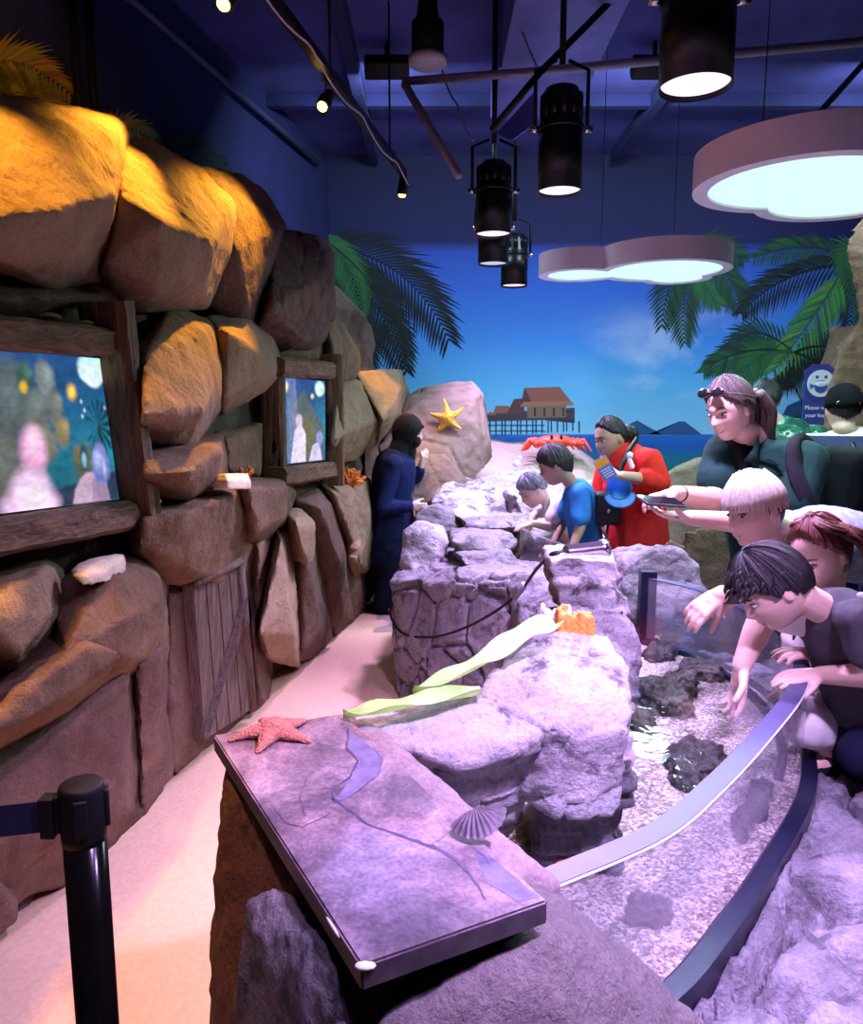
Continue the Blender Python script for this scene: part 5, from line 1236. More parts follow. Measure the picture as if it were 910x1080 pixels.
# rock step outside the glass
bm = BM(); g = []; nx, ny = 150, 190
for j in range(ny + 1):
    row = []
    for i in range(nx + 1):
        x = .25 + 1.75 * i / nx; y = .45 + 2.7 * j / ny
        row.append([x, y])
    g.append(row)
OUT = offs(RIM, -.042)
def inside(p, poly):
    c = False; n = len(poly)
    for i in range(n):
        a, b = poly[i], poly[(i + 1) % n]
        if (a.y > p[1]) != (b.y > p[1]) and p[0] < (b.x - a.x) * (p[1] - a.y) / (b.y - a.y) + a.x: c = not c
    return c
full = OUT + [V((.9, 3.3, 0)), V((.3, 2.5, 0)), V((-.1, 1.5, 0)), V((-.05, .9, 0))]
def dist(p): return min((o.x - p[0]) ** 2 + (o.y - p[1]) ** 2 for o in OUT) ** .5
vv = {}
for j in range(ny + 1):
    for i in range(nx + 1):
        p = g[j][i]
        d = dist(p); ins = inside(p, full)
        if ins and d > .03: continue
        w = V((p[0], p[1], 0)); h = .455 - .10 * min(1, max(0, d - .12) * 1.2) - .36 * max(0, (d - .62)) ** 1.0
        h += .035 * noise.fractal(w * 2.4 + V((4, 2, 0)), .9, 2.1, 4)
        q_ = w * 4.2 + noise.noise_vector(w * 3.0) * .35; dd, _ = noise.voronoi(q_); e = dd[1] - dd[0]
        if e < .11 and d > .02: h -= .09 * (1 - e / .11)
        h += .008 * noise.fractal(w * 22, .9, 2.1, 3)
        if ins: h -= .03
        vv[i, j] = bm.verts.new((p[0], p[1], max(.0, h)))
for j in range(ny):
    for i in range(nx):
        k = [(i, j), (i + 1, j), (i + 1, j + 1), (i, j + 1)]
        if all(a in vv for a in k): bm.faces.new([vv[a] for a in k])
M['rockstep'] = rock_mat('rock_step', (0.17, 0.155, 0.18), (0.32, 0.30, 0.345), (0.52, 0.50, 0.58), 5, 60, 1.0, speck=.35, pits=.55, pitscale=6)
tag(obj('rock_step', bm, M['rockstep']), 'cracked grey rock step running along the outside of the curved glass', 'rock step')

# ------------------------------------------------------------------ props on the rocks
def leaf_mat():
    m, nt, out = new_mat('pale_green_leaf')
    b = N(nt, 'ShaderNodeBsdfPrincipled', i_Roughness=0.5); L(nt, b.outputs[0], out.inputs[0])
    tc = N(nt, 'ShaderNodeTexCoord'); n = N(nt, 'ShaderNodeTexNoise', i_Scale=7.0, i_Detail=3.0); L(nt, tc.outputs['Object'], n.inputs['Vector'])
    r = ramp(nt, [(.35, s2l(176, 220, 130)), (.6, s2l(222, 240, 180)), (.75, s2l(236, 244, 170))]); L(nt, n.outputs['Fac'], r.inputs[0]); L(nt, r.outputs[0], b.inputs['Base Color']); return m
M['leaf'] = leaf_mat()
def leaf(label, mid, wid, thick=.012):
    """mid: centre line points, wid: half widths"""
    c = catmull([V(p) for p in mid], 8); n = len(c); ws = np.interp(np.linspace(0, 1, n), np.linspace(0, 1, len(wid)), wid)
    bm = BM(); rows = []
    for i in range(n):
        d = (c[min(i + 1, n - 1)] - c[max(i - 1, 0)]).normalized(); s = d.cross(V((0, 0, 1))).normalized(); row = []
        for k in range(9):
            t = k / 4 - 1; wv = .006 * math.sin(i * .55 + t * 2); row.append(bm.verts.new(c[i] + s * (ws[i] * t) + V((0, 0, .008 * abs(t) - (.010 if k == 4 else 0) + wv * abs(t)))))
        rows.append(row)
    for a, b in zip(rows, rows[1:]):
        for k in range(8): bm.faces.new((a[k], a[k + 1], b[k + 1], b[k]))
    bmesh.ops.solidify(bm, geom=list(bm.faces), thickness=thick); bmesh.ops.recalc_face_normals(bm, faces=list(bm.faces))
    return tag(obj('leaf', bm, M['leaf']), label, 'leaf')
leaf('long pale green leaf running up the white hump to the orange coral', [onZ(436, 729, .93), onZ(480, 712, .955), onZ(522, 690, .985), onZ(556, 668, 1.02), onZ(586, 656, 1.035)], [.004, .022, .028, .034, .044, .045, .03])
leaf('pale green leaf lying flat on the overexposed slab next to the board', [onZ(362, 753, .895), onZ(400, 748, .91), onZ(450, 738, .925), onZ(508, 728, .935)], [.004, .022, .03, .03, .02])
# orange sponge coral block on the hump
cc = onZ(604, 658, 1.0); bm = BM(); rnd = random.Random(9)
for k in range(34):
    p = cc + V((rnd.uniform(-.035, .05), rnd.uniform(-.03, .03), 0)); rcone(bm, p - V((0, 0, .02)), .010, p + V((0, 0, rnd.uniform(.012, .036))), rnd.uniform(.006, .010), 10, caps=2)
tag(obj('orange_coral', remesh(bm, .004, 1), M['coralorange']), 'orange knobbly coral block at the upper end of the long leaf', 'coral')
cc = onZ(588, 652, 1.0); bm = BM()
for k in range(26):
    p = cc + V((rnd.uniform(-.035, .03), rnd.uniform(-.03, .03), 0)); rcone(bm, p - V((0, 0, .02)), .009, p + V((0, 0, rnd.uniform(.008, .028))), .007, 10, caps=2)
tag(obj('white_coral', remesh(bm, .004, 1), M['paintwhite']), 'white knobbly coral beside the orange coral block', 'coral')
# steel lamp with its cable
lp0, lp1 = onY(596, 583, 2.42), onY(640, 578, 2.46)
ax = (lp1 - lp0).normalized()
ld = thing('steel_lamp', 'shiny steel cylinder lamp lying on the flat rock slab', 'lamp', (lp0 + lp1) / 2 - V((0, 0, .026)))
bm = BM(); lathe(bm, lp0, [(.012, -.01), (.022, 0), (.026, .004), (.026, (lp1 - lp0).length - .03), (.031, (lp1 - lp0).length - .026), (.031, (lp1 - lp0).length), (.024, (lp1 - lp0).length + .002)], ax, 28); obj('lamp_body', bm, M['chrome'], ld)
bm = BM(); cyl(bm, lp0 - ax * .05, lp0, .009, .013); obj('cable_gland', bm, M['blackmatte'], ld)
bm = BM(); pts = catmull([lp0 - ax * .05, onY(566, 600, 2.75), onY(548, 624, 3.0), onY(522, 645, 3.10), onY(488, 663, 3.30), onY(455, 672, 3.50), onY(425, 668, 3.70), onY(412, 650, 3.80), onY(414, 636, 3.86)], 10); tube(bm, pts, .0065, 8); obj('cable', bm, M['blackmatte'], ld)
bm = BM(); cyl(bm, onY(553, 617, 2.94), onY(543, 630, 3.02), .014); obj('cable_joint', bm, M['pipe'], ld)
# purple patterned shell dome by the flat slab
bm = BM(); ell(bm, onY(503, 556, 4.15), .07, .06, .04); tag(obj('shell_dome', remesh(bm, .006, 1), M['shellgrey']), 'small violet-grey dome shell behind the flat top slab', 'shell')
# red crab on the beach
M['crabred'] = mat('crab_red', s2l(226, 62, 34), .55, var=.15, scale=12)
cp = onY(584, 466, 6.3); bm = BM()
ell(bm, cp, .20, .13, .045); bm2 = BM()
cd = thing('red_crab', 'flat red crab figure lying on the beach behind the boys', 'crab', cp - V((0, 0, .08)))
ell(bm, cp + V((0, -.03, .01)), .16, .11, .05); me = remesh(bm, .012, 2); obj('shell', me, M['crabred'], cd)
for s in (-1, 1):
    for k in range(4):
        bm = BM(); a = cp + V((s * (.16 - .03 * k), -.02 + .05 * k - .07, -.01)); m_ = a + V((s * .07, -.02 + .03 * k, .03)); e = a + V((s * .13, -.05 + .05 * k, -.06))
        rcone(bm, a, .02, m_, .016, 8); rcone(bm, m_, .016, e, .007, 8); obj('leg', bm, M['crabred'], cd)
    bm = BM(); a = cp + V((s * .12, -.10, 0)); m_ = a + V((s * .05, -.09, -.01)); rcone(bm, a, .022, m_, .026, 10); rcone(bm, m_, .034, m_ + V((-s * .05, -.10, .01)), .014, 10); rcone(bm, m_, .024, m_ + V((s * .02, -.10, .01)), .010, 10); obj('claw', bm, M['crabred'], cd)
    bm = BM(); rcone(bm, cp + V((s * .04, -.12, .03)), .012, cp + V((s * .04, -.13, .05)), .014, 10); obj('eye', bm, M['black'], cd)
bm = BM(); ell(bm, onY(545, 489, 5.7), .03, .03, .03); ell(bm, onY(545, 487, 5.7) + V((.02, 0, .03)), .018, .018, .018); tag(obj('white_bird_figure', remesh(bm, .005, 2), M['paintwhite']), 'tiny white figure standing on the beach slope', 'figure')
# clear curved panel by the boys
cv = catmull([J3 for J3 in Y3([(548, 575, 4.05), (560, 592, 3.85), (585, 606, 3.6), (612, 614, 3.4), (640, 612, 3.3)])], 8)
cv = [V((p.x, p.y, 0)) for p in cv]; bm = BM(); wallstrip(bm, cv, offs(cv, .02), .66, .86)
M['panelcl'] = clear_mat('panel_acrylic', (.95, .93, .96), 1.4, .9, .03, haze=.10, hazecol=(.9, .85, .95))
tag(obj('clear_panel', bm, M['panelcl'], smooth=False), 'low curved clear panel in front of the two boys', 'clear panel')
# hand washing sign by the far pillar
sg = onY(864, 418, 5.9); sd = thing('hand_wash_sign', 'small purple sign asking to wash hands, with a round white emblem, by the rock pillar', 'sign', sg - V((0, 0, .26)))
M['signpurple'] = mat('sign_purple', s2l(64, 66, 150), .5, var=.05)
M['signwhite'] = mat('sign_white', s2l(232, 240, 250), .5, var=.02); M['signblue'] = mat('sign_blue', s2l(40, 84, 170), .5, var=.05)
ux, uz = V((1, 0, 0)), V((0, 0, 1))
bm = BM(); prism(bm, [sg + V((x, 0, z)) for x, z in ((-.12, -.22), (.12, -.22), (.12, .2), (.06, .25), (-.06, .25), (-.12, .2))], .02, V((0, -1, 0)), bev=.004); obj('sign_panel', bm, M['signpurple'], sd, smooth=False)
bm = BM(); cyl(bm, sg + V((0, .01, -.25)), sg + V((0, .01, -1.2)), .014); obj('sign_post', bm, M['pipe'], sd)
ec = sg + V((0, -.004, .10)); bm = BM(); cyl(bm, ec, ec + V((0, -.006, 0)), .105, .105, 40); obj('emblem_disc', bm, M['signwhite'], sd, smooth=False)
bm = BM()
cyl(bm, ec + V((0, -.006, -.025)), ec + V((0, -.009, -.025)), .05, .05, 28)
for s in (-1, 1):
    cyl(bm, ec + V((s * .035, -.006, .05)), ec + V((s * .035, -.009, .05)), .012, .012, 16)
    for k in range(3):
        a = -.5 + k * .5; p = ec + V((s * .055, -.0075, -.02)); q_ = p + V((s * .035, 0, .035 * a)); tube(bm, [p, q_], .004, 6)
obj('emblem_mark', bm, M['signblue'], sd, smooth=False)
bm = BM(); ell(bm, ec + V((0, -.010, -.005)), .045, .004, .022); obj('emblem_mark_cutout', bm, M['signwhite'], sd)
ftext('Please wash', .046, M['signwhite'], 'sign_text', sd, sg + V((0, -.003, -.09)), ux, uz); ftext('your hands', .046, M['signwhite'], 'sign_text', sd, sg + V((0, -.003, -.15)), ux, uz)

# ------------------------------------------------------------------ barrier post
sp = V((-.535, 1.06, 0)); st = thing('barrier_post', 'black retractable barrier post standing on the sand, cut by the bottom of the picture', 'barrier post', sp)
bm = BM(); lathe(bm, sp, [(.17, 0), (.17, .012), (.16, .022), (.05, .04), (.034, .05)], seg=48); obj('base', bm, M['black'], st)
M['postblack'] = mat('polished_black', (0.02, 0.018, 0.02), .16, .85)
bm = BM(); lathe(bm, sp, [(.0315, .04), (.0315, .885)], seg=40); obj('pole', bm, M['postblack'], st)
bm = BM(); lathe(bm, sp, [(.0322, .86), (.033, .872), (.033, .942), (.032, .95), (.029, .953)], seg=40)
for k in range(4):
    a = k * math.pi / 2 + .35; x = V((math.cos(a), math.sin(a), 0)); y = V((-x.y, x.x, 0)); box(bm, sp + x * .0345 + V((0, 0, .91)), (.008, .020, .060), (x, y, V((0, 0, 1))), bev=.003)
obj('belt_head', bm, M['blackmatte'], st)
M['belt'] = mat('navy_belt', (0.008, 0.012, 0.06), .7)
bm = BM(); b0 = sp + V((-.05, -.012, .905)); b1 = sp + V((-1.0, -.16, .87))
prism(bm, [b0 + V((0, 0, .025)), b1 + V((0, 0, .025)), b1 - V((0, 0, .025)), b0 - V((0, 0, .025))], .002, V((0, -1, 0))); obj('belt', bm, M['belt'], st, smooth=False)
bm = BM(); box(bm, sp + V((-.046, -.010, .905)), (.022, .026, .064), bev=.003); obj('belt_clip', bm, M['blackmatte'], st, smooth=False)
# ------------------------------------------------------------------ people
M['skinfair'] = mat('skin_fair', (0.66, 0.43, 0.34), .5, var=.06, scale=9, sss=.12)
M['skintan'] = mat('skin_tan', (0.46, 0.27, 0.19), .5, var=.06, scale=9, sss=.12)
M['lips'] = mat('lips', (0.46, 0.14, 0.13), .4)
M['eyewhite'] = mat('eye', (0.34, 0.31, 0.30), .3); M['iris'] = mat('iris', (0.02, 0.012, 0.01), .15)
M['brow'] = mat('eyebrow', (0.025, 0.018, 0.015), .8)
M['hairblack'] = hair_mat('hair_black', (0.004, 0.0035, 0.004), (0.022, 0.018, 0.02), .5)
M['hairblond'] = hair_mat('hair_blond', (0.50, 0.40, 0.28), (0.86, 0.78, 0.66), .4)
M['hairred'] = hair_mat('hair_red', (0.06, 0.010, 0.008), (0.20, 0.045, 0.035), .45)
M['hairbrown'] = hair_mat('hair_brown', (0.022, 0.014, 0.010), (0.085, 0.054, 0.036), .5)
M['hairgrey'] = hair_mat('hair_greyish', (0.03, 0.025, 0.04), (0.40, 0.36, 0.46), .5, scale=30)  # dark strands streaked with pale lilac grey
def cloth(name, col, **k): return mat(name, col, k.pop('rough', .9), spec=.2, bump=.25, bscale=320, **k)
M['navy'] = cloth('navy_cloth', (0.008, 0.014, 0.075)); M['blackcloth'] = cloth('black_cloth', (0.010, 0.010, 0.013))
M['navydark'] = cloth('navy_black_cloth', (0.006, 0.008, 0.03))
M['white'] = cloth('white_cloth', (0.78, 0.74, 0.72)); M['bluetee'] = cloth('blue_cloth', (0.03, 0.20, 0.50)); M['red'] = cloth('red_cloth', (0.70, 0.028, 0.018))
M['reddark'] = cloth('dark_red_cloth', (0.42, 0.012, 0.014)); M['green'] = cloth('dark_green_cloth', (0.005, 0.034, 0.024)); M['charcoal'] = cloth('charcoal_cloth', (0.055, 0.05, 0.06))
M['denim'] = cloth('washed_denim', (0.25, 0.27, 0.35), var=.35, scale=40); M['orange'] = cloth('orange_cloth', (0.75, 0.28, 0.04)); M['capblue'] = cloth('light_blue_cloth', (0.14, 0.40, 0.75))
M['bag'] = mat('bag_black', (0.008, 0.008, 0.010), .5)
M['beige'] = cloth('beige_cloth', (0.5, 0.42, 0.34))

def gs(x, s): return math.exp(-(x / s) ** 2)
def head_local(dx, dy, dz, f=1.0):
    x, y, z = .073 * dx, .096 * dy, .115 * dz
    t = max(0, -z / .115)
    x *= 1 - .30 * t ** 1.7
    if dy < 0: y *= 1 - .30 * t
    if z > 0: x *= 1 - .03 * (z / .115)
    if dy > 0:
        y += .034 * t ** 1.4 * gs(x, .05)                       # jaw and chin come forward
        y -= .006 * gs(z - .03, .05) * (1 - gs(x, .06))
        k = 0.0
        if -.046 < z < .018: k = ((.018 - z) / .046) if z > -.028 else max(0, (z + .046) / .018)
        y += f * .019 * k ** 1.2 * gs(x, .0105 + .004 * k)       # nose
        y -= f * .010 * (gs(abs(x) - .031, .017) * gs(z - .004, .013))
        y += f * .006 * gs(z - .026, .012) * gs(x, .05)           # brow
        y += f * .006 * gs(z + .060, .010) * gs(x, .024) - f * .005 * gs(z + .0605, .0025) * gs(x, .024)
        y += f * .006 * gs(z + .098, .014) * gs(x, .020)          # chin
        y -= f * .004 * gs(z + .078, .008) * gs(x, .03)
        y += f * .004 * gs(abs(x) - .042, .02) * gs(z + .022, .02)
    return x, y, z
class Head:
    def __init__(s, c, face, up=(0, 0, 1), k=1.0):
        s.c = V(c); s.f = V(face).normalized(); u = V(up); s.u = (u - s.f * u.dot(s.f)).normalized(); s.r = s.f.cross(s.u); s.k = k
    def P(s, x, y, z): return s.c + (s.r * x + s.f * y + s.u * z) * s.k
    def add(s, bm):
        nu, nv = 96, 72; rows = []
        for j in range(1, nv):
            th = math.pi * j / nv; row = []
            for i in range(nu):
                ph = 2 * math.pi * i / nu; row.append(bm.verts.new(s.P(*head_local(math.sin(th) * math.sin(ph), math.sin(th) * math.cos(ph), math.cos(th)))))
            rows.append(row)
        for a, b in zip(rows, rows[1:]):
            for i in range(nu): bm.faces.new((a[i], b[i], b[(i + 1) % nu], a[(i + 1) % nu]))
        bm.faces.new(rows[0]); bm.faces.new(list(reversed(rows[-1])))
        for sd in (-1, 1):
            ax = (s.r * .3 * sd + s.f, s.r * sd - s.f * .3, s.u)
            ell(bm, s.P(sd * .072, -.006, -.006), .017 * s.k, .008 * s.k, .030 * s.k, tuple(a.normalized() for a in ax), 12, 8)
    def features(s, parent, m_brow, closed=True, lens=False):
        for sd in (-1, 1):
            bm = BM(); e = s.P(sd * .031, .078, .003); ell(bm, e, .0125 * s.k, .0092 * s.k, .0046 * s.k, (s.r, s.f, s.u), 14, 10)
            a = obj('eye', bm, M['eyewhite'], parent)
            bm = BM(); ell(bm, e + s.f * .0062 * s.k - s.u * .0012 * s.k, .0060 * s.k, .0042 * s.k, .0042 * s.k, (s.r, s.f, s.u), 12, 8); obj('iris', bm, M['iris'], a)
            bm = BM(); tube(bm, [s.P(sd * (.017 + .0075 * k), .0885 - .0035 * k - .0007 * k * k, .0085 + .0018 * math.sin(k / 4 * math.pi)) for k in range(5)], .0016 * s.k, 6); obj('eyelid', bm, m_brow, parent)
            bm = BM(); pts = [s.P(sd * (.014 + .008 * k), .0975 - .0022 * k - .0009 * k * k, .026 + .004 * math.sin(k / 4 * math.pi)) for k in range(5)]; tube(bm, pts, [.0022 * s.k, .0030 * s.k, .0028 * s.k, .0022 * s.k, .001 * s.k], 6); obj('eyebrow', bm, m_brow, parent)
        bm = BM()
        tube(bm, [s.P(x, .0925 - 9 * x * x + .0015, -.0575 - 2.2 * x * x + .002 * gs(abs(x) - .006, .005)) for x in (-.022, -.014, -.007, 0, .007, .014, .022)], [.001, .0028, .0036, .003, .0036, .0028, .001], 8)
        tube(bm, [s.P(x, .0925 - 9 * x * x, -.0645 + 2.0 * x * x) for x in (-.020, -.013, -.006, 0, .006, .013, .020)], [.001, .0034, .0044, .0046, .0044, .0034, .001], 8)
        obj('lips', bm, M['lips'], parent)
    def hair(s, line, thick, m, parent, extra=None, strand=.0022, seed=0, name='hair', vox=None, top=0.0):
        """line: (azimuth deg, height) pairs for the lower edge of the hair; extra(bm) adds locks"""
        az = [a for a, _ in line]; hz = [h for _, h in line]; bm = BM(); nu, nv = 340, 130; rows = []
        for j in range(1, nv):
            th = math.pi * j / nv; row = []
            for i in range(nu):
                ph = 2 * math.pi * i / nu; a = math.degrees(ph); a = 360 - a if a > 180 else a
                x, y, z = head_local(math.sin(th) * math.sin(ph), math.sin(th) * math.cos(ph), math.cos(th), 0.0)
                n = V((x / .073, y / .096, z / .115)).normalized()
                zl = np.interp(a, az, hz) + .008 * noise.noise(V((ph * 9, seed, 0)))
                g = max(-1, min(1, (z - zl) / .014)); sg = (noise.noise(V((ph * 22 + z * 8, seed, z * 6))) + .6 * noise.noise(V((ph * 62 + z * 10, seed, z * 8))))
                h = thick * g * (1 + top * max(0, z) / .115) + strand * 1.6 * sg * max(0, g) if g > 0 else -.012 * -g
                row.append(bm.verts.new(s.P(x + n.x * h, y + n.y * h, z + n.z * h)))
            rows.append(row)
        for a, b in zip(rows, rows[1:]):
            for i in range(nu): bm.faces.new((a[i], b[i], b[(i + 1) % nu], a[(i + 1) % nu]))
        bm.faces.new(rows[0]); bm.faces.new(list(reversed(rows[-1])))
        if extra: extra(bm)
        return obj(name, bm, m, parent)
def lock(bm, pts, r0, r1, n=1, spread=0.0, seed=0, seg=7):
    """a bundle of hair strands along pts"""
    rnd = random.Random(seed); pts = [V(p) for p in pts]
    for k in range(n):
        o = V((rnd.gauss(0, spread), rnd.gauss(0, spread), rnd.gauss(0, spread))); w = rnd.uniform(.85, 1.1)
        c = catmull([pts[0] + o * .5] + [p + o * (1 + .15 * i) for i, p in enumerate(pts[1:])], 7); m = len(c)
        tube(bm, c, [(r0 + (r1 - r0) * (i / (m - 1)) ** 1.6) * w for i in range(m)], seg)
def hand(bm, w, d, n, s=1.0, curl=(.3, .35, .4, .45), thumb=1, spread=.10, tcurl=.35, flat=1.0):
    """w wrist, d towards the fingertips, n out of the palm, thumb: +1/-1 which side"""
    d = V(d).normalized(); n = V(n); n = (n - d * n.dot(d)).normalized(); sd = d.cross(n)
    rcone(bm, w - d * .02 * s, .024 * s, w + d * .03 * s, .030 * s, 14, .62, sd)
    for o in (-.026, -.009, .009, .025): rcone(bm, w + d * .015 * s + sd * (o * .6 * s), .017 * s, w + d * (.080 * s) + sd * (o * s), .0125 * s, 10, .95, sd)
    L_ = (.068, .078, .072, .056)
    for i in range(4):
        o = (-.030, -.010, .010, .029)[i] * thumb * -1
        p = w + d * ((.084 - .004 * abs(i - 1.3)) * s) + sd * (o * s); a = 0; dv0 = (d + sd * (o * 10 * spread)).normalized()
        for k, fr in enumerate((.45, .30, .25)):
            a += curl[i] * (1.0 if k else .7); dv = dv0 * math.cos(a) + n * math.sin(a); q = p + dv * (L_[i] * fr * s)
            rcone(bm, p, (.0092 - .0009 * k) * s, q, (.0086 - .0010 * k) * s, 10); p = q
    b = w + d * .022 * s + sd * (.022 * thumb * s) + n * .004 * s; dv = (d * .70 + sd * .62 * thumb + n * .30).normalized(); m_ = b + dv * .040 * s
    rcone(bm, b, .0155 * s, m_, .0115 * s, 10); dv2 = (dv + d * .35 + n * tcurl - sd * .25 * thumb).normalized(); e = m_ + dv2 * .030 * s
    rcone(bm, m_, .0112 * s, e, .0100 * s, 10); rcone(bm, e, .0098 * s, e + (dv2 + n * .2).normalized() * .022 * s, .0075 * s, 10)
def foot(bm, a, d, s=1.0, r=.036):
    d = V((d[0], d[1], 0)).normalized(); h = V((a.x, a.y, a.z - .055 * s)); sd = V((-d.y, d.x, 0))
    rcone(bm, h - d * .045 * s, .036 * s, h + d * .10 * s, .042 * s, 14, .75, sd); rcone(bm, h + d * .09 * s, .040 * s, h + d * .165 * s, .028 * s, 14, .7, sd)
    rcone(bm, a, r * s, h, .038 * s, 12)
def mesh_cloth(fn, vox, smooth=3, fold=.006, ff=14, seed=1, stretch=(1, 1, .5)):
    bm = BM(); fn(bm); me = remesh(bm, vox, smooth)
    co, no = get_co(me), get_no(me); out = co.copy()
    for i in range(len(co)):
        p = V((co[i][0] * stretch[0], co[i][1] * stretch[1], co[i][2] * stretch[2])); q = p * ff + V((seed * 5.1, seed, seed * 2.3)); q += noise.noise_vector(p * ff * .4) * .8
        h = fold * (1 - 2 * abs(noise.noise(q))) * .7 + fold * .5 * noise.noise(q * 2.3)
        out[i] += no[i] * h
    set_co(me, out); return me
def body(label, parts, m, vox=.006, cat='person', smooth=2):
    bm = BM(); parts(bm); me = remesh(bm, vox, smooth, .4); o = obj('person', me, m); return tag(o, label, cat)
def torso(bm, ch, pe, sd, rc, rp, flat=.68, belly=None, grow=0.0):
    rcone(bm, ch, rc + grow, ch.lerp(pe, .5), (rc + rp) / 2 * .96 + grow, 24, flat, sd); rcone(bm, ch.lerp(pe, .5), (rc + rp) / 2 * .96 + grow, pe, rp + grow, 24, flat, sd)
def shoulders(bm, a, b, r, grow=0.0): rcone(bm, a, r + grow, b, r + grow, 16)
J = onY
def strap(name, pts, w, th, m, parent, nrm=V((0, -1, 0))):
    c = catmull([V(p) for p in pts], 6); bm = BM(); prev = None
    for i in range(len(c)):
        t = (c[min(i + 1, len(c) - 1)] - c[max(0, i - 1)]).normalized(); s = t.cross(nrm).normalized(); n = s.cross(t).normalized()
        ring = [bm.verts.new(c[i] + s * (w / 2 * a) + n * (th / 2 * b)) for a, b in ((-1, -1), (1, -1), (1, 1), (-1, 1))]
        if prev:
            for k in range(4): bm.faces.new((prev[k], prev[(k + 1) % 4], ring[(k + 1) % 4], ring[k]))
        else: bm.faces.new(list(reversed(ring)))
        prev = ring
    bm.faces.new(prev); bmesh.ops.recalc_face_normals(bm, faces=list(bm.faces)); return obj(name, bm, m, parent)

# ---- woman in navy blazer and black headscarf (profile, facing the pool)
Y0 = 5.42
H = Head(J(431, 456, Y0), (1, -.12, -.18), k=.98)
ch, pe = J(416, 497, Y0), J(409, 572, Y0); sd = V((0.05, 1, 0))
sn, sf = J(415, 490, Y0 - .17), J(418, 488, Y0 + .17)
en, wn = J(404, 535, Y0 - .24), J(433, 534, Y0 - .20)
ef, wf_ = J(432, 522, Y0 + .18), J(444, 492, Y0 + .10)
hn, hf = V((pe.x, Y0 - .09, pe.z)), V((pe.x, Y0 + .09, pe.z)); an, af = onZ(404, 640, .08), onZ(379, 634, .08); an.y = Y0 - .05; an.x = J(404, 640, an.y).x; af.y = Y0 + .12; af.x = J(380, 634, af.y).x
kn, kf = hn.lerp(an, .5) + V((.03, 0, 0)), hf.lerp(af, .5) + V((.03, 0, 0))
def f(bm):
    H.add(bm); rcone(bm, ch + V((.01, 0, .06)), .05, H.P(0, -.02, -.09), .048); torso(bm, ch, pe, sd, .15, .14); shoulders(bm, sn, sf, .05)
    for s_, e_, w_ in ((sn, en, wn), (sf, ef, wf_)): rcone(bm, s_, .045, e_, .036); rcone(bm, e_, .036, w_, .025)
    hand(bm, wn, (1, 0, -.1), (0, 1, 0), .95, (.6,) * 4); hand(bm, wf_, (.35, -.1, 1), (-.5, .6, .2), .95, (.35, .45, .7, .8), thumb=-1)
    for h_, k_, a_ in ((hn, kn, an), (hf, kf, af)): rcone(bm, h_, .085, k_, .055); rcone(bm, k_, .055, a_, .035); foot(bm, a_, (1, -.3, 0))
pA = body('woman in a navy blazer, black headscarf and black face mask, one hand raised', f, M['skinfair'], .007)
H.features(pA, M['brow'])
def f(bm):
    torso(bm, ch + V((-.0, 0, 0)), pe + V((0, 0, -.02)), sd, .185, .185, .86); shoulders(bm, sn, sf, .066); rcone(bm, pe, .186, pe - V((0, 0, .04)), .192, 24, .75, sd)
    rcone(bm, sn, .062, en, .052); rcone(bm, en, .052, en.lerp(wn, .9), .042); rcone(bm, sf, .062, ef, .052); rcone(bm, ef, .052, ef.lerp(wf_, .85), .040)
obj('blazer', mesh_cloth(f, .010, 3, .008, 10), M['navy'], pA)
def f(bm):
    for h_, k_, a_ in ((hn, kn, an), (hf, kf, af)): rcone(bm, h_, .105, k_, .085); rcone(bm, k_, .085, a_ + V((0, 0, .0)), .075)
obj('trousers', mesh_cloth(f, .010, 3, .006, 10, 2), M['navydark'], pA)
for a_ in (an, af):
    bm = BM(); foot(bm, a_, (1, -.3, 0), 1.08); obj('shoe', remesh(bm, .008, 2), M['blackcloth'], pA)
def f(bm):
    nu, nv = 60, 44; c = H.P(0, -.012, .008)
    ell(bm, c, .097 * H.k, .116 * H.k, .130 * H.k, (H.r, H.f, H.u), 30, 20)
    rcone(bm, H.P(0, -.03, -.06), .085, ch + V((.0, 0, .05)), .11, 24, .85, sd); rcone(bm, H.P(0, .03, -.115), .05, ch + V((.07, 0, .02)), .07)
    rcone(bm, H.P(0, .10, .06), .012, H.P(0, .10, .058), .012)
me = mesh_cloth(f, .007, 4, .005, 14, 3)
co = get_co(me); fo = H.P(0, .112, -.03)
for i in range(len(co)):                                     # open the scarf around the face
    d = V(co[i].tolist()) - fo; lz, lx, ly = d.dot(H.u), d.dot(H.r), d.dot(H.f)
    w_ = gs(lz, .056) * gs(lx, .044); 
    if ly > -.06: co[i] -= np.array(H.f) * .040 * w_
set_co(me, co); obj('headscarf', me, M['blackcloth'], pA)
def f(bm): ell(bm, H.P(0, .066, -.052), .064, .036, .052, (H.r, H.f, H.u))
obj('face_mask', mesh_cloth(f, .005, 1, .001), M['blackcloth'], pA)
bm = BM(); x = ch + V((.13, -.06, -.0)); tube(bm, catmull([H.P(0, .0, -.15), ch + V((.11, -.08, .06)), ch + V((.125, -.07, -.10)), ch + V((.13, -.05, -.2))], 6), .006, 8); obj('lanyard', bm, M['beige'], pA)
bm = BM(); box(bm, ch + V((.145, -.03, -.27)), (.012, .07, .11), bev=.003); obj('badge', bm, M['paintwhite'], pA)

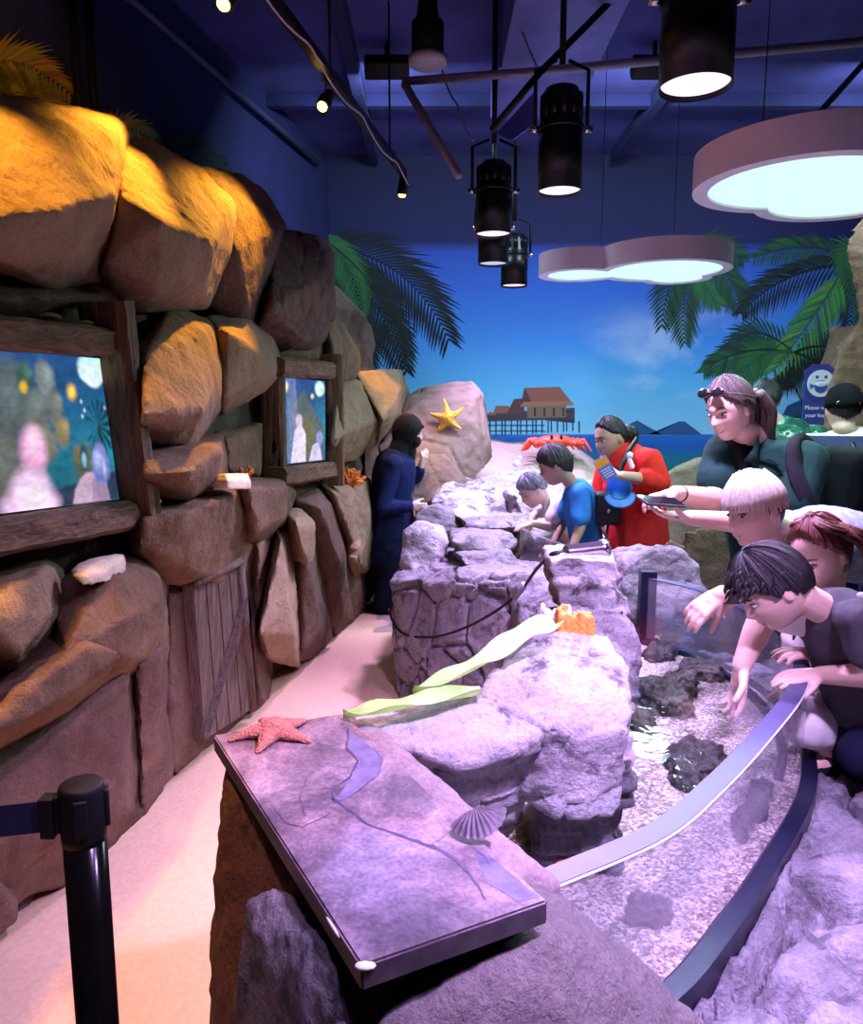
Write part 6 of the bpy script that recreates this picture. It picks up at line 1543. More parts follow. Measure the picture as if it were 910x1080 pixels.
# ---- boy with patterned hair in white, leaning over the water
Y0 = 4.48
H = Head(J(562, 516, Y0), (-.85, -.25, -.62), k=.90)
ch, pe = J(588, 540, Y0 + .05), J(616, 575, Y0 + .25); sd = V((.2, 1, .1)).normalized()
sn, sf = J(590, 532, Y0 - .10), J(584, 528, Y0 + .18)
en, wn = J(580, 556, Y0 - .16), J(562, 552, Y0 - .22)
ef, wf_ = J(562, 545, Y0 + .1), J(550, 572, Y0)
kn = V((pe.x + .05, pe.y - .1, .42)); kf = V((pe.x, pe.y + .1, .42))
def f(bm):
    H.add(bm); rcone(bm, ch + V((-.05, 0, .04)), .042, H.P(0, -.03, -.07), .04); torso(bm, ch, pe, sd, .11, .11); shoulders(bm, sn, sf, .04)
    for s_, e_, w_ in ((sn, en, wn), (sf, ef, wf_)): rcone(bm, s_, .036, e_, .029); rcone(bm, e_, .029, w_, .021)
    hand(bm, wn, (-1, 0, -.25), (0, .2, -1), .8, (.3,) * 4, thumb=-1); hand(bm, wf_, (-.3, 0, -1), (-.8, 0, .3), .8, (.35,) * 4)
    for k_ in (kn, kf): rcone(bm, V((pe.x, k_.y, pe.z)), .07, k_, .045); rcone(bm, k_, .045, V((k_.x + .02, k_.y, .08)), .032); foot(bm, V((k_.x + .02, k_.y, .07)), (-1, 0, 0), .85)
pB = body('boy with dark hair streaked pale grey and a white shirt, bending over the water', f, M['skinfair'], .006); H.features(pB, M['brow'])
H.hair([(0, .055), (50, .045), (75, .01), (100, .0), (120, -.03), (180, -.06)], .012, M['hairgrey'], pB, strand=.004, seed=2)
def f(bm):
    torso(bm, ch, pe, sd, .125, .125); shoulders(bm, sn, sf, .05); rcone(bm, sn, .052, sn.lerp(en, .6), .05); rcone(bm, sf, .052, sf.lerp(ef, .6), .05)
obj('shirt', mesh_cloth(f, .009, 3, .007, 14, 4), M['white'], pB)
def f(bm):
    rcone(bm, pe, .13, pe + V((0, 0, -.1)), .13, 20, .8, sd)
    for k_ in (kn, kf): rcone(bm, V((pe.x, k_.y, pe.z)), .085, k_, .07)
obj('shorts', mesh_cloth(f, .010, 3, .006, 12, 5), M['beige'], pB)

# ---- boy in the blue T-shirt
Y0 = 4.15
H = Head(J(586, 490, Y0), (-.92, .25, -.40), k=.93)
ch, pe = J(611, 528, Y0 + .02), J(621, 585, Y0 + .12); sd = V((.25, 1, 0)).normalized()
sn, sf = J(612, 520, Y0 - .13), J(606, 518, Y0 + .15)
en, wn = J(612, 556, Y0 - .17), J(603, 578, Y0 - .20)
ef, wf_ = J(594, 550, Y0 + .18), J(584, 572, Y0 + .10)
def f(bm):
    H.add(bm); rcone(bm, ch + V((-.02, 0, .06)), .042, H.P(0, -.03, -.08), .040); torso(bm, ch, pe, sd, .11, .11); shoulders(bm, sn, sf, .042)
    for s_, e_, w_ in ((sn, en, wn), (sf, ef, wf_)): rcone(bm, s_, .038, e_, .030); rcone(bm, e_, .030, w_, .022)
    hand(bm, wn, (-.5, -.1, -1), (-.5, .3, .2), .82, (.3,) * 4, thumb=-1); hand(bm, wf_, (-.6, 0, -1), (-.5, -.3, .3), .82, (.3,) * 4)
    for y in (-.09, .09):
        k_ = V((pe.x + .01, pe.y + y, .42)); rcone(bm, V((pe.x, pe.y + y, pe.z)), .07, k_, .045); rcone(bm, k_, .045, V((k_.x + .02, k_.y, .08)), .032); foot(bm, V((k_.x + .02, k_.y, .07)), (-1, 0, 0), .85)
pC = body('boy in a plain blue T-shirt with short black hair, looking down into the pool', f, M['skintan'], .006); H.features(pC, M['brow'])
H.hair([(0, .045), (40, .035), (70, .0), (82, -.02), (95, .0), (120, -.05), (180, -.085)], .014, M['hairblack'], pC, seed=3, strand=.003, top=.5)
def f(bm):
    torso(bm, ch, pe, sd, .128, .130, .74); shoulders(bm, sn, sf, .052); rcone(bm, sn, .056, sn.lerp(en, .72), .056); rcone(bm, sf, .056, sf.lerp(ef, .72), .056)
obj('shirt', mesh_cloth(f, .009, 3, .006, 12, 6), M['bluetee'], pC)
def f(bm):
    rcone(bm, pe, .128, pe + V((0, 0, -.1)), .128, 20, .8, sd)
    for y in (-.09, .09): rcone(bm, V((pe.x, pe.y + y, pe.z)), .085, V((pe.x + .01, pe.y + y, .45)), .07)
obj('shorts', mesh_cloth(f, .010, 3, .006, 12, 7), M['orange'], pC)

# ---- woman in the red dress
Y0 = 4.25
H = Head(J(644, 461, Y0), (-.86, -.42, -.30), k=1.0)
ch, pe = J(664, 500, Y0), J(672, 552, Y0 + .02); sd = V((.45, 1, 0)).normalized()
sn, sf = J(684, 486, Y0 - .18), J(645, 484, Y0 + .16)
en, wn = J(694, 508, Y0 - .22), J(656, 502, Y0 - .30)
ef, wf_ = J(633, 520, Y0 + .12), J(634, 552, Y0 + .02)
def f(bm):
    H.add(bm); rcone(bm, ch + V((-.02, 0, .10)), .052, H.P(0, -.02, -.09), .048); torso(bm, ch, pe, sd, .16, .16); shoulders(bm, sn, sf, .055)
    for s_, e_, w_ in ((sn, en, wn), (sf, ef, wf_)): rcone(bm, s_, .055, e_, .045); rcone(bm, e_, .043, w_, .027)
    hand(bm, wn, (-1, -.1, .25), (-.1, -.2, 1), .95, (.7, .7, .7, .7), thumb=1); hand(bm, wf_, (-.1, 0, -1), (1, 0, 0), .9, (.4,) * 4)
    for y in (-.1, .1):
        k_ = V((pe.x + .01, pe.y + y, .46)); rcone(bm, V((pe.x, pe.y + y, pe.z)), .09, k_, .055); rcone(bm, k_, .055, V((k_.x + .02, k_.y, .09)), .036); foot(bm, V((k_.x + .02, k_.y, .08)), (-1, 0, 0), .95)
pD = body('woman in a red dress with a dark ponytail, holding a leaflet and a blue cap', f, M['skintan'], .006); H.features(pD, M['brow'])
def ex(bm):
    ell(bm, H.P(0, -.115, -.01), .045, .045, .05, (H.r, H.f, H.u)); lock(bm, [H.P(0, -.12, 0), H.P(0, -.16, -.03), H.P(.02, -.16, -.09)], .03, .012, 10, .012, 1)
H.hair([(0, .082), (40, .070), (65, .034), (85, .02), (100, .0), (130, -.05), (180, -.08)], .010, M['hairblack'], pD, ex, seed=4)
def f(bm):
    torso(bm, ch, pe, sd, .178, .185, .86); shoulders(bm, sn, sf, .068); rcone(bm, ch.lerp(pe, .3) + V((-.06, -.05, 0)), .12, ch.lerp(pe, .8) + V((-.03, -.03, 0)), .14)
    rcone(bm, sn, .072, en, .064); rcone(bm, en, .064, en.lerp(wn, .35), .056); rcone(bm, sf, .07, ef, .06); rcone(bm, ef, .06, ef.lerp(wf_, .75), .05)
obj('dress_top', mesh_cloth(f, .009, 3, .008, 10, 8), M['red'], pD)
def f(bm):
    rcone(bm, pe + V((0, 0, .04)), .19, V((pe.x, pe.y, .50)), .235, 28, .85, sd); rcone(bm, V((pe.x, pe.y, .55)), .235, V((pe.x, pe.y, .40)), .25, 28, .85, sd)
obj('skirt', mesh_cloth(f, .010, 3, .014, 9, 9, (1, 1, .15)), M['reddark'], pD)
b1 = J(640, 536, Y0 - .12)
s1 = strap('bag_strap', [J(672, 462, Y0 - .02), J(662, 478, Y0 - .17), J(650, 505, Y0 - .22), b1 + V((.0, 0, .09))], .026, .006, M['bag'], pD)
bgo = thing('shoulder_bag', 'small black shoulder bag hanging at the hip of the red dress', 'bag', b1 - V((0, 0, .11)))
bm = BM(); box(bm, b1, (.15, .07, .19), bev=.02); box(bm, b1 + V((0, -.03, .03)), (.152, .022, .11), bev=.01); me = remesh(bm, .008, 2); obj('bag_body', me, M['bag'], bgo)
bm = BM(); cyl(bm, b1 + V((0, -.045, -.01)), b1 + V((0, -.05, -.01)), .012); obj('snap', bm, M['chrome'], bgo)
# leaflet
lc = J(638, 494, Y0 - .38); lt = thing('leaflet', 'folded blue and yellow leaflet held by the woman in red', 'leaflet', lc - V((0, 0, .06)))
ax_ = (V((.75, -.35, -.5)).normalized(), V((0, 0, 0)), V((0, 0, 0))); xx = V((-.55, .05, .85)).normalized(); nn = V((-.25, -.95, -.1)); nn = (nn - xx * nn.dot(xx)).normalized(); yy = nn.cross(xx)
M['leafblue'] = mat('leaflet_blue', s2l(96, 130, 210), .5); M['leafyellow'] = mat('leaflet_yellow', s2l(250, 170, 60), .5)
bm = BM(); box(bm, lc, (.125, .075, .004), (xx, yy, nn)); obj('leaflet_sheet', bm, M['leafblue'], lt, smooth=False)
bm = BM(); box(bm, lc + nn * .003 + xx * .036, (.045, .07, .002), (xx, yy, nn)); obj('leaflet_picture', bm, M['leafyellow'], lt, smooth=False)
bm = BM()
for k in range(4): box(bm, lc + nn * .003 - xx * (.004 + .014 * k), (.005, .055 - .008 * (k % 2), .002), (xx, yy, nn))
obj('leaflet_text', bm, M['paintwhite'], lt, smooth=False)
# blue cap hanging from her hand
cc = J(653, 514, Y0 - .33); ct = thing('baseball_cap', 'light blue baseball cap hanging from the hand of the woman in red', 'cap', cc - V((0, 0, .09)))
ax_ = (V((1, 0, .15)).normalized(), V((.05, -.45, -.9)).normalized(), V((0, 0, 1))); a0 = ax_[0]; a2 = ax_[1]; a1 = a2.cross(a0).normalized(); a0 = a1.cross(a2)
bm = BM(); prof = [(.066, 0), (.067, .014), (.063, .038), (.049, .06), (.025, .073), (.003, .077)]; lathe(bm, cc, prof, a1 * -1, 32, xh=a0, cap=False); bmesh.ops.solidify(bm, geom=list(bm.faces), thickness=.003); obj('cap_crown', bm, M['capblue'], ct)
bm = BM(); rows = []
for i in range(17):
    an_ = (i / 16 - .5) * 2.3; row = []
    for k in range(6):
        r_ = .065 + .052 * k / 5 * math.cos(an_) ** .7; row.append(bm.verts.new(cc + a0 * (math.sin(an_) * r_ * (1 - .0 * k)) + a2 * (math.cos(an_) * r_) + a1 * (.014 * math.cos(an_ * 1.4) * 0 - .010 * (k / 5) * abs(an_))))
    rows.append(row)
for a, b in zip(rows, rows[1:]):
    for k in range(5): bm.faces.new((a[k], a[k + 1], b[k + 1], b[k]))
bmesh.ops.solidify(bm, geom=list(bm.faces), thickness=.004); obj('cap_brim', bm, M['capblue'], ct)
# small white-headed clip toy at her chest
tc_ = J(664, 486, Y0 - .24); bm = BM(); ell(bm, tc_ + V((0, 0, .03)), .018, .018, .018); rcone(bm, tc_ + V((-.003, 0, .012)), .011, tc_ + V((.012, -.01, -.03)), .014); tag(obj('keyring_toy', remesh(bm, .004, 2), M['paintwhite']), 'small white keyring toy held against the red dress', 'toy')

# ---- woman with the phone
Y0 = 2.86
H = Head(J(770, 430, Y0), (-.86, -.50, -.40), (-.10, 0, 1), k=1.0)
ch, pe = J(806, 505, Y0 + .12), J(826, 640, Y0 + .32); sd = V((.80, -.52, 0)).normalized()
sr, sl = J(762, 478, Y0 + .12), J(852, 487, Y0 - .0)
er, wr_ = J(752, 528, Y0 - .02), J(712, 520, Y0 - .26)
el, wl_ = J(826, 556, Y0 - .10), J(726, 546, Y0 - .34)
def f(bm):
    H.add(bm); rcone(bm, ch + V((-.04, -.02, .15)), .06, H.P(0, -.025, -.09), .054); torso(bm, ch, pe, sd, .17, .16); shoulders(bm, sr, sl, .055)
    for s_, e_, w_ in ((sr, er, wr_), (sl, el, wl_)): rcone(bm, s_, .055, e_, .046); rcone(bm, e_, .046, e_.lerp(w_, .35), .044); rcone(bm, e_.lerp(w_, .35), .044, w_, .027)
    hand(bm, wr_, (-1, -.25, -.12), (.15, -.2, -1), 1.0, (.45, .5, .55, .6), thumb=1, tcurl=.2); hand(bm, wl_, (-1, -.15, .12), (.1, -.1, 1), 1.0, (.25, .3, .35, .4), thumb=-1)
    for a in (-1, 1):
        h_ = pe + sd * (.1 * a); k_ = V((h_.x - .02, h_.y - .02, .5)); a_ = V((h_.x + .02, h_.y, .09)); rcone(bm, h_, .095, k_, .06); rcone(bm, k_, .06, a_, .038); foot(bm, a_, (-.8, -.6, 0))
pE = body('woman in a dark green polo shirt looking at the phone in her hands', f, M['skinfair'], .0048); H.features(pE, M['hairbrown'])
def ex(bm):
    for k in range(26):
        a = -1.1 + 2.2 * k / 25; s0 = H.P(.07 * math.sin(a * 1.3), -.07 - .03 * math.cos(a), .02); lock(bm, [s0, H.P(.085 * math.sin(a * 1.2), -.10 - .02 * math.cos(a), -.06), H.P(.08 * math.sin(a) + .01, -.11, -.14), H.P(.07 * math.sin(a) + .015, -.12, -.21 - .03 * math.sin(k * 2.1))], .017, .005, 2, .005, k)
H.hair([(0, .078), (35, .066), (60, .030), (80, .005), (95, -.03), (120, -.08), (180, -.10)], .013, M['hairbrown'], pE, ex, seed=5, strand=.003)
def f(bm):
    torso(bm, ch, pe, sd, .195, .185, .74); shoulders(bm, sr, sl, .07); rcone(bm, ch + V((-.02, -.02, .08)), .10, ch, .16, 20, .7, sd)
    rcone(bm, sr, .076, sr.lerp(er, .62), .074); rcone(bm, sl, .078, sl.lerp(el, .62), .076)
obj('polo_shirt', mesh_cloth(f, .007, 3, .009, 9, 10), M['green'], pE)
bm = BM(); nk = ch + V((-.04, -.03, .13))
for s in (-1, 1):
    a = H.P(s * .055, -.05, -.135); b = ch + V((-.085, -.135, .075)); c_ = ch + V((-.085, -.135, .075)) + sd * (.075 * s) + V((0, -.01, -.01)); 
    t = [a, H.P(s * .07, .02, -.165), c_, b]; prism(bm, t, .006, V((-.6, -.7, .2)).normalized())
obj('collar', bm, M['green'], pE)
def f(bm):
    rcone(bm, pe + V((0, 0, .03)), .185, pe - V((0, 0, .1)), .185, 24, .78, sd)
    for a in (-1, 1):
        h_ = pe + sd * (.1 * a); rcone(bm, h_, .11, V((h_.x - .02, h_.y - .02, .5)), .085); rcone(bm, V((h_.x - .02, h_.y - .02, .5)), .085, V((h_.x + .02, h_.y, .1)), .07)
obj('trousers', mesh_cloth(f, .012, 3, .006, 10, 11), M['navydark'], pE)
g_ = thing('sunglasses', 'dark sunglasses pushed up on the hair of the phone woman', 'sunglasses', H.P(0, .08, .085))
bm = BM()
for s in (-1, 1): ell(bm, H.P(s * .031, .082, .092), .029, .010, .019, (H.r, (H.f + H.u * .6).normalized(), (H.u - H.f * .6).normalized()))
M['glasslens'] = mat('sunglass_lens', (0.012, 0.010, 0.012), .08, coat=.5); obj('lens', bm, M['glasslens'], g_)
bm = BM(); tube(bm, [H.P(-.01, .090, .096), H.P(.01, .090, .096)], .004, 8)
for s in (-1, 1): tube(bm, [H.P(s * .062, .080, .088), H.P(s * .088, .03, .06), H.P(s * .090, -.04, .02)], .003, 8)
obj('frame', bm, M['bag'], g_)
pc_ = J(697, 529, Y0 - .40); ph_ = thing('phone', 'dark grey phone held flat in both hands over the pool', 'phone', pc_ - V((0, 0, .01)))
xx = V((-.93, -.3, .10)).normalized(); zz = V((-.05, -.30, 1)); zz = (zz - xx * zz.dot(xx)).normalized(); yy = zz.cross(xx)
bm = BM(); box(bm, pc_, (.155, .075, .010), (xx, yy, zz), bev=.004); obj('phone_body', bm, mat('phone_shell', (.10, .10, .13), .3, .5), ph_)
bm = BM(); box(bm, pc_ + zz * .0055, (.146, .068, .001), (xx, yy, zz)); obj('phone_screen', bm, M['glasslens'], ph_, smooth=False)
bk = J(880, 512, Y0 + .36); bp_ = thing('backpack', 'black backpack on the back of the woman with the phone', 'backpack', bk - V((0, 0, .25)))
def f(bm): box(bm, bk, (.24, .16, .34), (sd, V((-sd.y, sd.x, 0)), V((.1, .02, 1)).normalized()), bev=.06); box(bm, bk + V((.06, .10, -.08)), (.20, .08, .22), (sd, V((-sd.y, sd.x, 0)), V((0, 0, 1))), bev=.03)
obj('backpack_body', mesh_cloth(f, .012, 4, .008, 9, 12), M['blackcloth'], bp_)
strap('shoulder_strap', [bk + V((-.10, -.02, .14)), sl + V((-.04, -.0, .085)), sl + V((-.10, -.09, .0)), sl + V((-.06, -.13, -.14)), sl + V((.02, -.05, -.24))], .055, .014, M['blackcloth'], bp_)
strap('shoulder_strap', [bk + V((-.14, -.02, .14)), sr + V((.04, .02, .085)), sr + V((.03, -.10, .02)), sr + V((.06, -.12, -.13))], .055, .014, M['blackcloth'], bp_)
bm = BM(); lathe(bm, wr_.lerp(er, .10), [(.028, -.004), (.032, -.004), (.032, .004), (.028, .004)], (wr_ - er).normalized(), 24, cap=False); obj('bracelet', bm, M['bag'], pE)

# ---- person in the green patterned shirt, seen from behind
Y0 = 4.3
H = Head(J(808, 421, Y0), (.35, .9, -.1), k=.98); ch, pe = J(826, 472, Y0), J(826, 545, Y0); sd = V((.95, -.3, 0)).normalized()
sr, sl = ch + sd * .17 + V((0, 0, .06)), ch - sd * .17 + V((0, 0, .06))
def std(bm, w=.16, hd=True):
    if hd: H.add(bm)
    rcone(bm, ch + V((0, 0, .1)), .055, H.P(0, -.02, -.09), .052); torso(bm, ch, pe, sd, w, w * .95); shoulders(bm, sr, sl, .055)
    for s_, q in ((sr, 1), (sl, -1)):
        e_ = s_ + sd * (.05 * q) + V((0, .02, -.28)); w_ = e_ + V((0, .18, -.14)); rcone(bm, s_, .05, e_, .042); rcone(bm, e_, .042, w_, .028); hand(bm, w_, (0, 1, -.3), (-q * .9, 0, .1), 1, (.4,) * 4, thumb=q)
    for a in (-1, 1):
        h_ = pe + sd * (.1 * a); rcone(bm, h_, .095, V((h_.x, h_.y, .5)), .06); rcone(bm, V((h_.x, h_.y, .5)), .06, V((h_.x, h_.y - .02, .09)), .038); foot(bm, V((h_.x, h_.y - .02, .08)), (0, 1, 0))
pF = body('dark haired person in a green and pale patterned shirt, seen from behind the phone woman', std, M['skinfair'], .008); H.features(pF, M['brow'])
H.hair([(0, .06), (50, .05), (80, .0), (100, .01), (130, -.04), (180, -.07)], .012, M['hairblack'], pF, seed=6)
def f(bm):
    torso(bm, ch, pe, sd, .185, .18, .74); shoulders(bm, sr, sl, .07)
    for s_, q in ((sr, 1), (sl, -1)): rcone(bm, s_, .07, s_ + sd * (.04 * q) + V((0, .015, -.2)), .07)
def pat_mat():
    m, nt, out = new_mat('green_print_cloth'); b = N(nt, 'ShaderNodeBsdfPrincipled', i_Roughness=.85); L(nt, b.outputs[0], out.inputs[0]); tc = N(nt, 'ShaderNodeTexCoord')
    n = N(nt, 'ShaderNodeTexNoise', i_Scale=9.0, i_Detail=2.0, i_Distortion=2.0); L(nt, tc.outputs['Object'], n.inputs['Vector'])
    r = ramp(nt, [(.40, (0.01, .07, .05)), (.48, (.02, .16, .09)), (.58, (.25, .5, .35)), (.62, (.65, .72, .55)), (.66, (.02, .1, .08))], 'CONSTANT'); L(nt, n.outputs['Fac'], r.inputs[0]); L(nt, r.outputs[0], b.inputs['Base Color']); return m
obj('shirt', mesh_cloth(f, .011, 3, .007, 9, 13), pat_mat(), pF)
def trs(bm):
    rcone(bm, pe + V((0, 0, .03)), .18, pe - V((0, 0, .1)), .18, 24, .78, sd)
    for a in (-1, 1):
        h_ = pe + sd * (.1 * a); rcone(bm, h_, .11, V((h_.x, h_.y, .5)), .085); rcone(bm, V((h_.x, h_.y, .5)), .085, V((h_.x, h_.y - .02, .1)), .07)
obj('trousers', mesh_cloth(trs, .014, 3, .006, 10, 14), M['navydark'], pF)

# ---- man in the black cap and striped shirt
Y0 = 3.75
H = Head(J(889, 432, Y0), (.25, .95, -.15), k=1.02); ch, pe = J(897, 492, Y0), J(900, 575, Y0); sd = V((.97, -.2, 0)).normalized()
sr, sl = ch + sd * .19 + V((0, 0, .09)), ch - sd * .19 + V((0, 0, .09))
pG = body('man in a black cap and a white, navy and ochre striped shirt, back turned', lambda bm: std(bm, .18), M['skinfair'], .008); H.features(pG, M['brow'])
H.hair([(0, .06), (60, .03), (90, .0), (120, -.03), (180, -.06)], .006, M['hairblack'], pG, seed=7)
def f(bm):
    torso(bm, ch, pe, sd, .21, .20, .74); shoulders(bm, sr, sl, .075); rcone(bm, ch + V((0, 0, .12)), .08, ch, .17, 20, .7, sd)
    for s_, q in ((sr, 1), (sl, -1)): rcone(bm, s_, .078, s_ + sd * (.04 * q) + V((0, .015, -.2)), .078)
def stripe_mat(zc):
    m, nt, out = new_mat('wide_striped_cloth'); b = N(nt, 'ShaderNodeBsdfPrincipled', i_Roughness=.85); L(nt, b.outputs[0], out.inputs[0])
    ge = N(nt, 'ShaderNodeNewGeometry'); sp = N(nt, 'ShaderNodeSeparateXYZ'); L(nt, ge.outputs['Position'], sp.inputs[0]); mr = N(nt, 'ShaderNodeMapRange', i_From_Min=zc - .45, i_From_Max=zc + .25); L(nt, sp.outputs['Z'], mr.inputs[0])
    w, n_, o = (.72, .68, .60), (.012, .018, .07), (.55, .33, .06); z = lambda v: (v + .45) / .70
    r = ramp(nt, [(0, n_), (z(-.28), w), (z(-.20), n_), (z(-.16), w), (z(-.09), o), (z(-.02), w), (z(.08), n_), (z(.155), w)], 'CONSTANT'); L(nt, mr.outputs[0], r.inputs[0]); L(nt, r.outputs[0], b.inputs['Base Color']); return m
obj('striped_shirt', mesh_cloth(f, .011, 3, .006, 9, 15), stripe_mat(ch.z), pG)
obj('trousers', mesh_cloth(trs, .014, 3, .006, 10, 16), M['navydark'], pG)
ct = thing('baseball_cap', 'black baseball cap worn backwards by the man in the striped shirt', 'cap', H.P(0, 0, .03))
bm = BM(); c0 = H.P(0, -.005, .015)
lathe(bm, c0, [(.096, -.01), (.098, .02), (.092, .06), (.074, .09), (.04, .11), (.004, .117)], (H.u - H.f * .12).normalized(), 40, xh=H.f, cap=False); 
for v in bm.verts:
    d = v.co - c0; lx = d.dot(H.r); v.co -= H.r * (lx * .13)
    v.co += H.f * (d.dot(H.f) * .12)
bmesh.ops.solidify(bm, geom=list(bm.faces), thickness=.004); obj('cap_crown', bm, M['blackcloth'], ct)
bm = BM(); tube(bm, [H.P(.05 * math.cos(a), -.105 + .012 * abs(math.cos(a)), .012 + .028 * math.sin(a)) for a in [math.pi * k / 10 for k in range(11)]], .005, 8); obj('cap_strap', bm, M['chrome'], ct)
sb = thing('sling_bag', 'black twin-strap bag on the back of the man in the striped shirt', 'bag', ch + V((0, -.16, -.4)))
for k in (-.02, .02): strap('bag_strap', [ch + V((k - .05, -.02, .17)), ch + V((k - .04, -.13, .10)), ch + V((k - .03, -.165, -.05)), ch + V((k - .01, -.17, -.25))], .022, .006, M['bag'], sb)
bm = BM(); box(bm, ch + V((.04, -.20, -.36)), (.26, .09, .22), bev=.03); obj('bag_body', remesh(bm, .009, 2), M['bag'], sb)

# ---- person with bleached bowl-cut hair, leaning in
Y0 = 2.42
H = Head(J(797, 537, Y0), (-.92, -.34, -.24), (-.18, 0, 1), k=1.02)
ch, pe = J(872, 572, Y0 + .12), J(955, 590, Y0 + .42); sd = V((.30, -.95, .1)).normalized()
sn, sf = J(868, 582, Y0 - .10), J(846, 560, Y0 + .26)
en, wn = J(800, 622, Y0 + .05), J(757, 628, Y0 - .12)
ef, wf_ = J(812, 612, Y0 + .22), J(784, 628, Y0 + .0)
def f(bm):
    H.add(bm); rcone(bm, ch + V((-.10, -.02, .02)), .056, H.P(.0, -.03, -.08), .052); torso(bm, ch, pe, sd, .16, .15); shoulders(bm, sn, sf, .052)
    for s_, e_, w_ in ((sn, en, wn), (sf, ef, wf_)): rcone(bm, s_, .050, e_, .040); rcone(bm, e_, .041, w_, .027)
    hand(bm, wn, (-.80, -.25, -.55), (-.15, .5, -.8), 1.0, (.45, .5, .55, .6), thumb=1); hand(bm, wf_, (-.9, -.2, -.2), (.2, .3, -.9), .98, (.7, .75, .8, .8), thumb=-1)
    for a in (-1, 1):
        h_ = pe + V((.02, .1 * a, -.05)); k_ = V((h_.x - .04, h_.y, .47)); a_ = V((h_.x + .05, h_.y, .09)); rcone(bm, h_, .095, k_, .06); rcone(bm, k_, .06, a_, .038); foot(bm, a_, (-1, 0, 0))
pH = body('person with bleached blond bowl-cut hair and a washed denim vest, leaning over the pool', f, M['skinfair'], .0042); H.features(pH, M['brow'])
def ex(bm):
    rnd = random.Random(5)
    for k in range(110):
        a = R(-128 + 256 * (k + rnd.random()) / 110); t0 = rnd.uniform(.25, .6); rr = lambda z_, g: H.P(math.sin(a) * (.073 + g), math.cos(a) * (.092 + g) - .002, z_)
        zb = np.interp(abs(math.degrees(a)), [0, 40, 70, 100, 128], [.034, .028, .004, .004, .004]) + rnd.uniform(-.012, .010)
        lock(bm, [H.P(math.sin(a) * .035, math.cos(a) * .05, .121 + rnd.uniform(-.004, .004)), rr(.085, -.006), rr(.045, .013), rr(zb, .014 + rnd.uniform(-.003, .004))], .0085, .0022, 1, 0, k, 6)
H.hair([(0, .044), (40, .036), (70, .014), (100, .012), (130, .008), (180, .005)], .015, M['hairblond'], pH, ex, seed=8, strand=.003)
H.hair([(0, .06), (60, .04), (80, -.012), (100, -.008), (125, -.055), (180, -.075)], .004, M['hairblack'], pH, None, seed=9, strand=.001, name='undercut')
def f(bm):
    torso(bm, ch, pe, sd, .175, .17, .72); shoulders(bm, sn.lerp(sf, .1), sf.lerp(sn, .1), .064); rcone(bm, ch + V((-.07, -.01, .03)), .09, ch, .15, 20, .75, sd)
obj('denim_vest', mesh_cloth(f, .008, 3, .009, 10, 17), M['denim'], pH)
for s_, e_ in ((sn, en), (sf, ef)): obj('dark_sleeve', mesh_cloth(lambda bm: rcone(bm, s_, .066, s_.lerp(e_, .55), .062), .008, 3, .006, 12, 18), M['navydark'], pH)
M['lace'] = mat('lace_dark', (0.06, 0.04, 0.06), .8, var=.8, scale=160)
def f(bm): rcone(bm, en.lerp(wn, .30), .0405, en.lerp(wn, .90), .031)
obj('lace_cuff', mesh_cloth(f, .005, 1, .0015, 40, 19), M['lace'], pH)
def f(bm):
    rcone(bm, pe, .17, pe + V((.06, .02, -.08)), .17, 24, .8, sd)
    for a in (-1, 1):
        h_ = pe + V((.02, .1 * a, -.05)); rcone(bm, h_, .115, V((h_.x - .04, h_.y, .47)), .085); rcone(bm, V((h_.x - .04, h_.y, .47)), .085, V((h_.x + .05, h_.y, .1)), .07)
obj('trousers', mesh_cloth(f, .012, 3, .006, 10, 20), M['navydark'], pH)
bm = BM(); ell(bm, H.P(.078, -.004, -.036), .004, .004, .004); obj('earring', bm, M['chrome'], pH)

# ---- woman with red hair, white top, reaching into the water
Y0 = 2.22
H = Head(J(864, 582, Y0), (-.84, -.48, -.48), (-.22, -.1, 1), k=1.0)
ch, pe = J(878, 668, Y0 + .03), J(908, 745, Y0 + .10); sd = V((.25, -.96, 0)).normalized()
sn, sf = J(866, 648, Y0 - .17), J(862, 640, Y0 + .18)
wn = onZ(782, 704, .86); wn = J(782, 702, 2.08); en = J(806, 648, Y0 - .10)
ef, wf_ = J(846, 690, Y0 + .2), J(838, 720, Y0 + .05)
kn, kf = J(850, 762, Y0 - .14), J(868, 742, Y0 + .16); zs = .42
def f(bm):
    H.add(bm); rcone(bm, ch + V((-.03, 0, .12)), .050, H.P(0, -.025, -.085), .048); torso(bm, ch, pe, sd, .14, .14); shoulders(bm, sn, sf, .045)
    rcone(bm, sn, .045, en, .040); rcone(bm, en, .041, en.lerp(wn, .4), .039); rcone(bm, en.lerp(wn, .4), .039, wn, .027); rcone(bm, sf, .043, ef, .035); rcone(bm, ef, .035, wf_, .026)
    hand(bm, wn, (-.12, -.10, -1), (-.85, -.1, .1), 1.0, (.18, .22, .28, .32), thumb=-1, spread=.16); hand(bm, wf_, (-.2, 0, -1), (-.8, 0, .1), .9, (.4,) * 4, thumb=1)
    for k_, a_, y in ((kn, V((kn.x + .10, kn.y + .02, zs + .09)), -.09), (kf, V((kf.x + .22, kf.y + .02, zs + .08)), .09)):
        rcone(bm, pe + sd * -y, .085, k_, .055); rcone(bm, k_, .055, a_, .040); foot(bm, a_, (-1, -.2, 0), .95)
pI = body('woman with long dark red hair in a white top, reaching one hand into the water', f, M['skinfair'], .0042); H.features(pI, M['brow'])
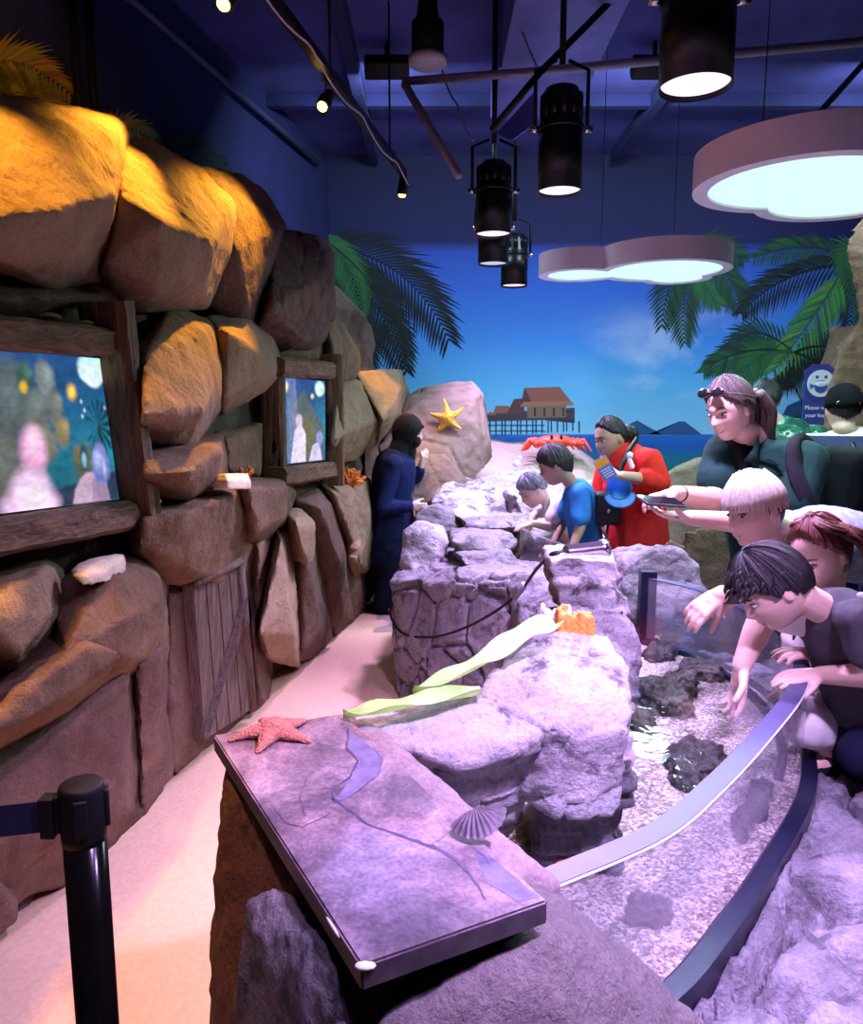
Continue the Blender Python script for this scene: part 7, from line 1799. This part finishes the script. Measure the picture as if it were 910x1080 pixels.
def ex(bm):
    rnd = random.Random(3)
    for sgn in (-1, 1):
        for k in range(44):
            t = k / 43; y0 = .020 - .10 * t; s0 = H.P(sgn * .012, y0 * .9, .118 - .1 * max(0, t - .5)); x = sgn * (.088 + .012 * rnd.random()); yy = y0 - .015 - .03 * (1 - t)
            m1 = H.P(sgn * .060, y0 * .8, .090 - .03 * t); m2 = H.P(x, yy, .015); m3 = H.P(x * .98, yy - .035, -.07); m4 = H.P(x * .8, yy - .06, -.15 + rnd.uniform(-.03, .02)) + V((.03, 0, -.03))
            if t < .3: m1 = H.P(sgn * .055, y0 * .8, .096); m2 = H.P(sgn * .084, yy - .045, .02); m3 = H.P(sgn * .094, yy - .08, -.06)
            lock(bm, [s0, m1, m2, m3, m4], .009, .003, 1, .002, k + 50 * (sgn > 0), 6)
H.hair([(0, .088), (20, .084), (45, .066), (65, .04), (85, .0), (110, -.08), (180, -.11)], .012, M['hairred'], pI, ex, seed=10, strand=.003)
def f(bm):
    torso(bm, ch, pe, sd, .158, .16, .74); shoulders(bm, sn, sf, .058); rcone(bm, sn, .062, sn.lerp(en, .50), .062); rcone(bm, sf, .06, sf.lerp(ef, .55), .058); rcone(bm, ch + V((-.05, 0, -.02)), .10, pe + V((-.06, 0, .05)), .11)
tp = obj('white_top', mesh_cloth(f, .007, 3, .008, 11, 21), M['white'], pI)
tl_ = J(852, 669, Y0 - .32); ftext('NY', .05, M['bag'], 'print', pI, J(849, 669, Y0 - .155), V((.80, -.60, .15)), V((-.05, -.1, 1)), .012)
def f(bm):
    rcone(bm, pe, .158, pe + V((0, 0, -.06)), .158, 24, .85, sd)
    for k_, y in ((kn, -.09), (kf, .09)): rcone(bm, pe + sd * -y, .10, (pe + sd * -y).lerp(k_, .95), .080)
obj('white_shorts', mesh_cloth(f, .009, 3, .006, 10, 22), M['white'], pI)
for a_ in (V((kn.x + .10, kn.y + .02, zs + .09)), V((kf.x + .22, kf.y + .02, zs + .08))):
    bm = BM(); foot(bm, a_, (-1, -.2, 0), 1.04); obj('shoe', remesh(bm, .007, 2), M['blackcloth'], pI)

# ---- boy in the charcoal T-shirt at the glass
Y0 = 1.98
H = Head(J(816, 618, Y0), (-.74, .08, -.68), (-.68, .05, .74), k=.97)
ch, pe = J(893, 668, Y0 + .02), J(922, 762, Y0 + .06); sd = V((.12, -.99, 0)).normalized()
sn, sf = J(906, 656, Y0 - .12), J(880, 650, Y0 + .16)
en, wn = J(924, 712, Y0 - .16), J(864, 712, Y0 - .02)
ef, wf_ = J(890, 702, Y0 + .16), J(862, 690, Y0 + .12)
zs = .40; kn, kf = J(908, 796, Y0 - .06), J(896, 786, Y0 + .10)
an, af = kn + V((.22, .03, 0)), kf + V((.22, .03, 0))
def f(bm):
    H.add(bm); rcone(bm, ch + V((.01, 0, .025)), .045, H.P(0, -.035, -.07), .044); torso(bm, ch, pe, sd, .12, .12); shoulders(bm, sn, sf, .042)
    rcone(bm, sn, .042, en, .036); rcone(bm, en, .036, wn, .024); rcone(bm, sf, .042, ef, .034); rcone(bm, ef, .034, wf_, .023)
    hand(bm, wn, (-1, -.1, -.02), (0, .15, -1), .88, (.18, .2, .25, .3), thumb=1, spread=.12); hand(bm, wf_, (-1, -.15, .12), (-.1, .1, -1), .88, (.22, .28, .32, .36), thumb=-1, spread=.14)
    for k_, a_, y in ((kn, an, -.08), (kf, af, .08)): rcone(bm, pe + sd * -y, .075, k_, .055); rcone(bm, k_, .055, a_, .038); foot(bm, a_ + V((0, 0, .03)), (1, 0, 0), .9)
pJ = body('boy in a charcoal T-shirt with short black hair, head bowed over the glass rim', f, M['skinfair'], .0038); H.features(pJ, M['brow'])
def ex(bm):
    rnd = random.Random(8)
    for k in range(150):
        a = rnd.uniform(-math.pi, math.pi); t = rnd.uniform(.1, .95); th = t * 1.25; n_ = V((math.sin(th) * math.sin(a), math.sin(th) * math.cos(a), math.cos(th)))
        x, y, z = .073 * n_.x, .096 * n_.y, .115 * n_.z
        if z < np.interp(abs(math.degrees(a)), [0, 60, 90, 120, 180], [.055, .04, .02, -.03, -.06]): continue
        fl = V((n_.x * .3, .55 + .3 * n_.y, -.35)); s0 = V((x, y, z)) * 1.06; lock(bm, [H.P(*s0), H.P(*(s0 + n_ * .010 + fl * .018)), H.P(*(s0 + n_ * .009 + fl * .040))], .0075, .002, 1, 0, k, 6)
H.hair([(0, .050), (40, .045), (65, .020), (80, -.012), (95, -.002), (120, -.045), (180, -.075)], .016, M['hairblack'], pJ, ex, seed=11, strand=.004, top=.3)
def f(bm):
    torso(bm, ch, pe, sd, .136, .14, .76); shoulders(bm, sn, sf, .054); rcone(bm, ch + V((-.028, 0, .045)), .066, ch, .12, 20, .85, sd)
    rcone(bm, sn, .052, sn.lerp(en, .5), .056); rcone(bm, sf, .052, sf.lerp(ef, .55), .054)
obj('shirt', mesh_cloth(f, .006, 3, .007, 12, 23), M['charcoal'], pJ)
def f(bm):
    rcone(bm, pe, .138, pe + V((0, 0, -.05)), .138, 24, .85, sd)
    for k_, a_, y in ((kn, an, -.08), (kf, af, .08)): rcone(bm, pe + sd * -y, .085, k_, .058); rcone(bm, k_, .058, k_.lerp(a_, .9), .05)
obj('trousers', mesh_cloth(f, .008, 3, .006, 12, 24), M['navydark'], pJ)
for a_ in (an, af):
    bm = BM(); foot(bm, a_ + V((0, 0, .03)), (1, 0, 0), 1.0); obj('shoe', remesh(bm, .007, 2), M['blackcloth'], pJ)
bm = BM(); x = ch + V((.03, -.112, .075))
obj('shirt_print', (ell(bm, J(908, 628, Y0 - .14), .012, .004, .008) or bm), M['paintwhite'], pJ)
# ------------------------------------------------------------------ lights
def spot(loc, target, col, power, size, blend=0.5, rad=0.05, name='spot_light'):
    l = bpy.data.lights.new(name, 'SPOT'); l.energy = power; l.color = col; l.spot_size = R(size); l.spot_blend = blend; l.shadow_soft_size = rad
    o = bpy.data.objects.new(name, l); link(o); o.location = loc
    o.rotation_euler = (V(target) - V(loc)).to_track_quat('-Z', 'Y').to_euler(); return o
def area(loc, target, col, power, sx, sy, name='area_light'):
    l = bpy.data.lights.new(name, 'AREA'); l.shape = 'RECTANGLE'; l.size = sx; l.size_y = sy; l.energy = power; l.color = col
    o = bpy.data.objects.new(name, l); link(o); o.location = loc
    o.rotation_euler = (V(target) - V(loc)).to_track_quat('-Z', 'Y').to_euler(); return o
PUR = (0.66, 0.44, 1.0)
pw = [400, 400, 360, 140, 200]
tg = [(.05, -.1, 0), (-.35, -1.2, 0), (.15, -.5, 0), (.1, .2, 0), (-.1, .1, 0)]
for (c, ax), p, t in zip(LAMPS, pw, tg):
    spot(c - ax * .01, (c.x + t[0], c.y + t[1], 0.6), PUR, p, 88, .6, .08, 'pool_spot')
for (c, ax), p, t, z in zip(LAMPS2, [560, 140, 42], [V((.22, 1.62, .85)), V((.6, 1.0, .6)), V((-.32, 1.25, .2))], [62, 80, 80]):
    spot(c - ax * .01, t, PUR, p, z, .7, .08, 'pool_spot')
for p, a, e, sz in zip(TRACK, AIM, [230, 230, 130, 32, 180], [33, 44, 40, 30, 64]):
    spot(p, a, (1.0, 0.45, 0.04), e, sz, .7, .03, 'amber_spot')
for c in CLOUDS:
    area(c - V((0, 0, .005)), (c.x, c.y, 0), (0.6, 0.95, 1.0), 40, .8, .6, 'cloud_light')
for c in ADDED_WASH:
    area(c, (c.x, YB, 2.0), (0.62, 0.80, 1.0), 25, .3, .1, 'added_wash_light')
w = bpy.data.worlds.new('world'); SC.world = w; w.use_nodes = True
bg = w.node_tree.nodes['Background']; bg.inputs[0].default_value = (0.14, 0.1, 0.35, 1); bg.inputs[1].default_value = 0.4
SC.view_settings.view_transform = 'Standard'; SC.view_settings.look = 'None'; SC.view_settings.gamma = 1; SC.view_settings.use_curve_mapping = False
SC.view_settings.exposure = 0.35
SC.cycles.use_denoising = True
SC.cycles.max_bounces = 8; SC.cycles.transparent_max_bounces = 16; SC.cycles.sample_clamp_indirect = 6.0
